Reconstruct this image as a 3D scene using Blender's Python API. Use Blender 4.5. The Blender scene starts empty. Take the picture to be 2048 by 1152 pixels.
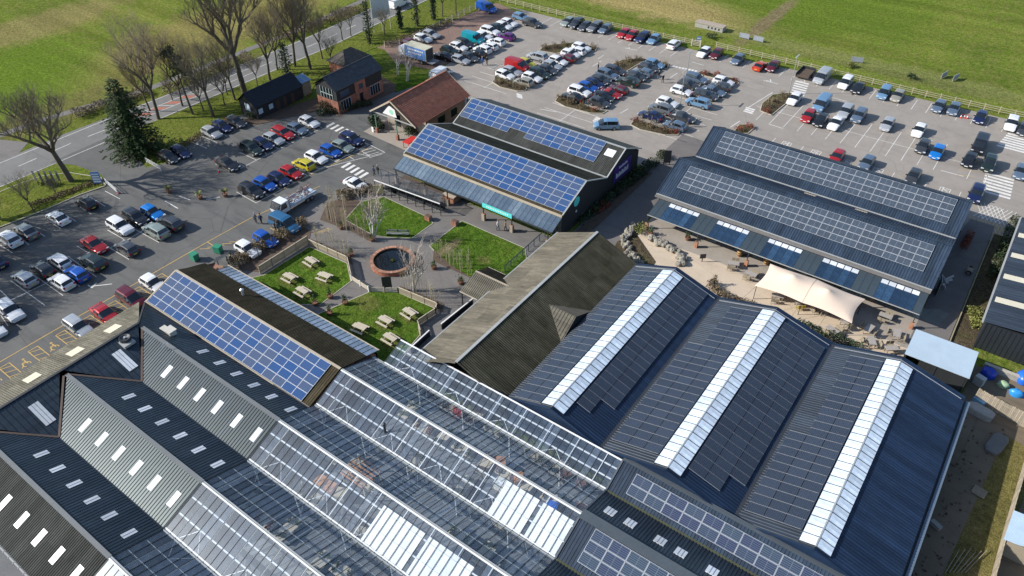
import bpy, math, random
from mathutils import Vector, Matrix
R=math.radians
# ---------------------------------------------------------------- scene, camera, light
sc=bpy.context.scene
COL=sc.collection
# site frame: +X runs along the greenhouse ridges, +Y across them, metres, Z up
cam_d=bpy.data.cameras.new('camera'); cam=bpy.data.objects.new('camera',cam_d); COL.objects.link(cam)
cam_d.sensor_width=36.0; cam_d.lens=26.367; cam_d.clip_start=.5; cam_d.clip_end=3000
cam.location=(0,0,62.0)
_h=R(36.5); _p=R(39.963); _r=R(-.687)
_f=Vector((-math.sin(_h)*math.cos(_p),math.cos(_h)*math.cos(_p),-math.sin(_p)))
_rt=Vector((math.cos(_h),math.sin(_h),0)); _up=_rt.cross(_f)
_rt2=_rt*math.cos(_r)+_up*math.sin(_r); _up2=_up*math.cos(_r)-_rt*math.sin(_r)
_m=Matrix((_rt2,_up2,-_f)).transposed().to_4x4(); _m.translation=cam.location; cam.matrix_world=_m
sc.camera=cam
SUN_EL=R(31); SUN_TRAVEL=Vector((.804,.595,0))      # horizontal direction the light travels in
wd=bpy.data.worlds.new('World'); sc.world=wd; wd.use_nodes=True
wn=wd.node_tree; wn.nodes.clear()
sky=wn.nodes.new('ShaderNodeTexSky'); sky.sky_type='NISHITA'; sky.sun_disc=False
sky.sun_elevation=SUN_EL; sky.sun_rotation=math.atan2(-SUN_TRAVEL.x,-SUN_TRAVEL.y)
sky.altitude=100; sky.air_density=1.0; sky.dust_density=.8; sky.ozone_density=1.6
bg=wn.nodes.new('ShaderNodeBackground'); bg.inputs[1].default_value=.112
wo=wn.nodes.new('ShaderNodeOutputWorld'); wn.links.new(sky.outputs[0],bg.inputs[0]); wn.links.new(bg.outputs[0],wo.inputs[0])
sl=bpy.data.lights.new('sun','SUN'); sl.energy=4.25; sl.angle=R(.5); sl.color=(1,.955,.885)
so=bpy.data.objects.new('sun',sl); COL.objects.link(so)
_d=(SUN_TRAVEL.normalized()*math.cos(SUN_EL)-Vector((0,0,math.sin(SUN_EL))))
so.rotation_euler=_d.to_track_quat('-Z','Y').to_euler(); so.location=(-60,-40,80)
sc.view_settings.view_transform='Standard'; sc.view_settings.look='None'
sc.view_settings.exposure=.60; sc.view_settings.gamma=1
sc.cycles.max_bounces=6; sc.cycles.transparent_max_bounces=16; sc.cycles.diffuse_bounces=2; sc.cycles.glossy_bounces=3
sc.cycles.caustics_reflective=False; sc.cycles.caustics_refractive=False
sc.cycles.use_denoising=True; sc.cycles.sample_clamp_indirect=6
random.seed(7)
# ---------------------------------------------------------------- materials
MATS={}
def _new(name):
    m=bpy.data.materials.new(name); m.use_nodes=True; nt=m.node_tree; nt.nodes.clear()
    o=nt.nodes.new('ShaderNodeOutputMaterial'); return m,nt,o
def _n(nt,t,ins=None,**pr):
    n=nt.nodes.new(t)
    for k,v in pr.items(): setattr(n,k,v)
    for k,v in (ins or {}).items():
        if isinstance(v,bpy.types.NodeSocket): nt.links.new(v,n.inputs[k])
        else: n.inputs[k].default_value=v
    return n
def c4(c): return (c[0],c[1],c[2],1)
def coords(nt,scale=(1,1,1)):
    tc=_n(nt,'ShaderNodeTexCoord')
    if scale==(1,1,1): return tc.outputs['Object']
    return _n(nt,'ShaderNodeMapping',{0:tc.outputs['Object'],3:scale}).outputs[0]
def noise(nt,vec,scale,detail=4,rough=.6,dist=0):
    return _n(nt,'ShaderNodeTexNoise',{'Vector':vec,'Scale':scale,'Detail':detail,'Roughness':rough,'Distortion':dist}).outputs[0]
def ramp(nt,fac,stops):
    r=_n(nt,'ShaderNodeValToRGB',{0:fac}); e=r.color_ramp.elements
    while len(e)<len(stops): e.new(.5)
    for i,(p,c) in enumerate(stops): e[i].position=p; e[i].color=c4(c) if len(c)==3 else c
    return r.outputs[0]
def mix(nt,fac,a,b,mode='MIX'):
    n=nt.nodes.new('ShaderNodeMix'); n.data_type='RGBA'; n.blend_type=mode; n.clamp_factor=True
    for k,v in ((0,fac),(6,a),(7,b)):
        if isinstance(v,bpy.types.NodeSocket): nt.links.new(v,n.inputs[k])
        else: n.inputs[k].default_value=c4(v) if isinstance(v,tuple) else v
    return n.outputs[2]
def math_(nt,op,a,b=0.,c=0.,clamp=False):
    n=nt.nodes.new('ShaderNodeMath'); n.operation=op; n.use_clamp=clamp
    for k,v in enumerate((a,b,c)):
        if isinstance(v,bpy.types.NodeSocket): nt.links.new(v,n.inputs[k])
        else: n.inputs[k].default_value=v
    return n.outputs[0]
def bump(nt,h,strength=.3,dist=.02):
    return _n(nt,'ShaderNodeBump',{'Height':h,'Strength':strength,'Distance':dist}).outputs[0]
def M(name,col,rough=.7,var=.18,scale=2.0,bumpv=0,metal=0,spec=.5,stretch=(1,1,1),stain=None,stain_amt=.5,rnd=0,coat=0,emis=None,sheet=None,streak=None):
    """generic painted / weathered surface"""
    if name in MATS: return MATS[name]
    m,nt,o=_new(name); v=coords(nt,stretch)
    n1=noise(nt,v,scale,6,.65); n2=noise(nt,v,scale*.13,3,.6)
    f=math_(nt,'ADD',math_(nt,'MULTIPLY',n1,.55),math_(nt,'MULTIPLY',n2,.45))
    lo=tuple(max(0,x*(1-var)) for x in col); hi=tuple(min(1,x*(1+var)) for x in col)
    c=ramp(nt,f,[(.3,lo),(.7,hi)])
    if stain:
        s=ramp(nt,noise(nt,v,scale*.35,5,.7,1.0),[(.48,(0,0,0)),(.72,(1,1,1))])
        c=mix(nt,math_(nt,'MULTIPLY',s,stain_amt),c,stain)
    if sheet:      # each sheet has weathered a little differently; laps between sheets
        q=_n(nt,'ShaderNodeVectorMath',{0:_n(nt,'ShaderNodeMapping',{0:v,3:(1/sheet[0],1/sheet[1],.01)}).outputs[0]},operation='FLOOR').outputs[0]
        wn_=_n(nt,'ShaderNodeTexWhiteNoise',{'Vector':q}).outputs[0]
        c=mix(nt,1.0,c,ramp(nt,wn_,[(0,(.80,)*3),(1,(1.20,)*3)]),'MULTIPLY')
    if streak:     # rain streaks down the slope
        w_=noise(nt,_n(nt,'ShaderNodeMapping',{0:v,3:streak}).outputs[0],1.0,5,.75)
        c=mix(nt,1.0,c,ramp(nt,w_,[(.28,(.62,)*3),(.5,(1.0,)*3),(.72,(1.42,)*3)]),'MULTIPLY')
    if rnd:
        oi=_n(nt,'ShaderNodeObjectInfo').outputs['Random']
        c=mix(nt,1.0,c,ramp(nt,oi,[(0,(1-rnd,)*3),(1,(1+rnd,)*3)]),'MULTIPLY')
    ins={'Base Color':c,'Roughness':rough,'Metallic':metal,'Specular IOR Level':spec,'Coat Weight':coat}
    p=_n(nt,'ShaderNodeBsdfPrincipled',ins)
    if name=='dark_steel_sheet': p.inputs['Specular Tint'].default_value=(.84,1,1,1)   # cool sheen of the coating
    if bumpv: nt.links.new(bump(nt,n1,bumpv,.02),p.inputs['Normal'])
    if emis: p.inputs['Emission Color'].default_value=c4(emis[0]); p.inputs['Emission Strength'].default_value=emis[1]
    nt.links.new(p.outputs[0],o.inputs[0]); MATS[name]=m; return m
def glass(name,tint=(.8,.88,.9),through=.75,dirt=(.45,.48,.5),dirt_amt=.12,rough=.05):
    """thin glazing: see-through, mirror-like reflection by Fresnel, a film of dirt whose tint can carry sky reflection"""
    if name in MATS: return MATS[name]
    m,nt,o=_new(name); v=coords(nt)
    tr=_n(nt,'ShaderNodeBsdfTransparent',{0:c4(tint)}); gl=_n(nt,'ShaderNodeBsdfGlossy',{0:c4((.9,.95,1)),1:rough})
    di=_n(nt,'ShaderNodeBsdfDiffuse',{0:c4(dirt)})
    d=math_(nt,'MULTIPLY',ramp(nt,noise(nt,v,1.3,6,.7),[(.25,(.5,)*3),(.75,(1.5,)*3)]),dirt_amt,0,True)
    d=math_(nt,'MULTIPLY',d,ramp(nt,_n(nt,'ShaderNodeObjectInfo').outputs['Random'],[(0,(.5,)*3),(.7,(1.0,)*3),(1,(1.7,)*3)]))     # some panes are dirtier than others
    a=_n(nt,'ShaderNodeMixShader',{0:d,1:tr.outputs[0],2:di.outputs[0]})
    ge=_n(nt,'ShaderNodeNewGeometry'); dt=_n(nt,'ShaderNodeVectorMath',{0:ge.outputs['Normal'],1:ge.outputs['Incoming']},operation='DOT_PRODUCT').outputs['Value']
    fr=math_(nt,'POWER',math_(nt,'SUBTRACT',1.0,math_(nt,'ABSOLUTE',dt)),5.0)      # Schlick, the same from both faces of the sheet
    f=math_(nt,'ADD',math_(nt,'MULTIPLY',fr,.9),1-through,0,True)
    b=_n(nt,'ShaderNodeMixShader',{0:f,1:a.outputs[0],2:gl.outputs[0]})
    nt.links.new(b.outputs[0],o.inputs[0]); MATS[name]=m; return m
def pv(name,col,col2,rough=.18,lines=.16,line_col=(.25,.3,.38),amt=.25,half=False):
    """solar cells: silicon under glass, cell grid, panel to panel colour drift"""
    if name in MATS: return MATS[name]
    m,nt,o=_new(name); v=coords(nt)
    oi=_n(nt,'ShaderNodeObjectInfo').outputs['Random']
    c=mix(nt,ramp(nt,oi,[(.1,(0,)*3),(.9,(1,)*3)]),col,col2)
    c=mix(nt,math_(nt,'MULTIPLY',noise(nt,v,9,3,.6),.25),c,(.08,.11,.16))
    s=_n(nt,'ShaderNodeSeparateXYZ',{0:v})
    def ln(x,per,w):
        return math_(nt,'LESS_THAN',math_(nt,'ABSOLUTE',math_(nt,'SUBTRACT',math_(nt,'FRACT',math_(nt,'DIVIDE',x,per)),.5)),w)
    l=math_(nt,'MAXIMUM',ln(s.outputs[0],lines,.035),ln(s.outputs[1],lines,.035))
    if half: l=math_(nt,'MAXIMUM',math_(nt,'MULTIPLY',ln(s.outputs[1],lines,.11),1.0),math_(nt,'LESS_THAN',math_(nt,'ABSOLUTE',s.outputs[0]),.02))
    c=mix(nt,math_(nt,'MULTIPLY',l,amt),c,line_col)
    p=_n(nt,'ShaderNodeBsdfPrincipled',{'Base Color':c,'Roughness':rough,'Specular IOR Level':.5})
    nt.links.new(p.outputs[0],o.inputs[0]); MATS[name]=m; return m
def grass_mat(name,greens,dry,dry_amt=.4,sc_=1.0,masks=(),streak=None):
    m,nt,o=_new(name); v=coords(nt)
    f1=noise(nt,v,.05*sc_,5,.6,.6); f2=noise(nt,v,.6*sc_,6,.7); f3=noise(nt,v,6.0,4,.7)
    c=ramp(nt,f1,[(.3,greens[0]),(.5,greens[1]),(.7,greens[2])])
    c=mix(nt,math_(nt,'MULTIPLY',ramp(nt,f2,[(.42,(0,)*3),(.68,(1,)*3)]),dry_amt),c,dry)
    s=_n(nt,'ShaderNodeSeparateXYZ',{0:v})
    for (cx,cy,rx,ry,col,amt) in masks:          # places where the sward itself is dry, bare or lush
        dx=math_(nt,'DIVIDE',math_(nt,'SUBTRACT',s.outputs[0],cx),rx); dy=math_(nt,'DIVIDE',math_(nt,'SUBTRACT',s.outputs[1],cy),ry)
        d=math_(nt,'SQRT',math_(nt,'ADD',math_(nt,'MULTIPLY',dx,dx),math_(nt,'MULTIPLY',dy,dy)))
        d=math_(nt,'ADD',d,math_(nt,'MULTIPLY',math_(nt,'SUBTRACT',noise(nt,v,.22,5,.7),.5),1.3))
        k=ramp(nt,d,[(.55,(1,)*3),(1.1,(0,)*3)])
        c=mix(nt,math_(nt,'MULTIPLY',k,amt),c,col)
    c=mix(nt,1.0,c,ramp(nt,noise(nt,v,1.5,5,.8),[(.32,(.55,)*3),(.68,(1.45,)*3)]),'MULTIPLY')
    c=mix(nt,1.0,c,ramp(nt,f3,[(.25,(.55,)*3),(.75,(1.45,)*3)]),'MULTIPLY')
    if streak: 
        w=noise(nt,_n(nt,'ShaderNodeMapping',{0:v,3:streak}).outputs[0],1.0,3,.6)
        c=mix(nt,1.0,c,ramp(nt,w,[(.3,(.8,)*3),(.7,(1.2,)*3)]),'MULTIPLY')
    p=_n(nt,'ShaderNodeBsdfPrincipled',{'Base Color':c,'Roughness':1.0,'Specular IOR Level':.02})
    nt.links.new(bump(nt,math_(nt,'ADD',f3,math_(nt,'MULTIPLY',f2,2.0)),.8,.12),p.inputs['Normal'])
    nt.links.new(p.outputs[0],o.inputs[0]); MATS[name]=m; return m
def asphalt(name,col,patch,stain,amt=.5,rough=.85,wet=0):
    m,nt,o=_new(name); v=coords(nt)
    f1=noise(nt,v,.08,5,.65,.8); f2=noise(nt,v,.5,6,.7); f3=noise(nt,v,14,3,.6)
    c=ramp(nt,f1,[(.3,col),(.7,patch)])
    st=noise(nt,_n(nt,'ShaderNodeMapping',{0:v,2:(0,0,R(36)),3:(.10,.5,1)}).outputs[0],1.0,5,.7,.7)
    k=ramp(nt,st,[(.5,(0,)*3),(.75,(1,)*3)])
    c=mix(nt,math_(nt,'MULTIPLY',k,amt),c,stain)
    c=mix(nt,1.0,c,ramp(nt,f2,[(.2,(.86,)*3),(.8,(1.14,)*3)]),'MULTIPLY')
    c=mix(nt,1.0,c,ramp(nt,f3,[(.2,(.84,)*3),(.8,(1.16,)*3)]),'MULTIPLY')
    # hairline cracks and patched seams
    vo=_n(nt,'ShaderNodeTexVoronoi',{'Vector':v,'Scale':.11},feature='DISTANCE_TO_EDGE').outputs[0]
    c=mix(nt,math_(nt,'MULTIPLY',math_(nt,'LESS_THAN',vo,.006),.35),c,stain)
    sp=ramp(nt,noise(nt,v,.9,3,.5),[(.66,(0,)*3),(.74,(1,)*3)])     # oil drips and patched spots
    c=mix(nt,math_(nt,'MULTIPLY',sp,.35),c,stain)
    p=_n(nt,'ShaderNodeBsdfPrincipled',{'Base Color':c,'Roughness':math_(nt,'SUBTRACT',rough,math_(nt,'MULTIPLY',k,wet)),'Specular IOR Level':.35})
    nt.links.new(bump(nt,f3,.35,.01),p.inputs['Normal'])
    nt.links.new(p.outputs[0],o.inputs[0]); MATS[name]=m; return m
def tiles_mat(name,a,b,size=(.35,.28),moss=None,rough=.85,mortar=(.05,.04,.04),ms=.02):
    """overlapping roof tiles / brickwork too small to tell apart singly"""
    m,nt,o=_new(name); v=coords(nt)
    br=_n(nt,'ShaderNodeTexBrick',{'Vector':v,'Color1':c4(a),'Color2':c4(b),'Mortar':c4(mortar),'Scale':1.0,'Mortar Size':ms,'Brick Width':size[0],'Row Height':size[1],'Bias':0.})
    c=mix(nt,1.0,br.outputs[0],ramp(nt,noise(nt,v,1.2,5,.7),[(.25,(.6,)*3),(.75,(1.4,)*3)]),'MULTIPLY')
    if moss: c=mix(nt,math_(nt,'MULTIPLY',ramp(nt,noise(nt,v,.8,5,.7,.5),[(.5,(0,)*3),(.7,(1,)*3)]),.55),c,moss)
    p=_n(nt,'ShaderNodeBsdfPrincipled',{'Base Color':c,'Roughness':rough})
    nt.links.new(bump(nt,br.outputs[1],-.5,.02),p.inputs['Normal'])
    nt.links.new(p.outputs[0],o.inputs[0]); MATS[name]=m; return m

GRASS=grass_mat('field_grass',[(.085,.128,.018),(.118,.165,.022),(.155,.182,.032)],(.23,.19,.075),.5,1.0,streak=(.012,.22,1),
    masks=[(-82,163,38,11,(.32,.25,.105),.85),(-45,190,30,34,(.098,.150,.018),.75),(-150,95,16,44,(.23,.185,.07),.75),(-165,52,24,24,(.105,.170,.018),.75),(-185,70,10,30,(.26,.20,.09),.6),
           (-140,50,7,28,(.14,.12,.05),.6),(-20,156,60,4.5,(.20,.18,.09),.35),(-52,168,2.2,22,(.20,.15,.09),.8),(-110,88,14,24,(.085,.12,.02),.5)])
LAWN=grass_mat('lawn_grass',[(.044,.098,.010),(.060,.122,.012),(.088,.140,.018)],(.15,.14,.045),.35,3.0,streak=(.9,.05,1),masks=[(x,y,1.9,1.6,(.13,.125,.04),.6) for x,y in ((-68.8,47.8),(-68.5,43.8),(-65,46.6),(-65,42.9),(-51.1,47.8),(-52.5,45),(-54.1,42.3),(-49.9,43.1))]+[(-56.2,61.5,1.0,3.0,(.20,.15,.09),.75),(-57.5,46.5,2.6,1.6,(.15,.14,.045),.55),(-50.5,62,1.2,1.0,(.16,.15,.05),.6)])
VERGE=grass_mat('verge_grass',[(.085,.125,.018),(.115,.152,.022),(.15,.165,.034)],(.17,.13,.06),.55,3.0)
ROUGH=grass_mat('rough_ground',[(.075,.06,.04),(.10,.08,.05),(.09,.10,.035)],(.06,.045,.03),.5,4.0)
ASPH_L=asphalt('old_asphalt',(.105,.105,.10),(.135,.133,.125),(.045,.045,.046),.75,.8,.25)
ASPH_R=asphalt('pale_asphalt',(.27,.243,.213),(.31,.278,.242),(.20,.18,.16),.45)
ROADM=asphalt('road_asphalt',(.16,.158,.15),(.19,.185,.175),(.11,.11,.105),.45)
PATHM=asphalt('path_asphalt',(.15,.14,.13),(.18,.165,.15),(.10,.095,.09),.5)
LANEM=asphalt('lane_asphalt',(.14,.13,.125),(.17,.155,.145),(.09,.085,.085),.4)
GRAVEL=asphalt('red_gravel',(.19,.125,.10),(.24,.16,.125),(.12,.08,.065),.6)
PATIO=asphalt('sand_paving',(.50,.405,.30),(.55,.455,.345),(.39,.31,.225),.35)
PATIO2=asphalt('grey_paving',(.30,.265,.225),(.34,.30,.255),(.22,.195,.165),.4)
DIRT=asphalt('yard_dirt',(.15,.12,.085),(.19,.145,.095),(.08,.075,.05),.7)
CONC=M('concrete',(.33,.32,.29),.85,.2,3,.2,stain=(.17,.17,.14))
KERB=M('kerb_stone',(.42,.38,.31),.85,.2,4)
WHITEL=M('white_road_paint',(.68,.66,.62),.7,.22,5,stain=(.3,.29,.28),stain_amt=.6)
YELL=M('yellow_road_paint',(.55,.36,.10),.7,.22,5,stain=(.25,.2,.13),stain_amt=.6)
REDP=M('red_road_surface',(.36,.13,.09),.8,.2,3)
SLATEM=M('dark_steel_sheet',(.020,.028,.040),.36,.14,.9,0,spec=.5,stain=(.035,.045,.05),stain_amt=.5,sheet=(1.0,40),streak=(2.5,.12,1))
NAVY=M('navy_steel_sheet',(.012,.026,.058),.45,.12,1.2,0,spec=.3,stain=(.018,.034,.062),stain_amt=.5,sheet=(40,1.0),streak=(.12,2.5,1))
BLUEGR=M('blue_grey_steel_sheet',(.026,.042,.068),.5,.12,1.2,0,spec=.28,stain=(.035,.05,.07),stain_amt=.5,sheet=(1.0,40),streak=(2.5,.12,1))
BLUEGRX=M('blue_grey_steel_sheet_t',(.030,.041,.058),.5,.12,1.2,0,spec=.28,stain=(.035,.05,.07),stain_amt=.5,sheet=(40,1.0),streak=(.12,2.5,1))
GREYSH=M('grey_weathered_sheet',(.050,.052,.047),.75,.18,1.5,0,spec=.15,stain=(.04,.045,.04),stain_amt=.5,sheet=(1.05,2.4),streak=(3,.15,1))
FIBRE=M('fibre_cement_sheet',(.122,.110,.086),.9,.16,1.3,.1,spec=.2,stain=(.10,.095,.068),stain_amt=.6,sheet=(2.4,1.05),streak=(.14,3.2,1))
FIBRED=M('mossy_fibre_cement',(.060,.057,.040),.95,.25,1.5,.1,spec=.15,stain=(.030,.034,.016),stain_amt=.7,sheet=(2.4,1.05),streak=(.14,3.2,1))
BROWNSH=M('lichen_brown_sheet',(.062,.050,.030),.95,.25,1.6,.1,spec=.15,stain=(.040,.040,.020),stain_amt=.6,sheet=(1.05,2.4),streak=(3.2,.14,1))
FLASH=M('pale_flashing',(.34,.35,.34),.5,.15,2)
FLASHT=M('tan_fascia',(.42,.36,.27),.7,.15,2)
RIDGEL=M('sky_tinted_ridge_sheet',(.60,.69,.78),.25,.10,2,spec=.6,streak=(.5,2.2,1),rnd=.14)  # blue of the sky's reflection put into the white sheet colour
FLOORD=asphalt('dark_shop_floor',(.13,.14,.155),(.18,.185,.19),(.07,.075,.085),.5)
TRANSL=M('white_rooflight_sheet',(.60,.63,.66),.30,.10,2,spec=.5,rnd=.16,stain=(.42,.43,.40),stain_amt=.5)
BLIND=M('white_shade_cloth',(.88,.88,.86),.8,.06,1.5)
ALU=M('aluminium',(.62,.64,.66),.32,.08,4,metal=.6)
WSTEEL=M('white_steel',(.84,.85,.85),.4,.08,3)
DSTEEL=M('dark_steel',(.03,.033,.038),.5,.2,3)
BLACKW=M('black_timber_board',(.018,.02,.022),.75,.25,3,.2,stretch=(6,6,1))
BRICK=tiles_mat('red_brick',(.30,.115,.065),(.22,.085,.055),(.225,.075),mortar=(.26,.22,.18),ms=.008)
BRICKD=tiles_mat('orange_brick',(.42,.20,.11),(.34,.15,.085),(.225,.075),mortar=(.33,.28,.22),ms=.008)
SLATE=tiles_mat('blue_slate',(.048,.058,.070),(.068,.078,.090),(.3,.22),rough=.55,mortar=(.015,.017,.02))
BSLATE=tiles_mat('black_slate',(.010,.012,.018),(.014,.016,.024),(.3,.22),rough=.5,mortar=(.006,.007,.01))
REDTILE=tiles_mat('red_clay_tile',(.47,.165,.095),(.37,.13,.08),(.2,.25),moss=(.22,.13,.085),rough=.85,mortar=(.05,.025,.02))
MOSSTILE=tiles_mat('mossy_grey_tile',(.06,.055,.05),(.09,.08,.07),(.25,.28),moss=(.09,.08,.045))
GL=glass('greenhouse_glass',(.96,.98,.99),.962,(.36,.46,.60),.075,.24)  # bluish film puts the sky's reflection on the panes into their colour
GLD=glass('canopy_glass',(.74,.86,.90),.80,(.36,.44,.50),.20,.18)
WIN=M('window_glass',(.012,.016,.020),.06,.1,3,spec=.8)
PVB=pv('blue_polycrystal',(.015,.064,.20),(.062,.088,.155),.16,.165,(.10,.18,.34),.3)
PVG=pv('grey_monocrystal',(.020,.030,.045),(.028,.042,.066),.22,.165,(.30,.34,.38),.5,half=True)
PVD=pv('dark_monocrystal',(.014,.020,.034),(.022,.031,.050),.24,.165,(.20,.22,.25),.4)
PVI=pv('indigo_monocrystal',(.020,.028,.075),(.030,.050,.080),.2,.165,(.26,.30,.32),.45,half=True)
PVFR=M('panel_frame',(.60,.63,.66),.35,.06,3,metal=.3)
PVFD=M('dark_panel_frame',(.06,.07,.09),.4,.1,3,metal=.3)
WOOD=M('weathered_timber',(.30,.255,.185),.85,.25,4,.2,stretch=(1,1,4))
WOODP=M('pale_timber',(.50,.44,.34),.8,.2,4,.1)
WOODF=M('old_fence_board',(.34,.29,.22),.9,.28,5,.2,rnd=.25)
BARK=M('grey_brown_bark',(.10,.082,.058),.9,.3,5,.4,stretch=(1,1,.4))
TWIG=M('brown_twig',(.19,.155,.105),.9,.25,5)
BIRCH=M('white_birch_bark',(.62,.59,.54),.8,.25,5,stretch=(1,1,2),stain=(.2,.18,.16),stain_amt=.5)
TWIGW=M('pale_birch_twig',(.36,.31,.26),.9,.2,5)
STEM=M('straw_stem',(.40,.34,.22),.9,.25,5,rnd=.25)
CONIF=M('dark_conifer_needle',(.026,.046,.016),.8,.65,2.6,rnd=.1,spec=.2)
PINE=M('pine_needle',(.045,.065,.028),.85,.35,2)
IVY=M('ivy_leaf',(.022,.045,.012),.6,.4,3)
LEAFG=M('shrub_leaf',(.045,.075,.02),.7,.4,3,rnd=.3)
LEAFB=M('brown_hedge_leaf',(.16,.115,.062),.9,.35,2,rnd=.2)
LEAFR=M('red_shrub_leaf',(.22,.055,.030),.8,.4,3,rnd=.25)
LEAFY=M('yellow_green_leaf',(.16,.17,.04),.7,.35,3,rnd=.2)
MULCH=M('bark_mulch',(.095,.065,.045),.95,.4,9,.5)
STONE=M('pale_limestone',(.25,.23,.19),.85,.25,2,.3,rnd=.25)
CANVAS=M('cream_canvas',(.72,.575,.455),.85,.05,1.0)
TERRA=M('terracotta',(.20,.095,.06),.8,.2,4)
WATER=M('dark_pond_water',(.006,.010,.014),.03,.2,2,spec=.6)
RUBBER=M('black_rubber',(.015,.015,.016),.8,.2,5)
TURQ=M('turquoise_sign',(.10,.62,.58),.5,.05,2)
PURP=M('purple_sign',(.06,.02,.17),.5,.1,2)
SIGNW=M('white_sign',(.75,.75,.73),.5,.06,3)
SIGNB=M('blue_sign',(.10,.22,.50),.5,.1,3)
PBLUE=M('blue_plastic',(.02,.13,.60),.35,.15,3)
TARPB=M('blue_tarpaulin',(.015,.05,.42),.35,.3,1.5,.5)
PLRED=M('red_plastic',(.55,.04,.035),.4,.15,3)
GREENP=M('green_paint',(.03,.22,.13),.45,.15,3)
ORANGE=M('orange_goods',(.50,.22,.09),.7,.25,3)
YPLAST=M('yellow_goods',(.55,.42,.05),.6,.2,3)
# ---------------------------------------------------------------- geometry helpers
class MB:
    def __init__(s): s.v=[];s.f=[];s.m=[]
    def add(s,vs,fs,mi=0):
        o=len(s.v); s.v+= [tuple(v) for v in vs]
        for f in fs: s.f.append([o+i for i in f]); s.m.append(mi)
        return s
    def box(s,x0,x1,y0,y1,z0,z1,mi=0):
        return s.add([(x0,y0,z0),(x1,y0,z0),(x1,y1,z0),(x0,y1,z0),(x0,y0,z1),(x1,y0,z1),(x1,y1,z1),(x0,y1,z1)],
            [(3,2,1,0),(4,5,6,7),(0,1,5,4),(1,2,6,5),(2,3,7,6),(3,0,4,7)],mi)
    def poly(s,pts,mi=0): return s.add(pts,[tuple(range(len(pts)))],mi)
    def prism(s,pts,z0,z1,mi=0):
        n=len(pts)
        if sum(pts[i][0]*pts[(i+1)%n][1]-pts[(i+1)%n][0]*pts[i][1] for i in range(n))<0: pts=pts[::-1]
        return s.add([(p[0],p[1],z0) for p in pts]+[(p[0],p[1],z1) for p in pts],
            [tuple(range(n))[::-1],tuple(range(n,2*n))]+[(i,(i+1)%n,n+(i+1)%n,n+i) for i in range(n)],mi)
    def bar(s,p,q,w,h,mi=0,up=(0,0,1)):
        p=Vector(p);q=Vector(q);d=(q-p).normalized();u=Vector(up)
        if abs(d.dot(u))>.98: u=Vector((1,0,0))
        a=d.cross(u).normalized()*(w/2); b=a.cross(d).normalized()*(h/2)
        return s.add([p-a-b,p+a-b,p+a+b,p-a+b,q-a-b,q+a-b,q+a+b,q-a+b],[(0,1,2,3)[::-1],(4,5,6,7)[::1],(0,1,5,4),(1,2,6,5),(2,3,7,6),(3,0,4,7)],mi)
    def tube(s,p,q,r0,r1,n=6,mi=0,cap=True):
        p=Vector(p);q=Vector(q);d=(q-p).normalized(); a=d.orthogonal().normalized(); b=d.cross(a)
        vs=[c+(a*math.cos(6.2832*i/n)+b*math.sin(6.2832*i/n))*r for c,r in((p,r0),(q,r1)) for i in range(n)]
        fs=[(i,(i+1)%n,n+(i+1)%n,n+i) for i in range(n)]
        if cap: fs+=[tuple(range(n))[::-1],tuple(range(n,2*n))]
        return s.add(vs,fs,mi)
    def lathe(s,prof,n=12,mi=0,c=(0,0,0)):
        o=[];k=len(prof)
        for r,z in prof: o+=[(c[0]+r*math.cos(6.2832*i/n),c[1]+r*math.sin(6.2832*i/n),c[2]+z) for i in range(n)]
        fs=[(j*n+i,j*n+(i+1)%n,(j+1)*n+(i+1)%n,(j+1)*n+i) for j in range(k-1) for i in range(n)]
        return s.add(o,fs+[tuple(range((k-1)*n,k*n))],mi)
    def mesh(s,name,mats,smooth=False):
        me=bpy.data.meshes.new(name); me.from_pydata(s.v,[],s.f)
        for m in (mats if isinstance(mats,(list,tuple)) else [mats]): me.materials.append(m)
        if any(s.m): me.polygons.foreach_set('material_index',s.m)
        if smooth: me.polygons.foreach_set('use_smooth',[True]*len(s.f))
        me.update(); return me
    def build(s,name,mats,parent=None,smooth=False): return ob(name,s.mesh(name,mats,smooth),parent)
def ob(name,data,parent=None,loc=None,rz=0,rot=None,scale=None):
    o=bpy.data.objects.new(name,data); COL.objects.link(o)
    if parent is not None: o.parent=parent
    if loc is not None: o.location=loc
    if rot is not None: o.rotation_euler=rot
    elif rz: o.rotation_euler=(0,0,rz)
    if scale is not None: o.scale=scale if isinstance(scale,tuple) else (scale,)*3
    return o
def tag(o,label,cat,group=None):
    o['label']=label; o['category']=cat
    if group: o['group']=group
    return o
def thing(name,label,cat,loc=(0,0,0),rz=0,group=None,scale=None):
    return tag(ob(name,None,None,loc,rz,scale=scale),label,cat,group)
def struct(name,pts,z,mat):
    mb=MB(); p=list(pts)
    if sum(p[i][0]*p[(i+1)%len(p)][1]-p[(i+1)%len(p)][0]*p[i][1] for i in range(len(p)))<0: p=p[::-1]
    mb.poly([(q[0],q[1],z) for q in p]); o=mb.build(name,mat); o['kind']='structure'; return o
def copy_tree(root,loc=None,rz=None,scale=None,label=None,group=None,parent=None,mats=None):
    r=root.copy(); COL.objects.link(r)
    if loc is not None: r.location=loc
    if rz is not None: r.rotation_euler=(0,0,rz)
    if scale is not None: r.scale=scale if isinstance(scale,tuple) else (scale,)*3
    if label: r['label']=label
    if group: r['group']=group
    for ch in root.children:
        c=ch.copy(); COL.objects.link(c); c.parent=r
        for g in ch.children:
            d=g.copy(); COL.objects.link(d); d.parent=c
    return r
def slope_frame(A,B,D):
    A,B,D=Vector(A),Vector(B),Vector(D); S=(B-A).normalized(); N=S.cross(D-A).normalized()
    if N.z<0: N=-N; 
    T=N.cross(S)
    if T.dot(D-A)<0: T=-T
    return A,S,T,N
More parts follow.
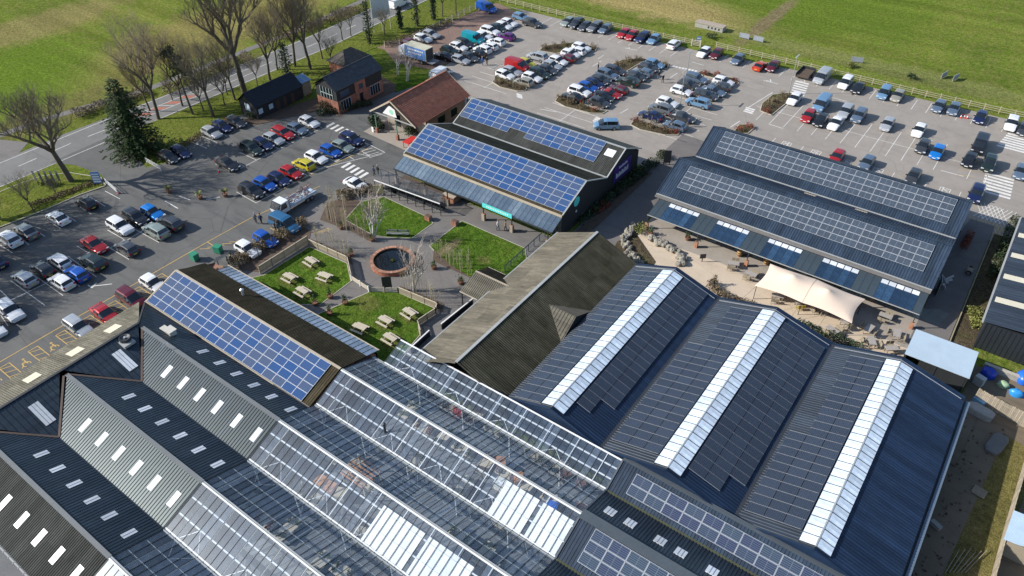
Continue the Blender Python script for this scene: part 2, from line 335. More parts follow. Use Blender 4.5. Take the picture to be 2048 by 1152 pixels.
def ribbed(mb,pts,pitch=.33,h=.035,crest=.30,flank=.12,off=0,mi=0):
    """profiled sheeting over a flat polygon: pts[0]->pts[1] is the eave line, ribs climb at right angles to it"""
    A,S,T,N=slope_frame(pts[0],pts[1],pts[-1]); q=[((Vector(p)-A).dot(S),(Vector(p)-A).dot(T)) for p in pts]
    s0=min(a for a,b in q); s1=max(a for a,b in q)
    def span(s):
        ts=[]
        for i in range(len(q)):
            (a,b),(c,d)=q[i],q[(i+1)%len(q)]
            if abs(a-c)<1e-6:
                if abs(s-a)<1e-4: ts+=[b,d]
            elif min(a,c)-1e-6<=s<=max(a,c)+1e-6: ts.append(b+(d-b)*(s-a)/(c-a))
        return (min(ts),max(ts)) if ts else (0,0)
    st=[]; s=s0
    prof=[(0,0),(pitch*(1-crest-2*flank),0),(pitch*(1-crest-flank),h),(pitch*(1-flank),h)]
    while s<s1:
        st+=[(s+a,b) for a,b in prof if s+a<s1]; s+=pitch
    st.append((s1,0)); br=sorted(set(round(a,4) for a,b in q if s0+.01<a<s1-.01))
    for b in br:
        lo_=max(q_ for q_ in st if q_[0]<=b); hi_=min(q_ for q_ in st if q_[0]>=b)
        st.append((b,lo_[1]+(hi_[1]-lo_[1])*((b-lo_[0])/(hi_[0]-lo_[0]) if hi_[0]>lo_[0] else 0)))
    st.sort(); vs=[]
    for s,hh in st:
        t0,t1=span(min(max(s,s0),s1)); vs+=[A+S*s+T*t0+N*(hh+off),A+S*s+T*t1+N*(hh+off)]
    fs=[(2*i,2*i+2,2*i+3,2*i+1) for i in range(len(st)-1)]
    return mb.add(vs,fs,mi)
def roof_slope(parent,pts,mat,name='roof_slope',**k):
    mb=MB(); ribbed(mb,pts,**k)
    me=mb.mesh(name,mat); o=ob(name,me,parent); return o
def rooflight(parent,c,A,B,D,w,l,mat=None,name='rooflight',lift=.06,strips=0):
    """flat sheet light lying on the slope A,B,D, centred over plan point c; w along the eave, l up the slope"""
    A,S,T,N=slope_frame(A,B,D); c=Vector((c[0],c[1],0)); z=A.z-((c.x-A.x)*N.x+(c.y-A.y)*N.y)/N.z
    c=Vector((c.x,c.y,z))+N*lift; mb=MB()
    a=[c-S*w/2-T*l/2,c+S*w/2-T*l/2,c+S*w/2+T*l/2,c-S*w/2+T*l/2]
    mb.add([p for p in a]+[p-N*lift for p in a],[(0,1,2,3),(0,4,5,1),(1,5,6,2),(2,6,7,3),(3,7,4,0)])
    for i in range(strips):
        u=-w/2+w*(i+1)/(strips+1); mb.bar(c+S*u-T*l/2+N*.012,c+S*u+T*l/2+N*.012,.03,.025,1,up=N)
    return mb.build(name,[mat or TRANSL,ALU],parent)
def panel_mesh(name,w,l,cell,frame,fw=.03,split=False,th=.04):
    mb=MB(); x,y=w/2,l/2
    mb.add([(-x,-y,0),(x,-y,0),(x,y,0),(-x,y,0),(-x,-y,th),(x,-y,th),(x,y,th),(-x,y,th),
            (-x+fw,-y+fw,th),(x-fw,-y+fw,th),(x-fw,y-fw,th),(-x+fw,y-fw,th)],
           [(0,1,5,4),(1,2,6,5),(2,3,7,6),(3,0,4,7),(4,5,9,8),(5,6,10,9),(6,7,11,10),(7,4,8,11)],1)
    mb.add([(-x+fw,-y+fw,th-.006),(x-fw,-y+fw,th-.006),(x-fw,y-fw,th-.006),(-x+fw,y-fw,th-.006)],[(0,1,2,3)],0)
    return mb.mesh(name,[cell,frame])
def panels(parent,me,A,B,D,s0,t0,w,l,nx,ny,gap=.02,lift=.10,skip=(),jit=0,dense=False):
    """solar panels laid out in nx by ny on a slope, each one an object of its own"""
    A,S,T,N=slope_frame(A,B,D); rot=Matrix((S,T,N)).transposed().to_euler(); out=[]
    for j in range(ny):
        for i in range(nx):
            if (i,j) in skip: continue
            c=A+S*(s0+(i+.5)*(w+gap))+T*(t0+(j+.5)*(l+gap))+N*lift
            out.append(ob('solar_panel',me,parent,c,rot=rot))
    return out
def gable_wall(mb,x,y0,y1,z0,ze,zr,yr=None,axis='x',mi=0):
    yr=(y0+y1)/2 if yr is None else yr
    pts=[(y0,z0),(y1,z0),(y1,ze),(yr,zr),(y0,ze)]
    mb.poly([(x,p,z) if axis=='x' else (p,x,z) for p,z in pts],mi)
_SC=0
def stroke(mb,pts,w,z,mi=0,closed=False):
    """painted line laid on the ground"""
    n=len(pts); global _SC
    for i in range(n if closed else n-1):
        a=Vector((pts[i][0],pts[i][1],0)); b=Vector((pts[(i+1)%n][0],pts[(i+1)%n][1],0)); d=(b-a)
        if d.length<1e-4: continue
        d.normalize(); k=Vector((-d.y,d.x,0))*w/2
        _SC+=1; mb.poly([(p.x,p.y,z+.0002*(_SC%31)) for p in (a-k,b-k,b+k,a+k)],mi)
def ell(cx,cy,rx,ry,n=24,rot=0):
    return [(cx+rx*math.cos(t)*math.cos(rot)-ry*math.sin(t)*math.sin(rot),cy+rx*math.cos(t)*math.sin(rot)+ry*math.sin(t)*math.cos(rot)) for t in [6.2832*i/n for i in range(n)]]
ORD=['first','second','third','fourth','fifth','sixth','seventh','eighth','ninth','tenth','eleventh','twelfth','thirteenth','fourteenth','fifteenth','sixteenth','seventeenth','eighteenth','nineteenth','twentieth']
# ---------------------------------------------------------------- setting: ground, roads, car parks, paths
g=struct('ground',[(-900,-400),(700,-400),(700,900),(-900,900)],-.03,GRASS)
def zline(y,pts):
    for (y0,x0),(y1,x1) in zip(pts,pts[1:]):
        if y0<=y<=y1: return x0+(x1-x0)*(y-y0)/(y1-y0)
    return pts[0][1] if y<pts[0][0] else pts[-1][1]
RY=[-300,-60,20,38,48,56,66,80,101,112,128,180,420]
RC=[-127]*4+[-127.2,-126.6,-126.1,-125.8,-125.4,-125.9,-126.9,-129,-140]
road=[(c+3.9,y) for c,y in zip(RC,RY)]+[(c-4.1,y) for c,y in list(zip(RC,RY))[::-1]]
struct('road',road,-.004,ROADM)
struct('footpath',[(c-8.2-(1.2 if y<60 else 0)-d,y) for c,y,d in zip(RC,RY,[3,3,3,3,2,1,0,0,0,0,0,0,0])]+[(c-10.0-(1.2 if y<60 else 0)-d,y) for c,y,d in list(zip(RC,RY,[3,3,3,3,2,1,0,0,0,0,0,0,0]))[::-1]],-.008,PATHM)
struct('lay_by',[(-131,8),(-131,40),(-133.5,43),(-140,40),(-144,20),(-140,0)],-.012,PATHM)
LEFT=[(-80.19,1.76),(-112.51,14.69),(-112.70,23.82),(-111.81,27.58),(-110.80,33.91),(-110.80,38.38),(-109.48,42.76),(-113.35,44.35),(-119.82,43.54),(-123.93,41.60),(-124,38),(-124,60),(-122.45,53.46),(-116.78,51.18),(-109.58,49.80),(-108.37,52.37),(-111.80,61.80),(-111.50,68.71),(-112.01,70.21),(-104.68,80.14),(-104.71,85.12),(-96.89,95.81),(-83.04,102.85),(-72,70),(-50,62),(-50,26),(-60,-30)]
struct('car_park_left',LEFT,0,ASPH_L)
RIGHT=[(-96.15,95.00),(-95.04,103.14),(-95.78,110.17),(-97.78,128.87),(-100.43,141.07),(-106,141.6),(-90,141.8),(-58,143),(-35,145.4),(8,146.6),(60,147),(60,100),(12,106),(0,106),(-30,98),(-40,84),(-43.5,68),(-43.5,96),(-74,96)]
struct('car_park_right',RIGHT,.006,ASPH_R)
struct('gravel_car_park',[(-114.78,106.31),(-110.88,106.45),(-104.83,102.98),(-96.26,104.56),(-95.78,110.17),(-97.78,128.87),(-99.80,139.20),(-107.44,141.80),(-111,141.5),(-112,133),(-109.62,126.06),(-111.81,118.46),(-111.96,112.21)],.012,GRAVEL)
# courtyard paving
struct('courtyard_paving',[(-80,58),(-76.5,48.5),(-74.5,39.2),(-42.5,39.2),(-42.5,71.6),(-77,71.6),(-79,66)],.014,PATHM)
struct('lane_paving',[(-44.3,66),(-37.4,66),(-31,69),(-31,78),(-36.9,82),(-37.4,86),(-37.4,109),(-44.3,109)],.018,LANEM)
struct('patio',[(-37.2,69),(-31,68.5),(0,68.5),(0,77.4),(3.3,77.6),(3.3,79.0),(0.2,79.4),(0.2,81),(-36.2,81)],.020,PATIO)
struct('patio_paving',[(-36.6,79.4),(-24,79.8),(-18,78.6),(-3,77.5),(3.3,77.0),(3.3,79.6),(-.2,86),(-37,86)],.026,PATIO2)
struct('service_lane',[(-.2,78),(3.6,78),(3.6,110),(.4,110),(-.2,104)],.030,LANEM)
struct('yard_ground',[(6.5,69),(6.5,-10),(60,-10),(60,79),(7,79)],.004,DIRT)
struct('yard_grass',[(11.6,70),(10.6,58),(9.8,48),(9.0,30),(12,30),(13.2,48),(14.0,58),(15,69)],.010,grass_mat('yard_turf',[(.13,.125,.042),(.18,.165,.052),(.22,.18,.078)],(.15,.11,.06),.6,5.0))
struct('planting_strip',[(3.9,78.6),(6.2,78.6),(6.2,108),(3.9,108)],.034,ROUGH)
struct('greenhouse_floor',[(-76,0),(10,0),(10,41),(-76,38.6)],.04,FLOORD)
# verges kept as grass islands with kerbs
def island(name,pts,mat,z=.10,kerb=True,kz=.12):
    o=struct(name,pts,z,mat)
    if kerb:
        mb=MB(); n=len(pts); cx=sum(p[0] for p in pts)/n; cy=sum(p[1] for p in pts)/n
        for i in range(n):
            a=Vector((*pts[i],kz/2)); b=Vector((*pts[(i+1)%n],kz/2)); 
            if (b-a).length>.02: mb.bar(a,b,.14,kz)
        k=mb.build('kerb',KERB,o)
    return o
island('verge_entrance',[(-112.70,21.80),(-112.06,27.70),(-111.06,34.05),(-110.70,39.12),(-109.81,42.88),(-112.64,43.75),(-118.11,41.72),(-120.82,38.52),(-121.47,34.65),(-121.71,27.99)],VERGE,.09)
struct('tree_belt',[(-117.09,51.37),(-110.07,50.03),(-108.93,52.75),(-112.25,61.92),(-112.10,68.75),(-112.80,70.84),(-106.05,80.41),(-112.85,90.16),(-113.46,104.66),(-112.34,112.62),(-112.20,118.90),(-109.73,127.08),(-108.81,141.67),(-113,144),(-121.5,144),(-121.6,100),(-121.9,66),(-122.8,58)],.03,VERGE)
struct('rough_verge',[(-130.2,44),(-130.4,66),(-129.8,101),(-130.6,128),(-135,180),(-143,180),(-138,128),(-134,101),(-134.3,66),(-135.5,50)],-.018,VERGE)
struct('barn_forecourt',[(-110,69.5),(-107,68.5),(-101,81),(-97,80),(-95.5,95),(-104,97),(-106,82)],.036,MULCH)
# lawns
L1=[(-72.24,42.54),(-72.02,50.38),(-65.09,50.76),(-61.90,48.36),(-61.73,42.78),(-66.4,39.6),(-74.2,39.6)]
L2=[(-58.34,48.42),(-55.43,50.25),(-49.33,50.68),(-49.15,47.10),(-47.83,45.98),(-46.9,40.6),(-47.2,39.6),(-61.2,39.6)]
L3=[(-72.34,65.56),(-63.13,65.27),(-61.75,64.56),(-61.77,60.08),(-64.74,58.26),(-66.74,57.43),(-72.74,57.85),(-74.21,62.57)]
L4=[(-58.74,67.45),(-47.52,67.33),(-44.3,63.5),(-44.3,57.6),(-48.90,57.99),(-54.11,58.43),(-58.61,60.17)]
for i,(L,nm) in enumerate(((L1,'picnic_lawn'),(L2,'picnic_lawn'),(L3,'courtyard_lawn'),(L4,'courtyard_lawn'))):
    o=struct(nm,L,.06,LAWN); mb=MB()
    for a,b in zip(L,L[1:]+L[:1]):
        if (Vector(b)-Vector(a)).length>.05: mb.bar((*a,.03),(*b,.03),.10,.075)
    mb.build('edging',KERB,o)
def bed(name,pts,z=.07):
    o=struct(name,pts,z,MULCH); return o
bed('planting_bed',[(-75.71,55.74),(-78.22,59.57),(-76.44,62.49),(-74.21,62.57),(-72.74,57.85),(-66.74,57.43),(-66.28,56.16),(-70.18,56.32)],.066)
bed('planting_bed',[(-73.26,51.78),(-65.96,52.17),(-64.20,51.00),(-65.33,51.00),(-72.31,50.73)],.068)
bed('planting_bed',[(-56.06,51.40),(-49.13,51.99),(-48.25,50.65),(-49.58,50.97),(-55.53,50.54)],.068)
bed('planting_bed',[(-56.01,57.88),(-50.48,57.88),(-48.90,57.99),(-53.59,58.54),(-57.51,59.83)],.07)
bed('planting_bed',[(-76.56,41.16),(-76.64,49.10),(-76.94,53.04),(-74.71,53.11),(-72.78,50.97),(-73.12,42.69)],.05)
struct('bare_soil',[(-30.8,69.2),(-36.6,70.2),(-38,76),(-36.8,79.2),(-31.5,75.0)],.05,ROUGH)
struct('flower_bed',[(-43.9,72.5),(-42,72.5),(-42.5,95),(-43.9,95)],.05,MULCH)
struct('hedge_bank',[(-74,69.0),(-74,72),(-60,72)],.05,MULCH)
struct('front_paving',[(-89.5,78.5),(-78.5,77.8),(-78.5,83),(-89.5,83.5)],.026,PATIO2)
struct('back_lawn',[(-100.36,98.87),(-95.44,102.86),(-92.69,101.45),(-95.45,92.88)],.05,LAWN)
# planted islands of the main car park
def kislands(name,pts): return island(name,pts,ROUGH,.11,True,.14)
kislands('planted_island',[(-83.08,106.80),(-84.56,109.88),(-76.47,109.54),(-75.85,107.35),(-76.88,106.37),(-80.59,105.87)])
kislands('planted_island',[(-84.30,124.28),(-84.75,127.15),(-80.61,132.30),(-75.35,132.72),(-74.69,130.64),(-78.76,129.39),(-80.58,125.00)])
kislands('planted_island',[(-68.84,106.94),(-69.48,109.24),(-66.55,109.28),(-60.18,108.41),(-59.09,109.18),(-59.22,107.67),(-61.14,106.56),(-66.15,106.14)])
kislands('planted_island',[(-68.61,126.71),(-67.94,130.14),(-65.00,133.08),(-59.40,133.71),(-58.63,131.34),(-60.89,130.63),(-64.18,131.56),(-64.58,125.21)])
kislands('planted_island',[(-53.16,106.92),(-53.60,109.31),(-47.62,109.04),(-45.06,109.97),(-44.83,108.19),(-46.56,106.98),(-50.95,106.27)])
kislands('planted_island',[(-52.97,132.46),(-52.67,134.07),(-45.89,134.65),(-44.38,133.00),(-45.03,131.49),(-48.05,132.60)])
kislands('planted_island',[(-36.91,124.71),(-37.66,127.53),(-37.48,132.12),(-35.15,134.76),(-33.96,134.08),(-34.13,130.74),(-34.60,124.23)])
kislands('planted_island',[(-37.47,114.00),(-37.86,117.65),(-36.31,118.74),(-35.26,118.37),(-35.40,115.46)])
# ---------------------------------------------------------------- painted markings
mk=MB(); mz=.012
def wl(*pts,w=.10,z=mz): stroke(mk,pts,w,z,0)
# left car park bays (double rows, lines run along X)
for p,q in [((-98.67,22.47),(-90.05,22.49)),((-98.55,24.88),(-90.06,24.87)),((-98.05,27.22),(-89.98,27.14)),((-97.58,29.72),(-90.06,29.49)),((-98.69,31.73),(-95.48,31.77)),((-95.48,34.15),(-89.96,34.18)),((-98.75,36.38),(-94.71,36.43)),((-96.02,38.76),(-90.04,38.87)),((-97.83,20.69),(-89.95,20.14)),((-97.06,19.05),(-90.05,17.83)),
            ((-107.76,25.58),(-104.47,25.67)),((-106.29,28.07),(-104.43,27.95)),((-106.64,30.34),(-104.56,30.32)),((-108.27,32.69),(-104.64,32.65)),((-106.18,34.96),(-104.48,34.91)),((-108.72,37.34),(-104.50,37.25)),((-109.63,39.71),(-104.58,39.61)),((-108.61,41.98),(-104.66,42.04))]: wl(p,q)
wl((-94.70,19.65),(-94.21,25.14));wl((-94.89,18.00),(-94.79,19.00));wl((-94.57,32.41),(-94.44,35.03));wl((-94.20,36.65),(-94.46,39.26));wl((-94.11,28.82),(-94.21,29.94))
# upper rows
for p,q in [((-101.37,56.92),(-96.89,56.87)),((-101.20,61.55),(-96.94,61.58)),((-97.73,63.99),(-96.81,63.64)),((-98.55,66.25),(-96.73,66.10)),((-98.09,68.45),(-96.53,68.29)),((-98.31,70.84),(-96.59,70.77)),((-97.56,73.10),(-96.11,72.82)),((-97.29,75.50),(-96.10,75.22)),((-111.13,61.40),(-107.06,61.51)),((-110.97,59.18),(-106.74,59.26)),((-108.69,63.98),(-107.32,63.87)),((-99.42,59.45),(-96.95,59.08)),
            ((-91.77,53.53),(-86.89,53.27)),((-88.40,55.74),(-87.11,55.63)),((-88.41,57.99),(-86.98,57.95)),((-87.73,60.60),(-86.54,60.37)),((-89.13,63.27),(-86.56,63.06)),((-89.37,65.38),(-86.35,65.61)),((-89.52,68.77),(-85.86,68.61)),((-89.72,71.85),(-84.04,70.86)),((-87.68,73.89),(-82.70,73.17)),((-87.60,76.03),(-81.48,75.42))]: wl(p,q)
wl((-96.89,56.87),(-96.89,61.23),(-96.32,74.85));wl((-86.89,53.27),(-86.35,65.61),(-85.54,75.61),(-87.60,76.03));wl((-86.35,65.61),(-85.00,68.45),(-81.48,75.42))
wl((-85.86,68.61),(-86.21,72.09),(-82.70,73.17))
for k in range(4): wl((-85.09,73.28),(-84.21,75.31)) if k==0 else wl(((-85.09,73.28)[0]+.9*k,(-85.09,73.28)[1]-.2*k),((-84.21,75.31)[0]+.9*k,(-84.21,75.31)[1]-.2*k))
def zebra(a,b,n,ln,wd,dx,dy):
    for i in range(n):
        t=(i+.5)/n; x=a[0]+(b[0]-a[0])*t; y=a[1]+(b[1]-a[1])*t
        stroke(mk,[(x-dx*ln/2,y-dy*ln/2),(x+dx*ln/2,y+dy*ln/2)],wd,mz)
zebra((-96.54,76.92),(-90.49,76.55),5,1.9,.55,.0,1); zebra((-84.34,68.92),(-78.73,68.22),5,1.9,.55,.0,1)
zebra((-58.51,104.28),(-58.81,106.11),3,.5,1.6,.0,1)
zebra((-33.59,133.58),(-34.98,140.90),7,2.6,.55,1,0); zebra((1.51,134.81),(2.37,141.14),7,4.2,.55,1,0); zebra((2.13,118.52),(1.63,125.44),7,4.0,.55,1,0)
zebra((-38.42,122.72),(-38.67,124.91),3,1.7,.5,1,0); zebra((-76.04,105.68),(-74.92,104.43),4,1.2,.4,1,0); zebra((-58.48,133.18),(-53.23,133.69),8,.7,.5,0,1)
# centre lines and arrows
for p,q in [((-88.91,27.90),(-87.04,29.86)),((-98.58,45.67),(-95.22,45.58)),((-98.04,47.74),(-95.72,48.03)),((-93.85,49.52),(-92.69,51.18)),((-72.27,130.16),(-72.24,127.75)),((-71.25,124.00),(-71.15,127.30)),((-56.78,109.62),(-56.48,111.96)),((-56.26,127.95),(-56.11,130.84)),((-56.09,137.19),(-53.41,137.00)),((-41.19,137.11),(-38.37,137.20)),((-28.23,137.33),(-25.49,137.27)),((-33.85,120.91),(-31.22,120.77)),((-6.09,121.63),(-2.86,121.73)),((-39.11,124.84),(-37.86,133.12)),((-69.40,102.90),(-66.40,103.58)),((-70.07,135.75),(-67.78,136.07)),((-38.75,115.92),(-38.30,119.13))]: wl(p,q,w=.14)
for p in ((-88.91,27.90),(-70.07,135.75),(-40.33,137.44),(-34.98,140.90)): stroke(mk,[(p[0]-.5,p[1]),(p[0]+.5,p[1]),(p[0],p[1]+.9)],.16,mz,0)
# fence-side bays and the right-hand double row (lines run along Y)
xs=[-92.5+2.43*i for i in range(14)]
for x in xs: wl((x,137.2),(x,141.3))
for i in range(24):
    x=-54+2.42*i
    if -37<x<-34.5: continue
    wl((x,140.3+.02*i),(x,144.6+.03*i))
for i in range(16):
    x=-36.2+2.42*i
    if -5.2<x<-3: continue
    wl((x,121.2),(x,131.0))
wl((-38,126.1),(1.5,126.1))
for i in range(13): wl((-31+2.4*i,112.2),(-31+2.4*i,116.8))
# island rows: lines along X
for cx,cy,n in ((-83,110,7),(-64,107,8),(-47.5,112.5,7)):
    for i in range(n): wl((cx-5,cy-6+2.42*i+.4),(cx+5,cy-6+2.42*i+.4))
    wl((cx,cy-6),(cx,cy-6+2.42*n))
# hatched bays by the long shed
for i in range(6):
    x=-29.5+4.9*i
    for k in range(5): wl((x+.2,112.4+.8*k),(x+1.2,113.2+.8*k)); wl((x+1.2,112.4+.8*k),(x+.2,113.2+.8*k))
    wl((x,112.2),(x,116.6),(x+1.4,116.6),(x+1.4,112.2),(x,112.2))
for k in range(7): wl((.6+.55*k,111),(2.2+.55*k,115.5),w=.09); wl((5.2-.55*k,111),(3.4-.55*k,115.5),w=.09)
mk.build('parking_lines',WHITEL)['kind']='structure'
mk=MB()
# yellow disabled bays along the tan roof
x0=-84.6
stroke(mk,[(x0,2),(x0,36),(-84.58,42.89),(-82.74,42.77)],.12,.011)
for i in range(8):
    y=10.8+3.37*i
    stroke(mk,[(x0+1.0,y-.58),(x0+1.0,y+.58),(x0+5.4,y+.58),(x0+5.4,y-.58),(x0+1.0,y-.58)],.10,.012)
    for k in range(4): stroke(mk,[(x0+1.3+k*1.0,y-.55),(x0+1.8+k*1.0,y+.55)],.09,.0135)
def wheelchair(cx,cy,s=1.0):
    stroke(mk,[(p[0],p[1]) for p in ell(cx+.35*s,cy,.42*s,.42*s,12)][2:],.11,.0125)
    stroke(mk,[(cx-.55*s,cy+.1),(cx+.0*s,cy+.12),(cx+.3*s,cy+.15)],.13,.014); stroke(mk,[(cx-.2*s,cy+.12),(cx-.2*s,cy-.3*s),(cx+.35*s,cy-.45*s),(cx+.6*s,cy-.7*s)],.11,.013)
    mk.poly([(p[0],p[1],.012) for p in ell(cx-.8*s,cy+.12,.16*s,.16*s,8)])
for i in range(4): wheelchair(-82.0,9.1+3.37*i)
wheelchair(-78.6,40.2,1.0)
# yellow hatching by the hedge

for pq in [((-82.74,42.77),(-77.32,42.75)),((-79.34,44.34),(-77.22,44.18)),((-79.99,47.01),(-75.95,46.74)),((-80.66,48.89),(-76.93,48.90)),((-80.08,50.21),(-74.92,50.32)),((-84.58,42.89),(-84.35,50.10),(-82.58,62.11))]: stroke(mk,list(pq),.11,.012)
for k in range(6):
    a=(-84.05,41.27);b=(-82.02,42.72); stroke(mk,[(a[0]+.5*k,a[1]+.85*k),(b[0]+.5*k-1,b[1]+.85*k-.6)],.10,.0125)
for k in range(6):
    a=(-76.12,50.92); stroke(mk,[(a[0]+.55*k,a[1]+.5*k),(a[0]+1.0+.5*k,a[1]+3.3+.2*k)],.10,.012)
stroke(mk,[(-86.83,53.97),(-86.12,65.39),(-84.71,74.76)],.12,.0125)
for i in range(12): stroke(mk,[(-33+2.6*i,110.4),(-31.6+2.6*i,112.0),(-30.4+2.6*i,110.4)],.09,.0125)
for i in range(9): stroke(mk,[(.4+.55*i,107.2),(1.8+.4*i,110.8)],.09,.0125); stroke(mk,[(5.4-.5*i,107.2),(4.2-.5*i,110.8)],.09,.014)
for k in range(5): stroke(mk,[(-3.9,121.6+1.9*k),(-1.6,122.6+1.9*k)],.09,.0125)
mk.build('yellow_lines',YELL)['kind']='structure'
mk=MB()   # road markings
for i in range(60):
    y=-40+6*i; c=zline(y,list(zip(RY,RC)))
    if y<54 or y>84:
        stroke(mk,[(c,y),(zline(y+3,list(zip(RY,RC))),y+3)],.13,.002)
for off,w in ((3.6,.12),(-3.8,.12)):
    stroke(mk,[(c+off,y) for c,y in zip(RC,RY) if y<30 or y>56],w,.002)
for off in (-1.1,1.1):
    stroke(mk,[(zline(y,list(zip(RY,RC)))+off,y) for y in range(54,86,2)],.12,.002)
for k in range(5):
    y=58+3*k; c=zline(y,list(zip(RY,RC))); stroke(mk,[(c-1,y),(c+1,y+1.6)],.14,.0025)
mk.build('road_markings',WHITEL)['kind']='structure'
mk=MB()
for k in range(4):
    y=59+3*k; c=zline(y,list(zip(RY,RC))); mk.poly([(c-.9,y,.001),(c+.9,y+1.4,.001),(c+.9,y+2.7,.001),(c-.9,y+1.3,.001)])
mk.build('red_hatching',REDP)['kind']='structure'
# ---------------------------------------------------------------- buildings
P_BLUE=panel_mesh('blue_panel',1.57,.98,PVB,PVFR,.026)
P_BLUE6=panel_mesh('blue_panel_d',1.57,.94,PVB,PVFR,.026)
P_GREY=panel_mesh('grey_panel',1.62,1.0,PVG,PVFR,.026)
P_DARK=panel_mesh('dark_panel',1.62,1.04,PVD,PVFD,.022)
P_INDI=panel_mesh('indigo_panel',1.70,1.02,PVI,PVFR,.03)
def verge(mb,p,q,w=.16,h=.10,mi=0): mb.bar((p[0],p[1],p[2]+.05),(q[0],q[1],q[2]+.05),w,h,mi)
# ---- A: twin-gabled shop with blue solar panels and a glass canopy
x0,x1=-73.6,-44.6; ya,yb,yc,yd,ye=72.0,77.95,83.8,89.0,94.3; ze,zr=4.0,6.4
A=thing('shop_building','twin-gabled black shop with blue solar panels and a glass canopy facing the lawns','building')
mb=MB(); mb.box(x0+.3,x1-.3,ya+.3,ye-.3,0,ze-.15)
for x in (x0+.3,x1-.3):
    gable_wall(mb,x-.004 if x<-60 else x+.004,ya+.3,yc,3.0,ze-.12,zr-.15,yb); gable_wall(mb,x-.004 if x<-60 else x+.004,yc,ye-.3,3.0,ze-.12,zr-.15,yd)
mb.build('wall',BLACKW,A)
rA=roof_slope(A,[(x0,ya,ze),(x1,ya,ze),(x1,yb,zr),(x0,yb,zr)],BROWNSH,pitch=.25)
rA2=roof_slope(A,[(x1,yc,ze),(x0,yc,ze),(x0,yb,zr),(x1,yb,zr)],FIBRED,pitch=.25)
rA3=roof_slope(A,[(x0,yc+.05,ze+.05),(x1,yc+.05,ze+.05),(x1,yd,zr),(x0,yd,zr)],GREYSH,pitch=.25)
rA4=roof_slope(A,[(x1,ye,ze),(x0,ye,ze),(x0,yd,zr),(x1,yd,zr)],SLATEM,pitch=.25)
panels(rA,P_BLUE,(x0,ya,ze),(x1,ya,ze),(x0,yb,zr),.15,.42,1.57,.98,18,6,gap=.028)
panels(rA3,P_BLUE,(x0,yc,ze),(x1,yc,ze),(x0,yd,zr),.3,1.75,1.57,.98,16,4,gap=.022,skip={(6,0),(7,0)})
rooflight(rA3,(-46.4,87.6),(x0,yc,ze),(x1,yc,ze),(x0,yd,zr),1.5,1.3)
mb=MB()
for y,z in ((yb,zr),(yd,zr)): mb.bar((x0,y,z+.06),(x1,y,z+.06),.34,.06)
for x in (x0,x1):
    for a,b in (((ya,ze),(yb,zr)),((yc,ze),(yb,zr)),((yc,ze),(yd,zr)),((ye,ze),(yd,zr))): mb.bar((x,a[0],a[1]+.04),(x,b[0],b[1]+.04),.18,.14)
mb.bar((x0,yc,ze+.1),(x1,yc,ze+.1),.3,.05); mb.build('flashing',FLASH,A)
mb=MB(); mb.box(x0,x1,ya-.18,ya-.005,ze-.28,ze+.03); mb.build('fascia',FLASHT,A)
# glass canopy of separate panes on brick piers
cz0,cz1,cy0,cy1=2.55,3.7,69.45,ya-.02
can=MB(); can.bar((x0,cy0,cz0),(x1,cy0,cz0),.14,.18); can.bar((x0,cy1,cz1),(x1,cy1,cz1),.10,.1)
can.bar((x0,(cy0+cy1)/2,(cz0+cz1)/2-.06),(x1,(cy0+cy1)/2,(cz0+cz1)/2-.06),.06,.08)
canopy=can.build('canopy_frame',DSTEEL,A)
n=36; px=(x1-x0)/n
pm=MB(); L=math.hypot(cy1-cy0,cz1-cz0); pm.box(-px/2+.02,px/2-.02,-L/2,L/2,-.006,.006); pm=pm.mesh('canopy_pane',GLD)
ang=math.atan2(cz1-cz0,cy1-cy0); bars=MB()
for i in range(n):
    ob('pane',pm,canopy,(x0+px*(i+.5),(cy0+cy1)/2,(cz0+cz1)/2+.03),rot=(ang,0,0))
for i in range(n+1): bars.bar((x0+px*i,cy0,cz0+.03),(x0+px*i,cy1,cz1+.03),.035,.05)
bars.build('glazing_bars',DSTEEL,canopy)
for x in (-73.2,-67.4,-63.0,-56.3,-51.3,-45.2):
    mb=MB(); mb.box(x-.25,x+.25,cy0-.22,cy0+.22,0,1.15); mb.build('brick_pier',BRICKD,A)
    mb=MB(); mb.box(x-.06,x+.06,cy0-.06,cy0+.06,1.15,cz0); mb.build('post',DSTEEL,A)
b=MB(); b.box(-56.4,-51.2,cy0-.14,cy0-.075,cz0-.22,cz0+.48); bn=b.build('banner',TURQ,A)
b=MB()
for i in range(13): b.box(-55.6+.3*i,-55.45+.3*i,cy0-.15,cy0-.142,cz0+.03,cz0+.25)
b.build('lettering',SIGNW,bn)
mb=MB()
for i in range(9): mb.box(-72+3*i,-69.6+3*i,ya+.24,ya+.295,.1,2.5)
mb.build('shop_window',WIN,A)
mb=MB(); mb.add([(x1-.26,yb-1.9+.75*math.cos(t),4.0+.75*math.sin(t)) for t in [6.2832*i/20 for i in range(20)]],[tuple(range(20))]); mb.build('round_sign',TURQ,A)
mb=MB(); mb.add([(x1-.25,yb-1.9+.2*math.cos(t),2.4+.2*math.sin(t)) for t in [6.2832*i/12 for i in range(12)]],[tuple(range(12))]); mb.build('round_lamp',SIGNW,A)
mb=MB(); mb.box(x1-.29,x1-.22,yd-2.6,yd+2.6,1.5,4.2); sgn=mb.build('gable_sign',PURP,A)
mb=MB()
for i in range(8): mb.box(x1-.22,x1-.205,yd-1.1+.32*i,yd-.9+.32*i,3.45,3.75+.1*(i%3==0))
for i in range(9): mb.box(x1-.22,x1-.205,yd-1.9+.42*i,yd-1.6+.42*i,2.1,2.9-.2*(i%2))
mb.build('lettering',SIGNW,sgn)
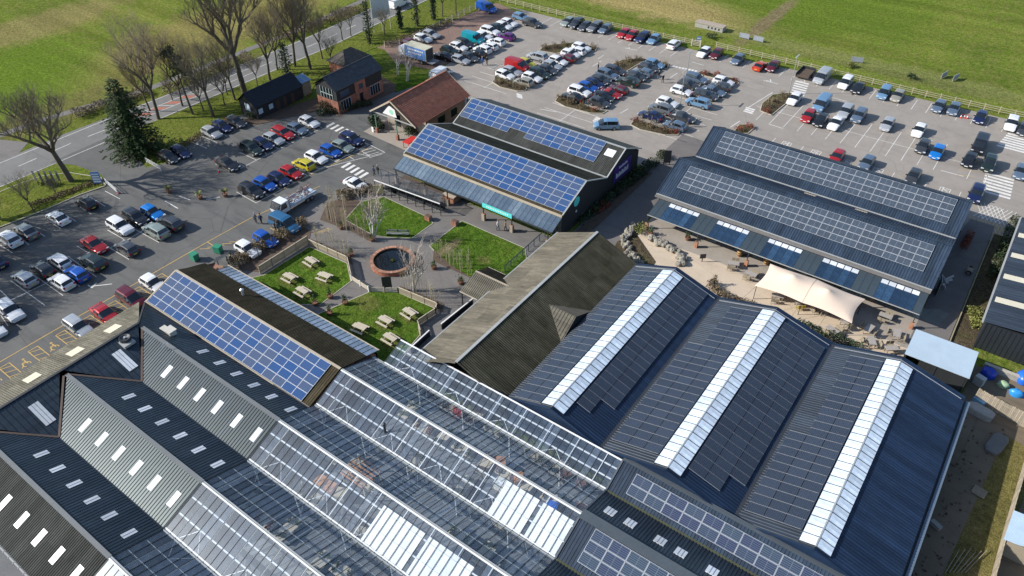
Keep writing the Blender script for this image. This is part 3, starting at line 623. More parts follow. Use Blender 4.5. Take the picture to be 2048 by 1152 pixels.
# ---- B: long dark hall with grey solar panels, canopy onto the patio
x0,x1=-37.1,-.2; ya,yb,yc,yd,ye=85.1,91.4,97.65,103.2,108.8; ze,zr=3.5,6.2
B=thing('long_hall','long dark hall with two rows of grey solar panels beside the sandy patio','building')
mb=MB(); mb.box(x0+.3,x1-.3,ya+.3,ye-.3,0,ze-.12)
for x in (x0+.296,x1-.296): gable_wall(mb,x,ya+.3,yc,2.6,ze-.1,zr-.12,yb); gable_wall(mb,x,yc,ye-.3,2.6,ze-.1,zr-.12,yd)
mb.build('wall',BLACKW,B)
rB=roof_slope(B,[(x0,ya,ze),(x1,ya,ze),(x1,yb,zr),(x0,yb,zr)],BLUEGR,pitch=.33)
rB2=roof_slope(B,[(x1,yc,ze),(x0,yc,ze),(x0,yb,zr),(x1,yb,zr)],BLUEGR,pitch=.33)
rB3=roof_slope(B,[(x0,yc+.05,ze+.05),(x1,yc+.05,ze+.05),(x1,yd,zr),(x0,yd,zr)],BLUEGR,pitch=.33)
rB4=roof_slope(B,[(x1,ye,ze),(x0,ye,ze),(x0,yd,zr),(x1,yd,zr)],BLUEGR,pitch=.33)
panels(rB,P_GREY,(x0,ya,ze),(x1,ya,ze),(x0,yb,zr),2.2,1.95,1.62,1.0,20,4,gap=.03)
panels(rB3,P_GREY,(x0,yc,ze),(x1,yc,ze),(x0,yd,zr),2.2,1.75,1.62,1.0,20,4,gap=.03)
mb=MB()
mb.bar((x0,yc,ze+.1),(x1,yc,ze+.1),.26,.06)
mb.build('valley_gutter',FLASH,B)
mb=MB()
for y in (yb,yd): mb.bar((x0,y,zr+.05),(x1,y,zr+.05),.3,.05)
for x in (x0,x1):
    for a,b in (((ya,ze),(yb,zr)),((yc,ze),(yb,zr)),((yc,ze),(yd,zr)),((ye,ze),(yd,zr))): mb.bar((x,a[0],a[1]+.03),(x,b[0],b[1]+.03),.14,.12)
mb.build('flashing',BLUEGR,B)
for xx in (-19,-12): rooflight(rB2,(xx,96.3),(x1,yc,ze),(x0,yc,ze),(x0,yb,zr),1.6,.8,FLASHT)
mb=MB(); mb.box(x0,x1,ya-.55,ya-.02,ze-.30,ze-.06); mb.build('fascia',M('grey_gutter',(.17,.16,.15),.6,.2,2),B)
mb=MB(); mb.box(x0,x1,ya-.12,ya+.01,ze-.04,ze+.05); mb.build('gutter',FLASH,B)
cz0,cz1,cy0,cy1=2.35,3.1,81.1,ya-.5
can=MB(); can.bar((x0+.8,cy0,cz0),(x1-.1,cy0,cz0),.12,.16); can.bar((x0+.8,cy1,cz1),(x1-.1,cy1,cz1),.10,.10)
canopy=can.build('canopy_frame',DSTEEL,B)
mb=MB(); mb.box(x0+.8,x1-.1,cy0-.14,cy0-.065,cz0+.0,cz0+.1); mb.build('gutter',FLASH,canopy)
n=40; px=(x1-x0-.9)/n; L=math.hypot(cy1-cy0,cz1-cz0); ang=math.atan2(cz1-cz0,cy1-cy0)
pm=MB(); pm.box(-px/2+.02,px/2-.02,-L/2,L/2,-.006,.006); pm1=pm.mesh('clear_pane',GLD)
DARKP=M('grey_canopy_sheet',(.045,.062,.075),.3,.15,2); pm=MB(); pm.box(-px/2+.02,px/2-.02,-L/2,L/2,-.006,.006); pm2=pm.mesh('dark_pane',DARKP)
BLUEP=glass('blue_canopy_glass',(.30,.46,.58),.84,(.035,.085,.16),.5,.06); pm=MB(); pm.box(-px/2+.02,px/2-.02,-L/2,L/2,-.006,.006); pm3=pm.mesh('blue_pane',BLUEP)
pm=MB(); pm.box(-px/2+.05,px/2-.05,-.33,.33,0,.03); pm4=pm.mesh('white_pane',TRANSL)
bars=MB()
for i in range(n):
    k=i%8; cx=x0+.8+px*(i+.5)
    ob('pane',pm3 if 2<=k<=6 else pm2,canopy,(cx,(cy0+cy1)/2,(cz0+cz1)/2+.03),rot=(ang,0,0))
    if 2<=k<=6:
        q=ob('rooflight',pm4,canopy,(cx,cy1-.52,cz1-.055),rot=(ang,0,0))
for i in range(n+1): bars.bar((x0+.8+px*i,cy0,cz0+.03),(x0+.8+px*i,cy1,cz1+.03),.035,.05)
bars.build('glazing_bars',DSTEEL,canopy)
for i,x in enumerate((-36.2,-28.6,-21.4,-14.0,-7.0,-.6)):
    mb=MB(); mb.box(x-.22,x+.22,cy0-.2,cy0+.2,0,.95); mb.build('brick_pier',BRICKD,B)
    mb=MB(); mb.box(x-.05,x+.05,cy0-.05,cy0+.05,.95,cz0); mb.build('post',DSTEEL,B)
mb=MB()
for i in range(9): mb.box(x0+1.3+4*i,x0+3.9+4*i,ya+.24,ya+.29,.1,2.2)
mb.build('shop_window',WIN,B)
mb=MB()
for i in range(9): mb.box(x0+.4+4*i,x0+1.2+4*i,ya+.2,ya+.285,0,2.2)
mb.build('brick_panel',BRICKD,B)
# ---- D: courtyard cafe with blue panels and brown lichened roof
x0,x1=-75.7,-47.2; ya,yb,yc=28.65,33.4,38.85; ze,zr=3.5,5.2
D=thing('cafe_building','gabled cafe with pale blue solar panels and brown lichened slope above the picnic lawn','building')
mb=MB(); mb.box(x0+.2,x1,ya+.1,yc-.5,0,ze-.2); gable_wall(mb,x0+.196,ya+.1,yc-.5,2.8,ze-.15,zr-.12,yb); mb.build('wall',BRICK,D)
rD=roof_slope(D,[(x0,ya,ze),(x1,ya,ze),(x1,yb,zr),(x0,yb,zr)],BROWNSH,pitch=.30)
ym=37.1; zm=zr+(ze-zr)*(ym-yb)/(yc-yb)
rD2=roof_slope(D,[(x1,ym,zm),(x0+.2,ym,zm),(x0,yb,zr),(x1,yb,zr)],BROWNSH,pitch=.22,h=.045,crest=.4,flank=.2)
panels(rD,P_BLUE6,(x0,ya,ze),(x1,ya,ze),(x0,yb,zr),.22,.12,1.57,.94,17,5,gap=.022)
px=.72; n=int((x1-x0-2.4)/px); L=math.hypot(yc-ym,zm-ze); ang=math.atan2(ze-zm,yc-ym)
pm=MB(); pm.box(-px/2+.025,px/2-.025,-L/2,L/2,-.006,.006); pm=pm.mesh('roof_pane',glass('pale_roof_glass',(.55,.62,.66),.82,(.36,.43,.52),.62,.2))
bars=MB()
for i in range(n): ob('pane',pm,rD2,(x1-px*(i+.5),(ym+yc)/2,(zm+ze)/2+.03),rot=(ang,0,0))
for i in range(n+1): bars.bar((x1-px*i,ym,zm+.03),(x1-px*i,yc,ze+.03),.05,.06)
bars.build('glazing_bars',DSTEEL,rD2)
mb=MB(); mb.bar((x1,yc+.05,ze),(x0+2.2,yc+.05,ze),.14,.12); mb.bar((x0,yb,zr+.05),(x1,yb,zr+.05),.3,.06); mb.bar((x0,ya,ze+.02),(x1,ya,ze+.02),.14,.1)
mb.bar((x0,ya,ze+.04),(x0,yb,zr+.04),.16,.12); mb.build('flashing',FLASHT,D)
mb=MB(); mb.box(x0+2.2,x1,yc-.35,yc-.3,.3,ze-.15); mb.build('shop_window',WIN,D)
mb=MB(); mb.lathe([(.14,0),(.14,1.0),(.24,1.0),(.24,1.08),(.05,1.25)],10,0,(-66.0,35.6,4.3)); mb.build('flue',ALU,D)
# ---- E: long ridged shed with mossy fibre-cement roof
xa,xb,xc=-43.3,-37.4,-31.2; y0,y1=40.6,69.0; ze,zr=3.5,6.0
E_=thing('ridged_shed','long shed with grey fibre-cement roof, mossy dark on one side, beside the lawns','building')
mb=MB(); mb.box(xa+.3,xc-.1,y0+.2,y1-.3,0,ze-.2); gable_wall(mb,y1-.296,xa+.3,xc-.1,2.6,ze-.15,zr-.12,xb,axis='y'); mb.build('wall',BLACKW,E_)
rE=roof_slope(E_,[(xa,y1,ze),(xa,y0-1.0,ze),(xb,y0-.2,zr),(xb,y1,zr)],FIBRE,pitch=.24,h=.06,crest=.3,flank=.25)
rE2=roof_slope(E_,[(xc,y0,ze),(xc,y1,ze),(xb,y1,zr),(xb,y0,zr)],FIBRED,pitch=.26,h=.085,crest=.3,flank=.25)
mb=MB(); mb.bar((xb,y0,zr+.06),(xb,y1,zr+.06),.34,.07); mb.build('ridge_cap',FLASH,E_)
mb=MB(); mb.bar((xa-.1,y0-.9,ze-.03),(xa-.1,y1,ze-.03),.14,.12); mb.build('gutter',FLASH,E_)
# little cross gable on the dark side and the entrance porch on the lawn side
g1,g2,gt=(-31.3,51.4,3.75),(-31.3,57.9,3.75),(-31.5,54.65,5.15); gi=(-35.2,54.65,5.15)
mb2=MB(); mb2.poly([gi,g1,gt]); mb2.poly([gi,gt,g2])
for k in range(9):
    t=(k+.5)/9; a=Vector(gi).lerp(Vector(gt),t); b_=Vector(gi).lerp(Vector(g1),t); mb2.bar(a+Vector((0,0,.03)),b_+Vector((0,0,.03)),.1,.05)
cgo=mb2.build('cross_gable',FIBRE,rE2)
mb=MB(); mb.poly([g1,g2,gt]); mb.poly([g1,(-31.25,51.4,3.2),(-31.25,57.9,3.2),g2]); mb.build('gable_end',BLACKW,rE2)
PO=thing('entrance_porch','small open porch with ribbed pitched roof in front of the ridged shed','porch')
pr0,pr1=(-46.6,55.5,4.2),(-41.0,55.5,4.2); e0,e1=(-46.9,52.6,2.75),(-44.2,52.6,2.75); f0,f1=(-46.9,58.4,2.75),(-44.2,58.4,2.75)
roof_slope(PO,[e0,e1,pr1,pr0],FIBRE,pitch=.26,h=.05,crest=.3,flank=.2)
roof_slope(PO,[f1,f0,pr0,pr1],BROWNSH,pitch=.26,h=.05,crest=.3,flank=.2)  # browner, darker sheet puts the shade of this slope into its colour
for p in (e0,f0):
    mb=MB(); mb.box(p[0]+.1,p[0]+.24,p[1]-.07+(.2 if p is e0 else -.2),p[1]+.07+(.2 if p is e0 else -.2),0,2.75); mb.build('post',DSTEEL,PO)
mb=MB(); mb.bar(e0,e1,.1,.12); mb.bar(f0,f1,.1,.12); mb.bar(pr0,pr1,.22,.06); mb.poly([(e0[0]+.02,e0[1],2.75),(e0[0]+.02,f0[1],2.75),(e0[0]+.3,55.5,4.15)]); mb.build('flashing',FLASHT,PO)
# glass screens beside the shed
GS=thing('glass_screen','low glass screen with black rail standing between the lawn and ridged shed','screen')
a,b=(-46.85,71.23,0.00),(-46.64,61.51,0.00)
mb=MB(); n=7
for i in range(n+1):
    t=i/n; p=Vector(a).lerp(Vector(b),t); mb.box(p.x-.04,p.x+.04,p.y-.04,p.y+.04,0,1.15)
mb.bar((a[0],a[1],1.15),(b[0],b[1],1.15),.1,.08); mb.build('rail',DSTEEL,GS)
for i in range(n):
    p=Vector(a).lerp(Vector(b),(i+.05)/n); q=Vector(a).lerp(Vector(b),(i+.95)/n); m2=MB(); m2.bar((p.x,p.y,.6),(q.x,q.y,.6),.015,1.0); m2.build('pane',GL,GS)
WB=thing('white_screen_wall','white-capped low wall stepping along the ridged shed above the picnic lawn','wall')
for p,q in (((-46.10,54.03,1.40),(-46.32,48.23,1.40)),((-46.74,46.53,1.40),(-46.58,43.01,1.40))):
    m2=MB(); m2.bar((p[0],p[1],.95),(q[0],q[1],.95),.16,.12); m2.build('capping',SIGNW,WB)
    m2=MB(); m2.bar((p[0],p[1],.44),(q[0],q[1],.44),.08,.88); m2.build('panel',DSTEEL,WB)
# ---- T: three-bay dark hall with solar panels and ridge glazing
T_=thing('three_bay_hall','three-bay dark hall with white ridge rooflights and dark solar panels','building')
vx=[-31.15,-20.1,-6.7,6.6]; rx=[-25.85,-13.43,-.03]; y0,y1=41.0,68.05; ze,zr=4.24,6.1
mb=MB(); mb.box(vx[0]+.2,vx[3]-.25,y0+.1,y1-.25,0,ze-.15)
for i in range(3):
    for y in (y0+.096,y1-.246): gable_wall(mb,y,vx[i],vx[i+1]-(.25 if i==2 else 0),3.4,ze-.14,zr-.1,rx[i],axis='y')
mb.build('wall',NAVY,T_)
for i in range(3):
    xl,xr,xm=vx[i],vx[i+1],rx[i]
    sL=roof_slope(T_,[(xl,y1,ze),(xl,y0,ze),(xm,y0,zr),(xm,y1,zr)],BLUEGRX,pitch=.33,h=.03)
    sR=roof_slope(T_,[(xr,y0,ze),(xr,y1,ze),(xm,y1,zr),(xm,y0,zr)],NAVY,pitch=.33,h=.03)  # darker sheet than the sunny left slope: the shade is in its colour
    Ll=(Vector((xl,y1,ze)),Vector((xl,y0,ze)),Vector((xm,y1,zr))); Lr=(Vector((xr,y0,ze)),Vector((xr,y1,ze)),Vector((xm,y0,zr)))
    # ridge glazing: one sheet per frame bay on either side
    ry0,ry1=y0+.3,y1-.9; n=26; d=(ry1-ry0)/n; lift=.16
    for sgn,base in ((-1,sL),(1,sR)):
        w=1.30; an=math.atan2(zr-ze,abs((xl if sgn<0 else xr)-xm)); m_=MB(); m_.box(-w/2,w/2,-d/2+.025,d/2-.025,-.02,.02); m_=m_.mesh('ridge_sheet',RIDGEL)
        for k in range(n):
            cx=xm+sgn*(w/2*math.cos(an)+.04); cz=zr+lift-w/2*math.sin(an)
            ob('ridge_light',m_,base,(cx,ry0+d*(k+.5),cz),rot=(0,sgn*an,0))
        m_=MB()
        for k in range(n+1):
            y=ry0+d*k; m_.bar((xm+sgn*.05,y,zr+lift+.015),(xm+sgn*(w*math.cos(an)+.02),y,zr+lift-w*math.sin(an)+.015),.07,.05)
        m_.bar((xm+sgn*(w*math.cos(an)+.03),ry0,zr+lift-w*math.sin(an)-.06),(xm+sgn*(w*math.cos(an)+.03),ry1,zr+lift-w*math.sin(an)-.06),.05,.14)
        m_.build('glazing_bars',DSTEEL,base)
    mb=MB(); mb.bar((xm,ry0,zr+lift+.02),(xm,ry1,zr+lift+.02),.12,.05); mb.build('ridge_cap',FLASH,T_)
    # panels, long side up the slope
    pl=1.62; Lt=math.hypot(xm-xl,zr-ze); nr=2 if i==0 else 3
    me=panel_mesh('hall_panel',1.04,pl,PVD,PVFD,.02)
    st=Lt-1.5-nr*(pl+.03)
    sk=set() if i==0 else ({(k,0) for k in range(0,7)} if i==1 else {(k,0) for k in range(0,12)})
    def rails(par,A,B,Dd,s0,t0,n,w,gap,L,mt,k0=0,sh=0):
        A,S,T,N=slope_frame(A,B,Dd); m_=MB()
        for k in range(n+1): m_.bar(A+S*(s0+k*(w+gap)-gap/2)+T*(t0+(sh if k<k0 else 0))+N*.125,A+S*(s0+k*(w+gap)-gap/2)+T*(t0+L)+N*.125,.045,.03,up=N)
        m_.build('mounting_rail',mt,par)
    rails(sL,Ll[0],Ll[1],Ll[2],1.5,st,22 if i else 23,1.04,.055,nr*(pl+.02),M('bright_rail',(.34,.36,.38),.4,.1,3,metal=.3),(0,7,12)[i],pl+.02)
    panels(sL,me,Ll[0],Ll[1],Ll[2],1.5,st,1.04,pl,22 if i else 23,nr,gap=.055,skip=sk)
    if i<2:
        Lt=math.hypot(xr-xm,zr-ze); nr=2 if i==0 else 3; st=Lt-1.5-nr*(pl+.03)
        sk={(k,0) for k in range(0,2)}
        rails(sR,Lr[0],Lr[1],Lr[2],1.7+(0 if i else .8),st+.02,22,1.04,.045,nr*(pl+.02),M('shaded_rail',(.22,.24,.27),.5,.1,3),2,pl+.02)  # dimmer copy of the left-hand rails, shade of this slope put into the colour
        panels(sR,me,Lr[0],Lr[1],Lr[2],1.7+(0 if i else .8),st,1.04,pl,22,nr,gap=.045,skip=sk)
    mb=MB()
    for sgn,xe in ((-1,xl),(1,xr)): mb.bar((xe+(.3 if sgn<0 else -.3),y1-.62,ze+.19),(xm,y1-.62,zr+.12),.06,.06)
    mb.build('safety_rail',ALU,T_)
    for yy in (y0,y1):
        mb=MB()
        for xe in (xl,xr): mb.bar((xe,yy,ze+.02),(xm,yy,zr+.02),.12,.16)
        mb.build('flashing',NAVY,T_)
mb=MB(); mb.box(vx[3]+.25,vx[3]+.62,y0,y1,ze-.52,ze-.32); mb.build('gutter',M('blue_grey_gutter',(.11,.15,.20),.5,.15,2),T_)
mb=MB(); mb.box(vx[3]+.02,vx[3]+.25,y0,y1-.05,ze-.5,ze-.44); mb.build('gutter_bed',DSTEEL,T_)
mb=MB()
for x in vx[1:3]: mb.box(x-.16,x+.16,y0,y1,ze+.02,ze+.06)
mb.build('valley_gutter',DSTEEL,T_)
# ---- G: the greenhouse, bays side by side; each pane its own object
G=thing('greenhouse','multi-bay glass greenhouse with white frames between the dark metal roofs','greenhouse')
gx0,gx1=-47.0,-17.5; ZG,ZR=3.5,5.2
SL=[ # (gutter y, ridge y, ridge z, x0, x1)
 (37.75,40.75,4.72,-45.4,gx1),(37.75,33.4,ZR,gx0,gx1),(29.35,33.4,ZR,gx0,gx1),(29.35,25.0,ZR,gx0,gx1),(20.75,25.0,ZR,gx0,gx1),(20.75,16.15,ZR,gx0,-24),(11.6,16.15,ZR,gx0,-30),(11.6,7.0,ZR,gx0,-37),(2.3,7.0,ZR,gx0,-40)]
pw=.74; blinds=[(2,-24.9,-21.3),(2,-20.9,-17.7),(4,-32.2,-27.4),(4,-26.9,-22.0)]
for si,(yg,yr,zr,xa,xb) in enumerate(SL):
    L=math.hypot(yr-yg,zr-ZG); ang=math.atan2(zr-ZG,yr-yg); n=int((xb-xa)/pw); w=(xb-xa)/n
    sl=MB(); sl.bar((xa,yg+(.12 if yr>yg else -.12),ZG+.04),(xb,yg+(.12 if yr>yg else -.12),ZG+.04),.11,.10)
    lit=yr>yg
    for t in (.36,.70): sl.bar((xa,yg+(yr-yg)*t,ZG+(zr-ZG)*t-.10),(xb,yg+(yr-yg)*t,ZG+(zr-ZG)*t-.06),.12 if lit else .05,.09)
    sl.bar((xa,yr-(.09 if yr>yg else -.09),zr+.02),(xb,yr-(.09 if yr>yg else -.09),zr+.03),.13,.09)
    fr=sl.build('roof_frame',WSTEEL if lit else M('shaded_white_steel',(.34,.36,.36),.5,.15,3),G)  # rear slopes get a greyed copy of the white frame, shade in its colour
    pm=MB(); pm.box(-w/2+.02,w/2-.02,-L/2,L/2,-.004,.004); pm=pm.mesh('glass_pane',GL); bars=MB()
    for i in range(n): ob('pane',pm,fr,(xa+w*(i+.5),(yg+yr)/2,(ZG+zr)/2),rot=(math.atan((zr-ZG)/(yr-yg)),0,0))
    for i in range(n+1): bars.bar((xa+w*i,yg,ZG+.02),(xa+w*i,yr,zr+.02),.034,.05)
    bars.build('glazing_bars',DSTEEL,fr)
    tr=MB(); k=0; x=xa+1.5
    while x<xb-.5:
        tr.bar((x,yg,ZG-.12),(x,yr,zr-.12),.06,.09) if k%2==0 else None
        if k%4==0 and x+3.1<xb:
            ym=yg+(yr-yg)*.36; zm=ZG+(zr-ZG)*.36
            tr.tube((x,yg,ZG-.18),(x+1.55,ym,zm-.18),.034,.034,4); tr.tube((x+1.55,ym,zm-.18),(x+3.1,yg,ZG-.18),.034,.034,4)
        x+=1.55; k+=1
    tr.build('truss',WSTEEL if lit else MATS['shaded_white_steel'],fr)
gt=MB()
for y in (37.75,29.35,20.75,11.6): gt.box(gx0,gx1 if y>20 else -24,y-.17,y+.17,ZG-.16,ZG-.02)
gt.build('gutter',FLASH,G)
for y in (37.75,29.35,20.75):
    for x in (-46.5,-40.5,-34.5,-28.5,-22.5):
        mb=MB(); mb.box(x-.06,x+.06,y-.06,y+.06,0.05,ZG-.16); mb.build('column',WSTEEL,G)
for si,xa,xb in blinds:
    yg,yr,zr,_,_=SL[si]; mb=MB(); a,b=.03,.80
    mb.poly([(xa,yg+(yr-yg)*a,ZG+(zr-ZG)*a-.045),(xb,yg+(yr-yg)*a,ZG+(zr-ZG)*a-.045),(xb,yg+(yr-yg)*b,ZG+(zr-ZG)*b-.045),(xa,yg+(yr-yg)*b,ZG+(zr-ZG)*b-.045)])
    mb.build('shade_blind',BLIND,G)
fl=MB(); fl.lathe([(.13,-.5),(.13,1.0),(.2,1.0),(.2,1.12),(.05,1.2)],10,0,(-38.3,30.6,4.2)); fl.build('flue',DSTEEL,G)
# what stands inside: benches, stands and stacked goods
random.seed(11)
def leafball(mb,c,r,n,mi=0,sq=.8,size=.22):
    for i in range(n):
        u=random.gauss(0,1),random.gauss(0,1),random.gauss(0,1); d=Vector(u).normalized()*r*random.uniform(.55,1)
        d.z*=sq; p=Vector(c)+d; s=size*random.uniform(.6,1.3); t=Vector((random.uniform(-1,1),random.uniform(-1,1),random.uniform(-.4,.8))).normalized()
        a=t.orthogonal().normalized()*s; b=t.cross(a).normalized()*s*.7
        mb.add([p-a,p-b*.8,p+a,p+b],[(0,1,2,3)],mi)
def bench_mesh():
    mb=MB(); mb.box(-.6,.6,-1.2,1.2,.62,.72); return mb.mesh('bench_top',WOODP)
bt=bench_mesh(); mb=MB(); mb.box(-.05,.05,-.05,.05,0,.62); lg=mb.mesh('bench_leg',DSTEEL)
plants=[]
for mt in (LEAFG,LEAFY,LEAFR,IVY):
    mb=MB()
    for i in range(8): leafball(mb,(-.4+.27*(i%4),-.9+.6*(i//4)*2+.1*i,.92),.26,26,0,.8,.13)
    plants.append(mb.mesh('potted_plants',mt))
GB='plant benches under the greenhouse glass'
for r,y in enumerate((35.6,31.4,27.2,22.9,18.6,39.2)):
    k=0; x=-45.2
    while x<gx1-1.2:
        if (r,k) not in ((1,2),(1,3),(3,5),(3,6)) and random.random()<.78:
            kind=random.randrange(4)
            t=thing('plant_bench','low timber plant bench crowded with pots under the greenhouse glass','bench',(x,y+random.uniform(-.5,.5),.05),math.pi/2 if k%2 else 0,GB)
            ob('top',bt,t)
            for a,b in ((-.5,-1.1),(.5,-1.1),(-.5,1.1),(.5,1.1)): ob('leg',lg,t,(a,b,0))
            ob('potted_plants',plants[kind],t)
        x+=random.uniform(2.2,3.0); k+=1
mb=MB(); mb.box(-.5,.5,-.6,.6,0,.14); mb.box(-.48,.48,-.55,.55,.14,1.1,1); pallet=mb.mesh('pallet_goods',[WOOD,ORANGE])
for i,(x,y,m_) in enumerate([(-41.3,24.2,ORANGE),(-40.0,24.2,ORANGE),(-38.7,24.3,WOODP),(-28.4,36.2,ORANGE),(-25.9,35.7,ORANGE),(-22.5,38.8,TERRA),(-20.6,38.9,TERRA),(-31.5,22.4,YPLAST),(-27.0,34.2,SIGNW),(-21.5,34.9,PBLUE),(-36.0,38.9,PLRED)]):
    o=ob('goods_pallet',pallet,None,(x,y,.05),.2*i); o.material_slots[1].link='OBJECT'; o.material_slots[1].material=m_
    tag(o,'%s goods stacked on a pallet under the greenhouse glass, %s from the left'%({ORANGE:'orange',WOODP:'pale timber',TERRA:'terracotta',YPLAST:'yellow',SIGNW:'white',PBLUE:'blue',PLRED:'red'}[m_],ORD[i]),'goods','goods on pallets in the greenhouse')
# timber gazebo frame with slatted top seen through the glass
gz=thing('timber_gazebo','timber slatted gazebo frame standing under the greenhouse glass','gazebo',(-38.0,26.6,.05))
for a in (-1.4,1.4):
    for b in (-1.1,1.1): mb=MB(); mb.box(a-.06,a+.06,b-.06,b+.06,0,2.2); mb.build('post',WOODP,gz)
for i in range(7): mb=MB(); mb.box(-1.6,1.6,-1.2+.4*i-.06,-1.2+.4*i+.06,2.2,2.34); mb.build('slat',ORANGE,gz)
# ---- F: dark metal roofs with rooflights to the left of the greenhouse
F=thing('metal_roof_hall','dark ribbed metal hall of hipped gables with rows of small white rooflights','building')
fx1=gx0
mb=MB(); mb.box(-76.2,fx1-.1,2.6,28.4,0,3.0); mb.build('wall',BLACKW,F)
wr=(-70.6,5.45)
s={}
s['2n']=[(fx1,28.6,3.5),(-75.7,28.6,3.3),(wr[0],25.0,5.4),(fx1,25.0,ZR)]
s['2s']=[(-64.4,20.75,3.5),(fx1,20.75,3.5),(fx1,25,ZR),(-69.9,25,ZR)]
s['3n']=[(fx1,20.75,3.5),(-64.4,20.75,3.5),(-69.9,16.15,ZR),(fx1,16.15,ZR)]
s['3s']=[(-64.4,11.6,3.5),(fx1,11.6,3.5),(fx1,16.15,ZR),(-69.9,16.15,ZR)]
s['4n']=[(fx1,11.6,3.5),(-64.4,11.6,3.5),(-69.9,7.0,ZR),(fx1,7.0,ZR)]
s['4s']=[(-70,2.3,3.5),(fx1,2.3,3.5),(fx1,7.0,ZR),(-70,7.0,ZR)]
so_={}
for k,p in s.items():
    so_[k]=roof_slope(F,p,GREYSH if k=='4s' else SLATEM,pitch=.36 if k!='4s' else .24,h=.05,crest=.66,flank=.08)
w1=roof_slope(F,[(-77,-6,3.0),(-77,28.4,3.0),(wr[0],25.1,wr[1]),(wr[0],-6,wr[1])],M('grey_fibre_cement',(.125,.118,.092),.9,.16,1.3,.1,spec=.2,stain=(.085,.08,.06),stain_amt=.6,sheet=(2.4,1.05),streak=(.14,3.2,1)),pitch=.24,h=.05,crest=.3,flank=.25)
for y in (20.75,11.6):
    a=(-64.4,y,3.55); mb=MB(); mb.poly([(wr[0],y-4.6,wr[1]),a,(wr[0],y+4.25,wr[1])])
    for i in range(1,15):
        t=i/15; yy=y-4.6+8.85*t; tt=1-abs((t-.52)/(.52 if t<.52 else .48)); xx=wr[0]+6.2*tt; zz=wr[1]-1.9*tt
        mb.bar((wr[0],yy,wr[1]+.02),(xx,yy,zz+.02),.07,.05)
    hip=mb.build('hip_slope',SLATEM,F)
    m2=MB(); c=Vector((-67.6,y+.4,0)); N=Vector((1.9,0,6.2)).normalized(); Sx=Vector((0,1,0)); Tx=Vector((6.2,0,-1.9)).normalized()
    c.z=wr[1]-1.9*(c.x-wr[0])/6.2+.06
    for j in range(3): m2.add([c+Sx*(-.52+.36*j)+Tx*(-1.5),c+Sx*(-.52+.36*j+.32)+Tx*(-1.5),c+Sx*(-.52+.36*j+.32)+Tx*1.5,c+Sx*(-.52+.36*j)+Tx*1.5],[(0,1,2,3)])
    m2.build('rooflight',TRANSL,hip)
    for q in ((-69.9,y+4.25,ZR),(-69.9,y-4.6,ZR)):
        m2=MB(); m2.bar((q[0],q[1],q[2]+.1),(a[0],a[1],a[2]+.06),.22,.05); m2.build('valley_flashing',M('rust_brown_flashing',(.10,.07,.055),.8,.25,4),F)
mb=MB()
for y in (25.0,16.15,7.0): mb.bar((-69.9,y,ZR+.06),(fx1,y,ZR+.06),.42,.07)
mb.build('ridge_cap',M('grey_ridge_cap',(.16,.17,.17),.5,.12,3),F)
mb=MB(); mb.bar((wr[0],-6,wr[1]+.06),(wr[0],25.1,wr[1]+.06),.3,.06); mb.bar((wr[0],25.05,wr[1]+.05),(-75.8,28.5,3.4),.2,.06); mb.bar((-75.6,28.6,3.45),(fx1,28.6,3.55),.12,.08); mb.build('flashing',DSTEEL,F)
mb=MB()
for y in (20.75,11.6): mb.box(-64.2,fx1,y-.14,y+.14,3.53,3.56)
mb.build('valley_gutter',DSTEEL,F)
for k,zc,L_ in (('2n',4.3,[(-62.31,27.08,4.30),(-59.34,27.13,4.30),(-56.50,27.08,4.30),(-53.66,27.08,4.30),(-50.90,27.02,4.30),(-47.96,26.98,4.30)]),
    ('2s',4.35,[(-62.64,22.81,4.35),(-59.80,22.89,4.35),(-56.99,22.94,4.35),(-54.12,22.93,4.35),(-51.10,22.85,4.35),(-48.12,22.83,4.35)]),
    ('3n',4.35,[(-62.72,18.50,4.35),(-59.92,18.45,4.35),(-56.99,18.47,4.35),(-54.02,18.45,4.35),(-51.15,18.43,4.35),(-48.25,18.37,4.35)]),
    ('3s',4.35,[(-62.88,13.78,4.35),(-59.94,13.83,4.35),(-57.04,13.77,4.35),(-54.15,13.71,4.35),(-51.30,13.71,4.35),(-48.31,13.75,4.35)]),
    ('4n',4.35,[(-62.94,9.40,4.35),(-60.05,9.34,4.35),(-57.16,9.36,4.35),(-54.24,9.36,4.35),(-51.44,9.35,4.35),(-48.45,9.30,4.35)]),
    ('4s',4.35,[(-60.38,4.75,4.35),(-57.35,4.60,4.35),(-54.39,4.55,4.35),(-51.52,4.53,4.35),(-48.63,4.61,4.35)])):
    p=s[k]
    ym=sum(q[1] for q in L_)/len(L_)
    for q in L_: rooflight(so_[k],(q[0],ym),p[0],p[1],p[-1] if k!='2n' else p[3],.62 if k[1]=='n' else .66,1.45 if k[1]=='s' else 1.25,strips=1 if k[1]=='n' else 0)
for y in (23.3,18.8,14.0,9.2): rooflight(w1,(-73.5,y),(-77,-6,3.0),(-77,28.4,3.0),(wr[0],-6,wr[1]),1.5,2.0,M('cream_rooflight',(.58,.54,.42),.6,.1,3))
mb=MB(); mb.box(-70.2,-68.6,22.0,23.3,4.95,5.25); fan=mb.build('roof_fan',FLASH,F)
mb=MB(); mb.lathe([(.62,0),(.62,.35),(.55,.35),(.2,.18)],16,0,(-69.6,22.75,5.25)); mb.lathe([(.14,.2),(.14,.4)],8,1,(-69.6,22.75,5.25)); mb.build('fan_drum',[DSTEEL,ALU],fan)
mb=MB(); mb.box(-69.0,-67.2,26.3,27.0,4.55,4.62); mb.box(-67.9,-66.9,26.3,27.1,4.3,4.9); mb.box(-68.0,-66.8,26.2,27.2,4.9,5.0); mb.build('vent_box',M('cream_paint',(.52,.50,.44),.6,.15,3),F)
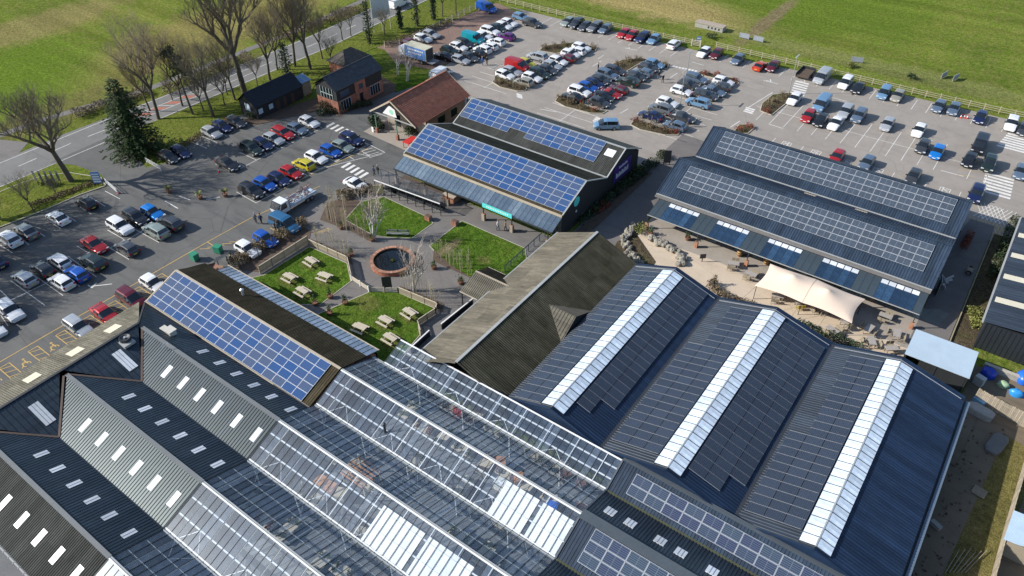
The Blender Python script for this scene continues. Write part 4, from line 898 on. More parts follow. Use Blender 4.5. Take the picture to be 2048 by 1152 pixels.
mb=MB(); mb.tube((-64.6,24.5,5.1),(-64.6,24.5,6.2),.03,.03,5); mb.tube((-64.9,24.3,6.0),(-64.3,24.7,6.1),.02,.02,4); mb.tube((-64.6,24.1,5.85),(-64.6,24.9,5.95),.02,.02,4); mb.build('aerial',ALU,F)
mb=MB()
for i in range(26): mb.box(-70+.85*i,-69.93+.85*i,2.0,2.7,3.42,3.50)
mb.bar((-70,2.15,3.45),(fx1,2.15,3.45),.12,.1); mb.build('eaves_bracket',FLASH,F)
# ---- H: dark metal roofs with indigo panels to the right of the greenhouse
H=thing('panelled_annexe','dark ribbed annexe with indigo solar panels joining greenhouse and three-bay hall','building')
hx0,hx1=gx1,14.0
mb=MB(); mb.box(hx0+.1,hx1,22,40.9,0,3.2); gable_wall(mb,hx0+.06,29.35,37.7,3.1,3.45,ZR-.06,33.4); mb.build('wall',BLACKW,H)
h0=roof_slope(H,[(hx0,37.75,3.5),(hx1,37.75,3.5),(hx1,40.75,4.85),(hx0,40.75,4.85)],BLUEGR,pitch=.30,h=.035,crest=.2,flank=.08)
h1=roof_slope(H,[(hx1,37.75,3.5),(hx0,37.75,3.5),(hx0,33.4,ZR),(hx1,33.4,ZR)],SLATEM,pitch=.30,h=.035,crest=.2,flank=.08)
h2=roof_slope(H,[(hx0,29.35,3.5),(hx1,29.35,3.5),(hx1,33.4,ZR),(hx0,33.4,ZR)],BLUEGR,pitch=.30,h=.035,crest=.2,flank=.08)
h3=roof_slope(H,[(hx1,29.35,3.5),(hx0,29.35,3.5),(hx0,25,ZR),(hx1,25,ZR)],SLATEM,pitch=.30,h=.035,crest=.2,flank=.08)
panels(h0,P_INDI,(hx0,37.75,3.5),(hx1,37.75,3.5),(hx0,40.75,4.85),1.75,.62,1.70,1.02,15,2,gap=.03)
panels(h2,P_INDI,(hx0,29.35,3.5),(hx1,29.35,3.5),(hx0,33.4,ZR),1.75,.75,1.70,1.02,12,3,gap=.03)
for c in ((-15.78,35.52,4.30),(-13.79,35.47,4.30),(-10.89,35.48,4.30),(-8.98,35.48,4.30),(-6.13,35.58,4.30)): rooflight(h1,(c[0],35.5),(hx1,37.75,3.5),(hx0,37.75,3.5),(hx0,33.4,ZR),.95,1.0,strips=2)
mb=MB(); mb.bar((hx0,33.4,ZR+.06),(hx1,33.4,ZR+.06),1.0,.05); mb.poly([(hx0,40.7,4.88),(hx1,40.7,4.88),(hx1,41.15,4.9),(hx0,41.15,4.9)]); mb.bar((hx0,40.78,4.92),(hx1,40.78,4.92),.3,.05); mb.bar((hx0,33.4,ZR+.03),(hx0,29.35,3.55),.16,.1); mb.bar((hx0,37.75,3.55),(hx0,40.75,4.9),.16,.1); mb.bar((hx0,33.4,ZR+.03),(hx0,37.75,3.55),.16,.1)
mb.build('flashing',M('slate_flashing',(.07,.085,.10),.55,.15,3),H)
mb=MB(); mb.box(hx0,hx1,37.62,37.88,3.52,3.56); mb.box(hx0,hx1,29.22,29.48,3.52,3.56); mb.build('valley_gutter',M('mossy_gutter',(.06,.065,.03),.8,.3,3),H)
# ---- C: red-tiled brick building with open porch
C_=thing('red_tiled_building','brick building with red clay tile roof, open porch and white gable sign','building')
xa,xm,xb=-89.0,-83.9,-78.6; y0,y1=80.2,94.6; ze,zr=3.3,6.5
mb=MB(); mb.box(xa+.7,xb-.7,83.4,y1-.8,0,ze-.1); gable_wall(mb,83.396,xa+.7,xb-.7,2.6,ze+.2,zr-.25,xm,axis='y'); gable_wall(mb,y1-.796,xa+.7,xb-.7,2.6,ze+.2,zr-.25,xm,axis='y'); mb.build('wall',BRICKD,C_)
def slab(parent,pts,mat,th=.12,name='roof_slope'):
    p=[Vector(q) for q in pts]; N=(p[1]-p[0]).cross(p[-1]-p[0]).normalized()
    if N.z<0: N=-N
    n=len(p); mb=MB(); mb.add(p+[q-N*th for q in p],[tuple(range(n)),tuple(range(n,2*n))]+[(i,(i+1)%n,n+(i+1)%n,n+i) for i in range(n)])
    return mb.build(name,mat,parent)
def tile_slope(parent,A,B,D,mat,row=.32,name='roof_slope',jit=.0):
    """tiled slope: each course is a real step"""
    A,S,T,N=slope_frame(A,B,D); w=(Vector(B)-A).length; l=(Vector(D)-A).dot(T); n=max(2,int(l/row)); mb=MB(); o=T*(l/n)
    for i in range(n):
        p=A+o*i; mb.add([p-N*.0+N*.05,p+S*w+N*.05,p+S*w+o+N*.02,p+o+N*.02,p-N*.05,p+S*w-N*.05],[(0,1,2,3),(0,4,5,1)])
    mb.add([A-N*.06,A+S*w-N*.06,A+S*w+T*l-N*.06,A+T*l-N*.06],[(0,3,2,1)])
    # local frame so that the tile pattern lies in the slope
    M4=Matrix((S,T,N)).transposed().to_4x4(); M4.translation=A; inv=M4.inverted()
    mb.v=[tuple(inv@Vector(v)) for v in mb.v]; ob_=mb.build(name,mat,parent); ob_.matrix_local=M4; return ob_
tile_slope(C_,(xb,y0,ze),(xb,y1,ze),(xm,y0,zr),REDTILE); tile_slope(C_,(xa,y1,ze),(xa,y0,ze),(xm,y1,zr),REDTILE)
mb=MB(); mb.bar((xm,y0,zr+.08),(xm,y1,zr+.08),.28,.12); mb.build('ridge_tiles',REDTILE,C_)
mb=MB()
for y in (y0-.03,y1+.03):
    for x in (xa,xb): mb.bar((x,y,ze-.02),(xm,y,zr-.02),.08,.26)
mb.build('bargeboard',FLASHT,C_)
mb=MB(); mb.poly([(xm-2.3,y0+.25,ze+.35),(xm+.9,y0+.25,ze+.35),(xm+.6,y0+.25,ze+1.7),(xm-.6,y0+.25,ze+2.2)]); mb.poly([(xm-2.3,y0+.31,ze+.35),(xm-.6,y0+.31,ze+2.2),(xm+.6,y0+.31,ze+1.7),(xm+.9,y0+.31,ze+.35)]); sg=mb.build('gable_sign',SIGNW,C_)
mb=MB(); mb.poly([(p[0],y0+.24,p[1]) for p in ell(xm-.2,ze+1.1,.5,.45,14)]); mb.build('emblem',M('pale_green_print',(.30,.62,.45),.6,.1,3),sg)
mb=MB(); mb.bar((xa+.6,y0+.3,ze-.05),(xb-.6,y0+.3,ze-.05),.14,.16); mb.build('tie_beam',FLASH,C_)
for p in ((-87.27,79.68),(-82.59,79.76)):
    mb=MB(); mb.box(p[0]-.22,p[0]+.22,p[1]-.22,p[1]+.22,0,.95); mb.build('brick_pier',BRICK,C_)
    mb=MB(); mb.box(p[0]-.07,p[0]+.07,p[1]-.07,p[1]+.07,.95,ze+.1); mb.build('post',M('green_post',(.10,.20,.15),.6,.15,3),C_)
mb=MB(); mb.box(xb-.3,xb-.16,y1-.6,y1-.46,0,ze-.1); mb.build('post',GREENP,C_)
mb=MB(); mb.box(-86.5,-85.2,83.33,83.39,.05,2.2); mb.box(-83.6,-82.0,83.33,83.39,.05,2.2); mb.build('door',WIN,C_)
mb=MB(); mb.box(xb-.71,xb-.66,86.5,88.3,.9,2.2); mb.box(xb-.71,xb-.66,90,91.6,.9,2.2); mb.build('window',WIN,C_)
# ---- two-storey slate-roofed house
W_=thing('slate_roof_house','brick and black-boarded house with blue slate roof between barn and red-tiled building','house')
xa,xm,xb=-103.0,-100.0,-97.2; y0,y1=80.3,92.2; ze,zr=4.45,6.4
mb=MB(); mb.box(xa+.3,xb-.25,y0+.3,y1-.3,0,2.4); mb.build('brick_wall',BRICK,W_)
mb=MB(); mb.box(xa+.3,xb-.28,y0+.32,y1-.32,2.4,ze-.05); gable_wall(mb,y0+.316,xa+.3,xb-.28,3,ze,zr-.15,xm,axis='y'); gable_wall(mb,y1-.316,xa+.3,xb-.28,3,ze,zr-.15,xm,axis='y'); mb.build('boarded_wall',BLACKW,W_)
mb=MB(); mb.box(xb-.29,xb-.17,85.0,87.6,0,ze-.1); mb.build('brick_bay',BRICK,W_)
tile_slope(W_,(xb,y0,ze),(xb,y1,ze),(xm,y0,zr),SLATE,.3); tile_slope(W_,(xa,y1,ze),(xa,y0,ze),(xm,y1,zr),SLATE,.3)
mb=MB(); mb.bar((xm,y0,zr+.06),(xm,y1,zr+.06),.24,.1); mb.build('ridge_tiles',DSTEEL,W_)
for y in (81.2,88.6):
    mb=MB()
    for i in range(4): mb.box(xb-.25,xb-.2,y+.62*i,y+.62*i+.55,.5,2.2)
    w_=mb.build('window',WIN,W_); mb=MB()
    for i in range(5): mb.box(xb-.2,xb-.16,y-.06+.62*i,y+.02+.62*i,.5,2.25)
    mb.box(xb-.2,xb-.16,y-.06,y+2.5,2.2,2.3); mb.build('frame',M('blue_grey_frame',(.30,.36,.42),.5,.1,3),w_)
mb=MB(); mb.box(xb-.165,xb-.13,85.9,86.7,.2,2.0); mb.build('door',WIN,W_)
mb=MB(); mb.box(xb-.27,xb-.22,81.4,83.6,2.9,3.9); mb.box(xb-.16,xb-.12,86.0,86.9,2.8,3.7); mb.build('window',M('sky_window',(.05,.08,.12),.08,.1,3,spec=.8),W_)
mb=MB(); mb.box(xm-1.5,xm+1.6,y0+.25,y0+.29,2.5,4.4); w_=mb.build('gable_window',WIN,W_); mb=MB()
for i in range(5): mb.box(xm-1.5+.75*i,xm-1.42+.75*i,y0+.2,y0+.25,2.5,4.5)
mb.bar((xm-1.5,y0+.22,3.4),(xm+1.6,y0+.22,3.4),.05,.08); mb.build('frame',M('pale_green_frame',(.42,.50,.47),.5,.1,3),w_)
# ---- black barn
K=thing('black_barn','low black-boarded barn with black slate roof beside the tree belt','barn')
xa,xm,xb=-112.6,-110.0,-107.4; y0,y1=70.6,81.5; ze,zr=2.45,4.5
mb=MB(); mb.box(xa+.3,xb-.35,y0+.3,y1-.2,0,ze+.1); gable_wall(mb,y0+.296,xa+.3,xb-.35,2,ze+.1,zr-.12,xm,axis='y'); mb.build('wall',BLACKW,K)
tile_slope(K,(xb,y0,ze),(xb,y1,ze),(xm,y0,zr),BSLATE,.3); tile_slope(K,(xa,y1,ze),(xa,y0,ze),(xm,y1,zr),BSLATE,.3)
mb=MB(); mb.bar((xm,y0,zr+.05),(xm,y1,zr+.05),.2,.08); mb.build('ridge_tiles',DSTEEL,K)
for y in (71.3,73.6): mb=MB(); mb.box(xb-.36,xb-.31,y,y+.9,.9,1.8); mb.build('window',M('bright_window',(.45,.55,.62),.2,.1,3),K)
mb=MB(); mb.box(-110.7,-109.4,y0+.22,y0+.28,1.2,2.5); mb.build('notice_board',M('pale_notice',(.55,.62,.68),.5,.15,3),K)
mb=MB()
for y in (75.2,76.8,78.6): mb.box(xb-.36,xb-.31,y,y+.8,.1,1.9)
mb.build('door',M('brown_door',(.06,.035,.025),.7,.2,3),K)
PS=thing('glazed_lean_to','small lean-to with blue glazed roof at the far end of black barn','lean-to')
mb=MB(); mb.add([(-110.2,81.8,3.3),(-110.2,84.0,3.3),(-108.0,84.0,2.6),(-108.0,81.8,2.6)],[(0,1,2,3)]); mb.build('roof_pane',M('blue_roof_glass',(.20,.33,.48),.15,.1,2),PS)
mb=MB(); mb.box(-110.1,-108.2,81.9,83.9,0,2.55); mb.build('wall',WOOD,PS)
mb=MB()
for y in (81.8,82.9,84.0): mb.bar((-110.2,y,3.32),(-108,y,2.62),.06,.06)
mb.build('glazing_bars',ALU,PS)
# ---- small brick hut behind
Q=thing('brick_hut','small brick hut with mossy hipped roof behind the slate-roofed house','hut')
x0,x1,y0,y1=-112.2,-106.8,91.6,98.6
mb=MB(); mb.box(x0+.4,x1-.4,y0+.4,y1-.4,0,2.7); mb.build('wall',BRICK,Q)
a,b,c,d=(x0,y0,2.6),(x1,y0,2.6),(x1,y1,2.6),(x0,y1,2.6); r0,r1=(-109.5,94.1,4.5),(-109.5,96.1,4.5)
mb=MB(); mb.poly([a,b,r0]); mb.poly([b,c,r1,r0]); mb.poly([c,d,r1]); mb.poly([d,a,r0,r1]); mb.build('roof',MOSSTILE,Q)
mb=MB(); mb.box(x1-.42,x1-.36,93.2,94.2,.1,2.0); mb.build('door',WIN,Q)
mb=MB(); mb.box(x1-.42,x1-.36,95.4,96.6,.9,1.9); mb.build('window',M('pale_frame_window',(.35,.42,.38),.3,.1,3),Q)
# ---- industrial shed at the right edge
N_=thing('industrial_shed','blue-grey metal shed with cream rooflight strips at the right edge','shed')
x0,x1,y0,y1=5.9,26,82.0,107.5
mb=MB(); mb.box(x0+.25,x1,y0+.1,y1,0,3.75); mb.build('wall',M('black_steel_wall',(.02,.024,.03),.5,.2,2),N_)
mb=MB()
for i in range(40): mb.box(x0+.3+.5*i,x0+.42+.5*i,y0+.05,y0+.1,0,3.75)
mb.build('wall_ribs',M('black_steel_wall',(.02,.024,.03)),N_)
rs=roof_slope(N_,[(x0,y1,3.9),(x0,y0,3.9),(x1,y0,5.9),(x1,y1,5.9)],BLUEGRX,pitch=.5,h=.03)
for y in (86.9,92.2,97.4,102.6): 
    A,S,T,N=slope_frame((x0,y1,3.9),(x0,y0,3.9),(x1,y1,5.9))
    mb=MB(); c=Vector((x0+.3,y,3.99)); mb.add([c-S*.55,c+S*.55,c+S*.55+T*14,c-S*.55+T*14],[(0,1,2,3)]); mb.build('rooflight',M('cream_rooflight',(.58,.54,.42)),rs)
mb=MB(); mb.box(x0-.2,x0,y0,y1,3.7,3.85); mb.build('gutter',FLASH,N_)
# ---- open shelter with pale blue sheet roof
S_=thing('open_shelter','open shelter with flat pale blue sheet roof by the patio end','shelter')
x0,x1,y0,y1=0,6.55,72.6,77.6
mb=MB(); A,B_,C2,D2=(x0,y0,3.0),(x1,y0,3.05),(x1,y1,2.95),(x0,y1,2.9); mb.add([A,B_,C2,D2]+[(p[0],p[1],p[2]-.08) for p in (A,B_,C2,D2)],[(0,1,2,3),(4,7,6,5),(0,4,5,1),(1,5,6,2),(2,6,7,3),(3,7,4,0)]); mb.build('roof',M('pale_blue_sheet',(.42,.52,.60),.45,.08,.8,stain=(.36,.45,.52)),S_)
for x in (.15,3.3,6.4):
    for y in (72.8,77.4): mb=MB(); mb.box(x-.06,x+.06,y-.06,y+.06,0,2.88); mb.build('post',DSTEEL,S_)
mb=MB(); mb.box(.1,6.4,77.3,77.36,0,2.7); mb.box(6.36,6.42,72.8,77.3,0,2.75); mb.build('back_board',BLACKW,S_)
mb=MB(); mb.box(.05,.11,72.9,77.3,0,2.75); mb.box(1.6,6.3,72.8,72.86,0,2.7); mb.build('side_and_shade_board',BLACKW,S_)  # front panel added for the dark shade under the roof; side is boarding
# ---- stretch tent over the patio
def tent():
    t=thing('stretch_tent','cream stretch tent with two peaks shading tables on the sandy patio','tent')
    x0,x1,y0,y1=-18.2,-6.3,75.2,80.2; nx,ny=36,18
    def h(u,v):
        x=x0+(x1-x0)*u; y=y0+(y1-y0)*v; z=2.35+.25*v
        for px_,py_ in ((-14.7,78.0),(-10.3,77.7)):
            d=math.hypot((x-px_)/2.4,(y-py_)/2.0); z+=1.15*math.exp(-d*1.25)
        edge=min(u*12,(1-u)*12,v*5,(1-v)*5); z-=.28*math.exp(-edge*1.3)
        # scalloped edges pulled in between tie points
        return z
    vs=[];fs=[]
    for j in range(ny+1):
        for i in range(nx+1):
            u,v=i/nx,j/ny; x=x0+(x1-x0)*u; y=y0+(y1-y0)*v
            x+=.35*math.sin(math.pi*v)*(1-2*u)*abs(1-2*u)**3; y+=.22*abs(math.sin(math.pi*u*2))*(1-2*v)*abs(1-2*v)**3
            vs.append((x,y,h(u,v)))
    for j in range(ny):
        for i in range(nx): a=j*(nx+1)+i; fs.append((a,a+1,a+nx+2,a+nx+1))
    mb=MB(); mb.add(vs,fs); cv=mb.build('canopy',CANVAS,t,True)
    mb=MB(); mb.poly([(-12.45+.02,75.8,2.2),(-12.45-.02,75.8,2.2),(-12.45-.02,80,2.8),(-12.45+.02,80,2.8)])
    pts=[]
    for j in range(ny+1): a=vs[j*(nx+1)+nx//2]; pts.append(Vector(a)+Vector((0,0,.015)))
    mb=MB()
    for a,b in zip(pts,pts[1:]): mb.bar(a,b,.05,.012)
    mb.build('seam',M('tan_seam',(.42,.33,.25),.9,.1,4),cv)
    for x,y,z in ((-14.7,78.0,3.55),(-10.3,77.7,3.55),(-18.0,75.4,2.1),(-6.5,75.4,2.1),(-18.0,80.0,2.35),(-6.5,80,2.35),(-12.4,75.7,2.2)):
        mb=MB(); mb.tube((x,y,0),(x,y,z),.045,.045,6); mb.build('pole',DSTEEL,t)
    for x,y,x2,y2 in ((-18,75.4,-19.2,74.2),(-12.4,75.7,-12.9,73.6),(-6.5,75.4,-6.1,73.8),(-15.3,75.6,-15.6,73.4),(-9.3,75.6,-9.5,73.5)):
        mb=MB(); mb.tube((x,y,2.15),(x2,y2,0),.018,.018,4); mb.build('guy_rope',DSTEEL,t)
    return t
tent()
# ---------------------------------------------------------------- vehicles
PAINT={}
def paint(n,c,met=.25,rough=.28): PAINT[n]=M('paint_'+n.replace(' ','_'),c,rough,.03,1.5,0,metal=met,coat=.6)
for n,c in dict(white=(.72,.73,.74),silver=(.42,.44,.46),grey=(.16,.17,.185),black=(.012,.012,.014),red=(.42,.018,.022),maroon=(.13,.014,.024),blue=(.010,.09,.42),navy=(.012,.022,.085)).items(): paint(n,c,.0 if n in('white','black') else .3)
for n,c in {'dark grey':(.055,.06,.068),'dark green':(.018,.032,.028),'yellow':(.62,.52,.03),'teal':(.01,.32,.40),'purple':(.12,.02,.16),'light blue':(.16,.30,.46),'pale green':(.26,.31,.28),'orange-red':(.60,.06,.03),'bright blue':(.01,.20,.62),'blue-grey':(.12,.17,.24),'beige':(.34,.32,.26),'steel-blue':(.03,.14,.28)}.items(): paint(n,c,.3)
CARGL=M('car_glass',(.012,.016,.020),.05,.1,3,spec=.9,coat=.3)
HEADL=M('headlight_lens',(.55,.57,.60),.15,.05,5); TAILL=M('tail_light_lens',(.35,.012,.012),.25,.05,5); RIM=M('alloy_rim',(.30,.31,.32),.35,.1,5,metal=.6)
PLATE_W=M('white_plate',(.7,.7,.68),.5,.03,5); PLATE_Y=M('yellow_plate',(.62,.50,.08),.5,.03,5); TRIM=M('black_trim',(.02,.02,.022),.6,.1,5)
PIL=dict(hatch={6,9},saloon={6,8},suv={6,9},mpv={6,9},van={6,7,8,9},estate={6,9},coupe={7},minibus={6,9})
# (station: x, halfwidth factor, belt z, roof z or None)
def car_meshes(kind,L,Wd,stn,cowl,rf,rr,tail,sill=.22,wheel=.32,wb=None,rake=.80):
    """lofted shell; painted panels and glass are cut from one skin"""
    hw=Wd/2; secs=[]
    for x,wf,zb,zr in stn:
        w=hw*wf
        if zr is None: P=[(w*.86,sill+.02),(w*.985,sill+.16),(w,zb*.62+.1),(w*.955,zb-.07),(w*.88,zb-.015),(w*.55,zb+.02),(0,zb+.035)]
        else: P=[(w*.88,sill),(w*.99,sill+.14),(w,zb*.62+.1),(w*.965,zb),(w*rake,zr-.07),(w*rake*.82,zr-.005),(0,zr+.02)]
        secs.append((x,P))
    n=len(secs); body=MB(); ws=MB(); rw=MB(); sw=[MB(),MB()]
    def pt(i,k,s): x,P=secs[i]; return (x,s*P[k][0],P[k][1])
    for i in range(n-1):
        for k in range(6):
            for s in (1,-1):
                q=[pt(i,k,s),pt(i+1,k,s),pt(i+1,k+1,s),pt(i,k+1,s)]
                if s<0: q=q[::-1]
                q=q[::-1]
                tgt=body
                if k>=4 and cowl<=i<rf: tgt=ws
                elif k>=4 and rr<=i<tail: tgt=rw
                elif k==3 and cowl<=i<tail and i not in PIL[kind]: tgt=sw[0 if s>0 else 1]
                tgt.poly(q)
    for i in (0,n-1):
        x,P=secs[i]; pts=[(x,p[0],p[1]) for p in P]+[(x,-p[0],p[1]) for p in P[::-1]]; body.poly(pts if i else pts[::-1])
    return dict(body=body.mesh('car_body',[PAINT['white'],TRIM],True),windscreen=ws.mesh('windscreen',CARGL,True),rear_window=rw.mesh('rear_window',CARGL,True),side_window=[m.mesh('side_window',CARGL,True) for m in sw],L=L,W=Wd,wr=wheel,front=stn[0],rear=stn[-1],nb=stn[1],wb=wb or L*.6)
CT={}
CT['hatch']=car_meshes('hatch',4.0,1.76,[(2.0,.80,.50,None),(1.93,.93,.66,None),(1.55,.99,.78,None),(1.02,1,.90,None),(.88,1,.93,.98),(.18,1,.95,1.40),(-.12,1,.96,1.46),(-.20,1,.96,1.465),(-1.25,1,.97,1.43),(-1.55,.99,.98,1.38),(-1.86,.97,.97,1.02),(-1.95,.95,.86,None),(-2.0,.90,.55,None)],4,5,9,10)
CT['saloon']=car_meshes('saloon',4.6,1.82,[(2.3,.78,.48,None),(2.2,.92,.64,None),(1.75,.99,.76,None),(1.10,1,.87,None),(.95,1,.90,.94),(.15,1,.92,1.36),(-.30,1,.93,1.42),(-.38,1,.93,1.42),(-1.05,1,.94,1.37),(-1.80,.98,.95,.99),(-1.88,.97,.95,None),(-2.22,.94,.90,None),(-2.3,.88,.55,None)],4,5,8,9)
CT['coupe']=car_meshes('coupe',4.3,1.80,[(2.15,.78,.46,None),(2.05,.92,.62,None),(1.6,.99,.74,None),(.95,1,.85,None),(.80,1,.88,.92),(.0,1,.90,1.28),(-.4,1,.91,1.32),(-1.0,1,.92,1.27),(-1.75,.98,.93,.97),(-1.82,.97,.93,None),(-2.08,.94,.88,None),(-2.15,.88,.55,None)],4,5,7,8)
CT['suv']=car_meshes('suv',4.5,1.86,[(2.25,.84,.62,None),(2.16,.95,.80,None),(1.75,.99,.93,None),(1.15,1,1.03,None),(1.02,1,1.06,1.10),(.40,1,1.08,1.58),(-.10,1,1.09,1.66),(-.18,1,1.09,1.665),(-1.35,1,1.10,1.65),(-1.80,.99,1.10,1.60),(-2.10,.98,1.10,1.15),(-2.18,.96,1.0,None),(-2.25,.92,.65,None)],4,5,9,10,sill=.28,wheel=.36)
CT['estate']=car_meshes('estate',4.6,1.80,[(2.3,.80,.50,None),(2.2,.93,.66,None),(1.75,.99,.78,None),(1.10,1,.89,None),(.96,1,.92,.96),(.22,1,.94,1.40),(-.20,1,.95,1.46),(-.28,1,.95,1.465),(-1.5,1,.96,1.44),(-1.95,.99,.97,1.40),(-2.18,.97,.97,1.05),(-2.25,.95,.86,None),(-2.3,.90,.55,None)],4,5,9,10)
CT['mpv']=car_meshes('mpv',4.4,1.84,[(2.2,.82,.56,None),(2.1,.94,.74,None),(1.8,.99,.88,None),(1.50,1,.96,None),(1.40,1,.99,1.03),(.55,1,1.03,1.58),(.05,1,1.04,1.68),(-.03,1,1.04,1.685),(-1.4,1,1.05,1.66),(-1.85,.99,1.05,1.62),(-2.08,.98,1.05,1.12),(-2.14,.96,.95,None),(-2.2,.92,.6,None)],4,5,9,10)
CT['van']=car_meshes('van',5.1,1.96,[(2.55,.84,.62,None),(2.46,.95,.84,None),(2.15,.99,1.0,None),(1.92,1,1.08,None),(1.82,1,1.10,1.15),(1.10,1,1.18,1.84),(.65,1,1.2,1.96),(.57,1,1.2,1.97),(-1.6,1,1.2,1.98),(-2.35,.995,1.2,1.95),(-2.48,.99,1.2,1.85),(-2.53,.97,1.0,None),(-2.55,.94,.6,None)],4,5,9,10,wheel=.34,rake=.90)
CT['minibus']=car_meshes('minibus',5.0,1.94,[(2.5,.84,.62,None),(2.4,.95,.82,None),(2.1,.99,.96,None),(1.75,1,1.05,None),(1.62,1,1.08,1.12),(.80,1,1.12,1.80),(.3,1,1.14,1.90),(.22,1,1.14,1.90),(-1.5,1,1.14,1.90),(-2.2,.99,1.14,1.86),(-2.4,.98,1.14,1.25),(-2.46,.96,1.0,None),(-2.5,.93,.62,None)],4,5,9,10,wheel=.34,rake=.86)
WH={}
def wheel_mesh(r):
    if r not in WH:
        mb=MB(); n=14; w=.20
        for y0,y1,r0,r1,mi in ((-w/2,w/2,r,r,0),(w/2,w/2,r,r*.62,0),(w/2,w/2-.02,r*.62,r*.15,1),(-w/2,-w/2,r,r*.62,0),(-w/2,-w/2+.02,r*.62,r*.15,1)):
            vs=[(rr*math.cos(6.2832*i/n),y,rr*math.sin(6.2832*i/n)) for y,rr in((y0,r0),(y1,r1)) for i in range(n)]
            mb.add(vs,[(i,(i+1)%n,n+(i+1)%n,n+i) for i in range(n)],mi)
        for y in (w/2-.02,-w/2+.02): mb.add([(r*.15*math.cos(6.2832*i/8),y,r*.15*math.sin(6.2832*i/8)) for i in range(8)],[tuple(range(8))],1)
        WH[r]=mb.mesh('wheel',[RUBBER,RIM])
    return WH[r]
def small(name,x,y,z,mat):
    mb=MB(); mb.box(-x,x,-y,y,-z,z); return mb.mesh(name,mat)
HL=small('headlight',.07,.20,.08,HEADL); TL=small('tail_light',.05,.13,.12,TAILL); NPW=small('plate',.012,.26,.06,PLATE_W); NPY=small('plate',.012,.26,.06,PLATE_Y)
MIR=small('mirror',.09,.10,.07,TRIM)
def make_car(kind,colour,roof=None):
    c=CT[kind]; root=ob('van' if kind=='van' else 'minibus' if kind=='minibus' else 'car',None)
    b=ob('body',c['body'],root); b.material_slots[0].link='OBJECT'; b.material_slots[0].material=PAINT[colour]
    ob('windscreen',c['windscreen'],root); ob('rear_window',c['rear_window'],root)
    for m in c['side_window']:
        if len(m.polygons): ob('side_window',m,root)
    for sx in (1,-1):
        for sy in (1,-1): ob('wheel',wheel_mesh(c['wr']),root,(sx*c['wb']/2+.02,sy*(c['W']/2-.09),c['wr']))
    fx,fw,fz,_=c['nb']; rx,rw,rz,_=c['rear']
    for s in (1,-1):
        ob('headlight',HL,root,(fx-.02,s*c['W']/2*.70,fz-.06)); ob('tail_light',TL,root,(rx+.06,s*c['W']/2*.80,rz+.22))
        ob('mirror',MIR,root,(c['L']*.5-1.25-(0 if kind!='van' else -.3),s*(c['W']/2+.06),1.0 if kind in('hatch','saloon','estate','coupe') else 1.15))
    ob('number_plate',NPW,root,(c['front'][0]+.005,0,.42)); ob('number_plate',NPY,root,(rx-.005,0,rz-.02))
    return root
PROTO={}
def car(kind,colour,x,y,rz,label,group):
    if kind not in PROTO:
        r=make_car(kind,colour); PROTO[kind]=r
    else:
        r=copy_tree(PROTO[kind])
        for ch in r.children:
            if ch.name.startswith('body'): ch.material_slots[0].link='OBJECT'; ch.material_slots[0].material=PAINT[colour]
    r.location=(x,y,.012); r.rotation_euler=(0,0,rz); r['label']=label; r['category']='van' if kind=='van' else 'minibus' if kind=='minibus' else 'car'; r['group']=group
    return r
HEAD=dict(E=0,N=math.pi/2,W=math.pi,S=-math.pi/2)
KW=dict(hatch='hatchback',saloon='saloon',suv='SUV',estate='estate car',mpv='people carrier',van='van',coupe='coupe',minibus='minibus')
random.seed(3)
used=set()
def row(phrase,group,cars,jit=.5):
    """one row of parked vehicles, listed from left to right"""
    for i,(p,h,kind,colour) in enumerate(cars):
        lab='%s %s, %s from the left %s'%(colour,KW[kind],ORD[i],phrase)
        if i==len(cars)-1 and len(cars)>3: lab='%s %s, rightmost %s'%(colour,KW[kind],phrase)
        if i==0: lab='%s %s, leftmost %s'%(colour,KW[kind],phrase)
        a=HEAD[h] if isinstance(h,str) else h
        car(kind,colour,p[0],p[1],a+R(random.uniform(-2,2)),lab,group)
Z=.7
row('along the grass verge of the left car park','cars along the verge',[((-103.77,23.13,0.70),'W','saloon','navy'),((-107.06,26.79,0.70),'W','suv','white'),((-107.01,29.17,0.70),'W','saloon','grey'),((-106.59,33.57,0.70),'W','coupe','white'),((-106.78,38.08,0.70),'W','hatch','black')])
row('in the nearest double row of left car park','cars in the near double row',[((-90.25,16.43,0.70),'E','hatch','white'),((-91.68,19.20,0.70),'E','suv','white'),((-96.57,23.55,0.70),'W','hatch','silver'),((-96.59,25.97,0.70),'W','hatch','black'),((-96.41,28.22,0.70),'W','hatch','white'),((-92.05,26.00,0.70),'W','hatch','white'),((-91.98,28.09,0.70),'W','hatch','blue'),((-92.51,30.73,0.70),'W','suv','dark green'),((-96.09,33.00,0.70),'E','saloon','red'),((-97.08,37.56,0.70),'E','suv','white'),((-91.61,35.19,0.70),'W','hatch','dark grey'),((-97.18,40.08,0.70),'E','suv','black'),((-96.47,42.31,0.70),'E','hatch','bright blue'),((-91.89,39.89,0.70),'W','suv','pale green'),((-91.98,42.23,0.70),'W','suv','dark grey')])
row('in the disabled bays beside the tan roof','cars in the disabled bays',[((-81.94,22.57,0.70),'E','estate','silver'),((-81.50,25.77,0.70),'E','saloon','red'),((-81.53,29.35,0.70),'E','mpv','maroon'),((-81.89,32.73,0.70),'E','hatch','white')])
row('parked against the brown courtyard hedge','cars against the courtyard hedge',[((-77.88,44.65,0.70),'E','hatch','white'),((-77.76,47.57,0.70),'E','hatch','blue'),((-78.32,51.57,0.80),'E','minibus','steel-blue'),((-77.65,65.09,0.70),'E','coupe','white')])
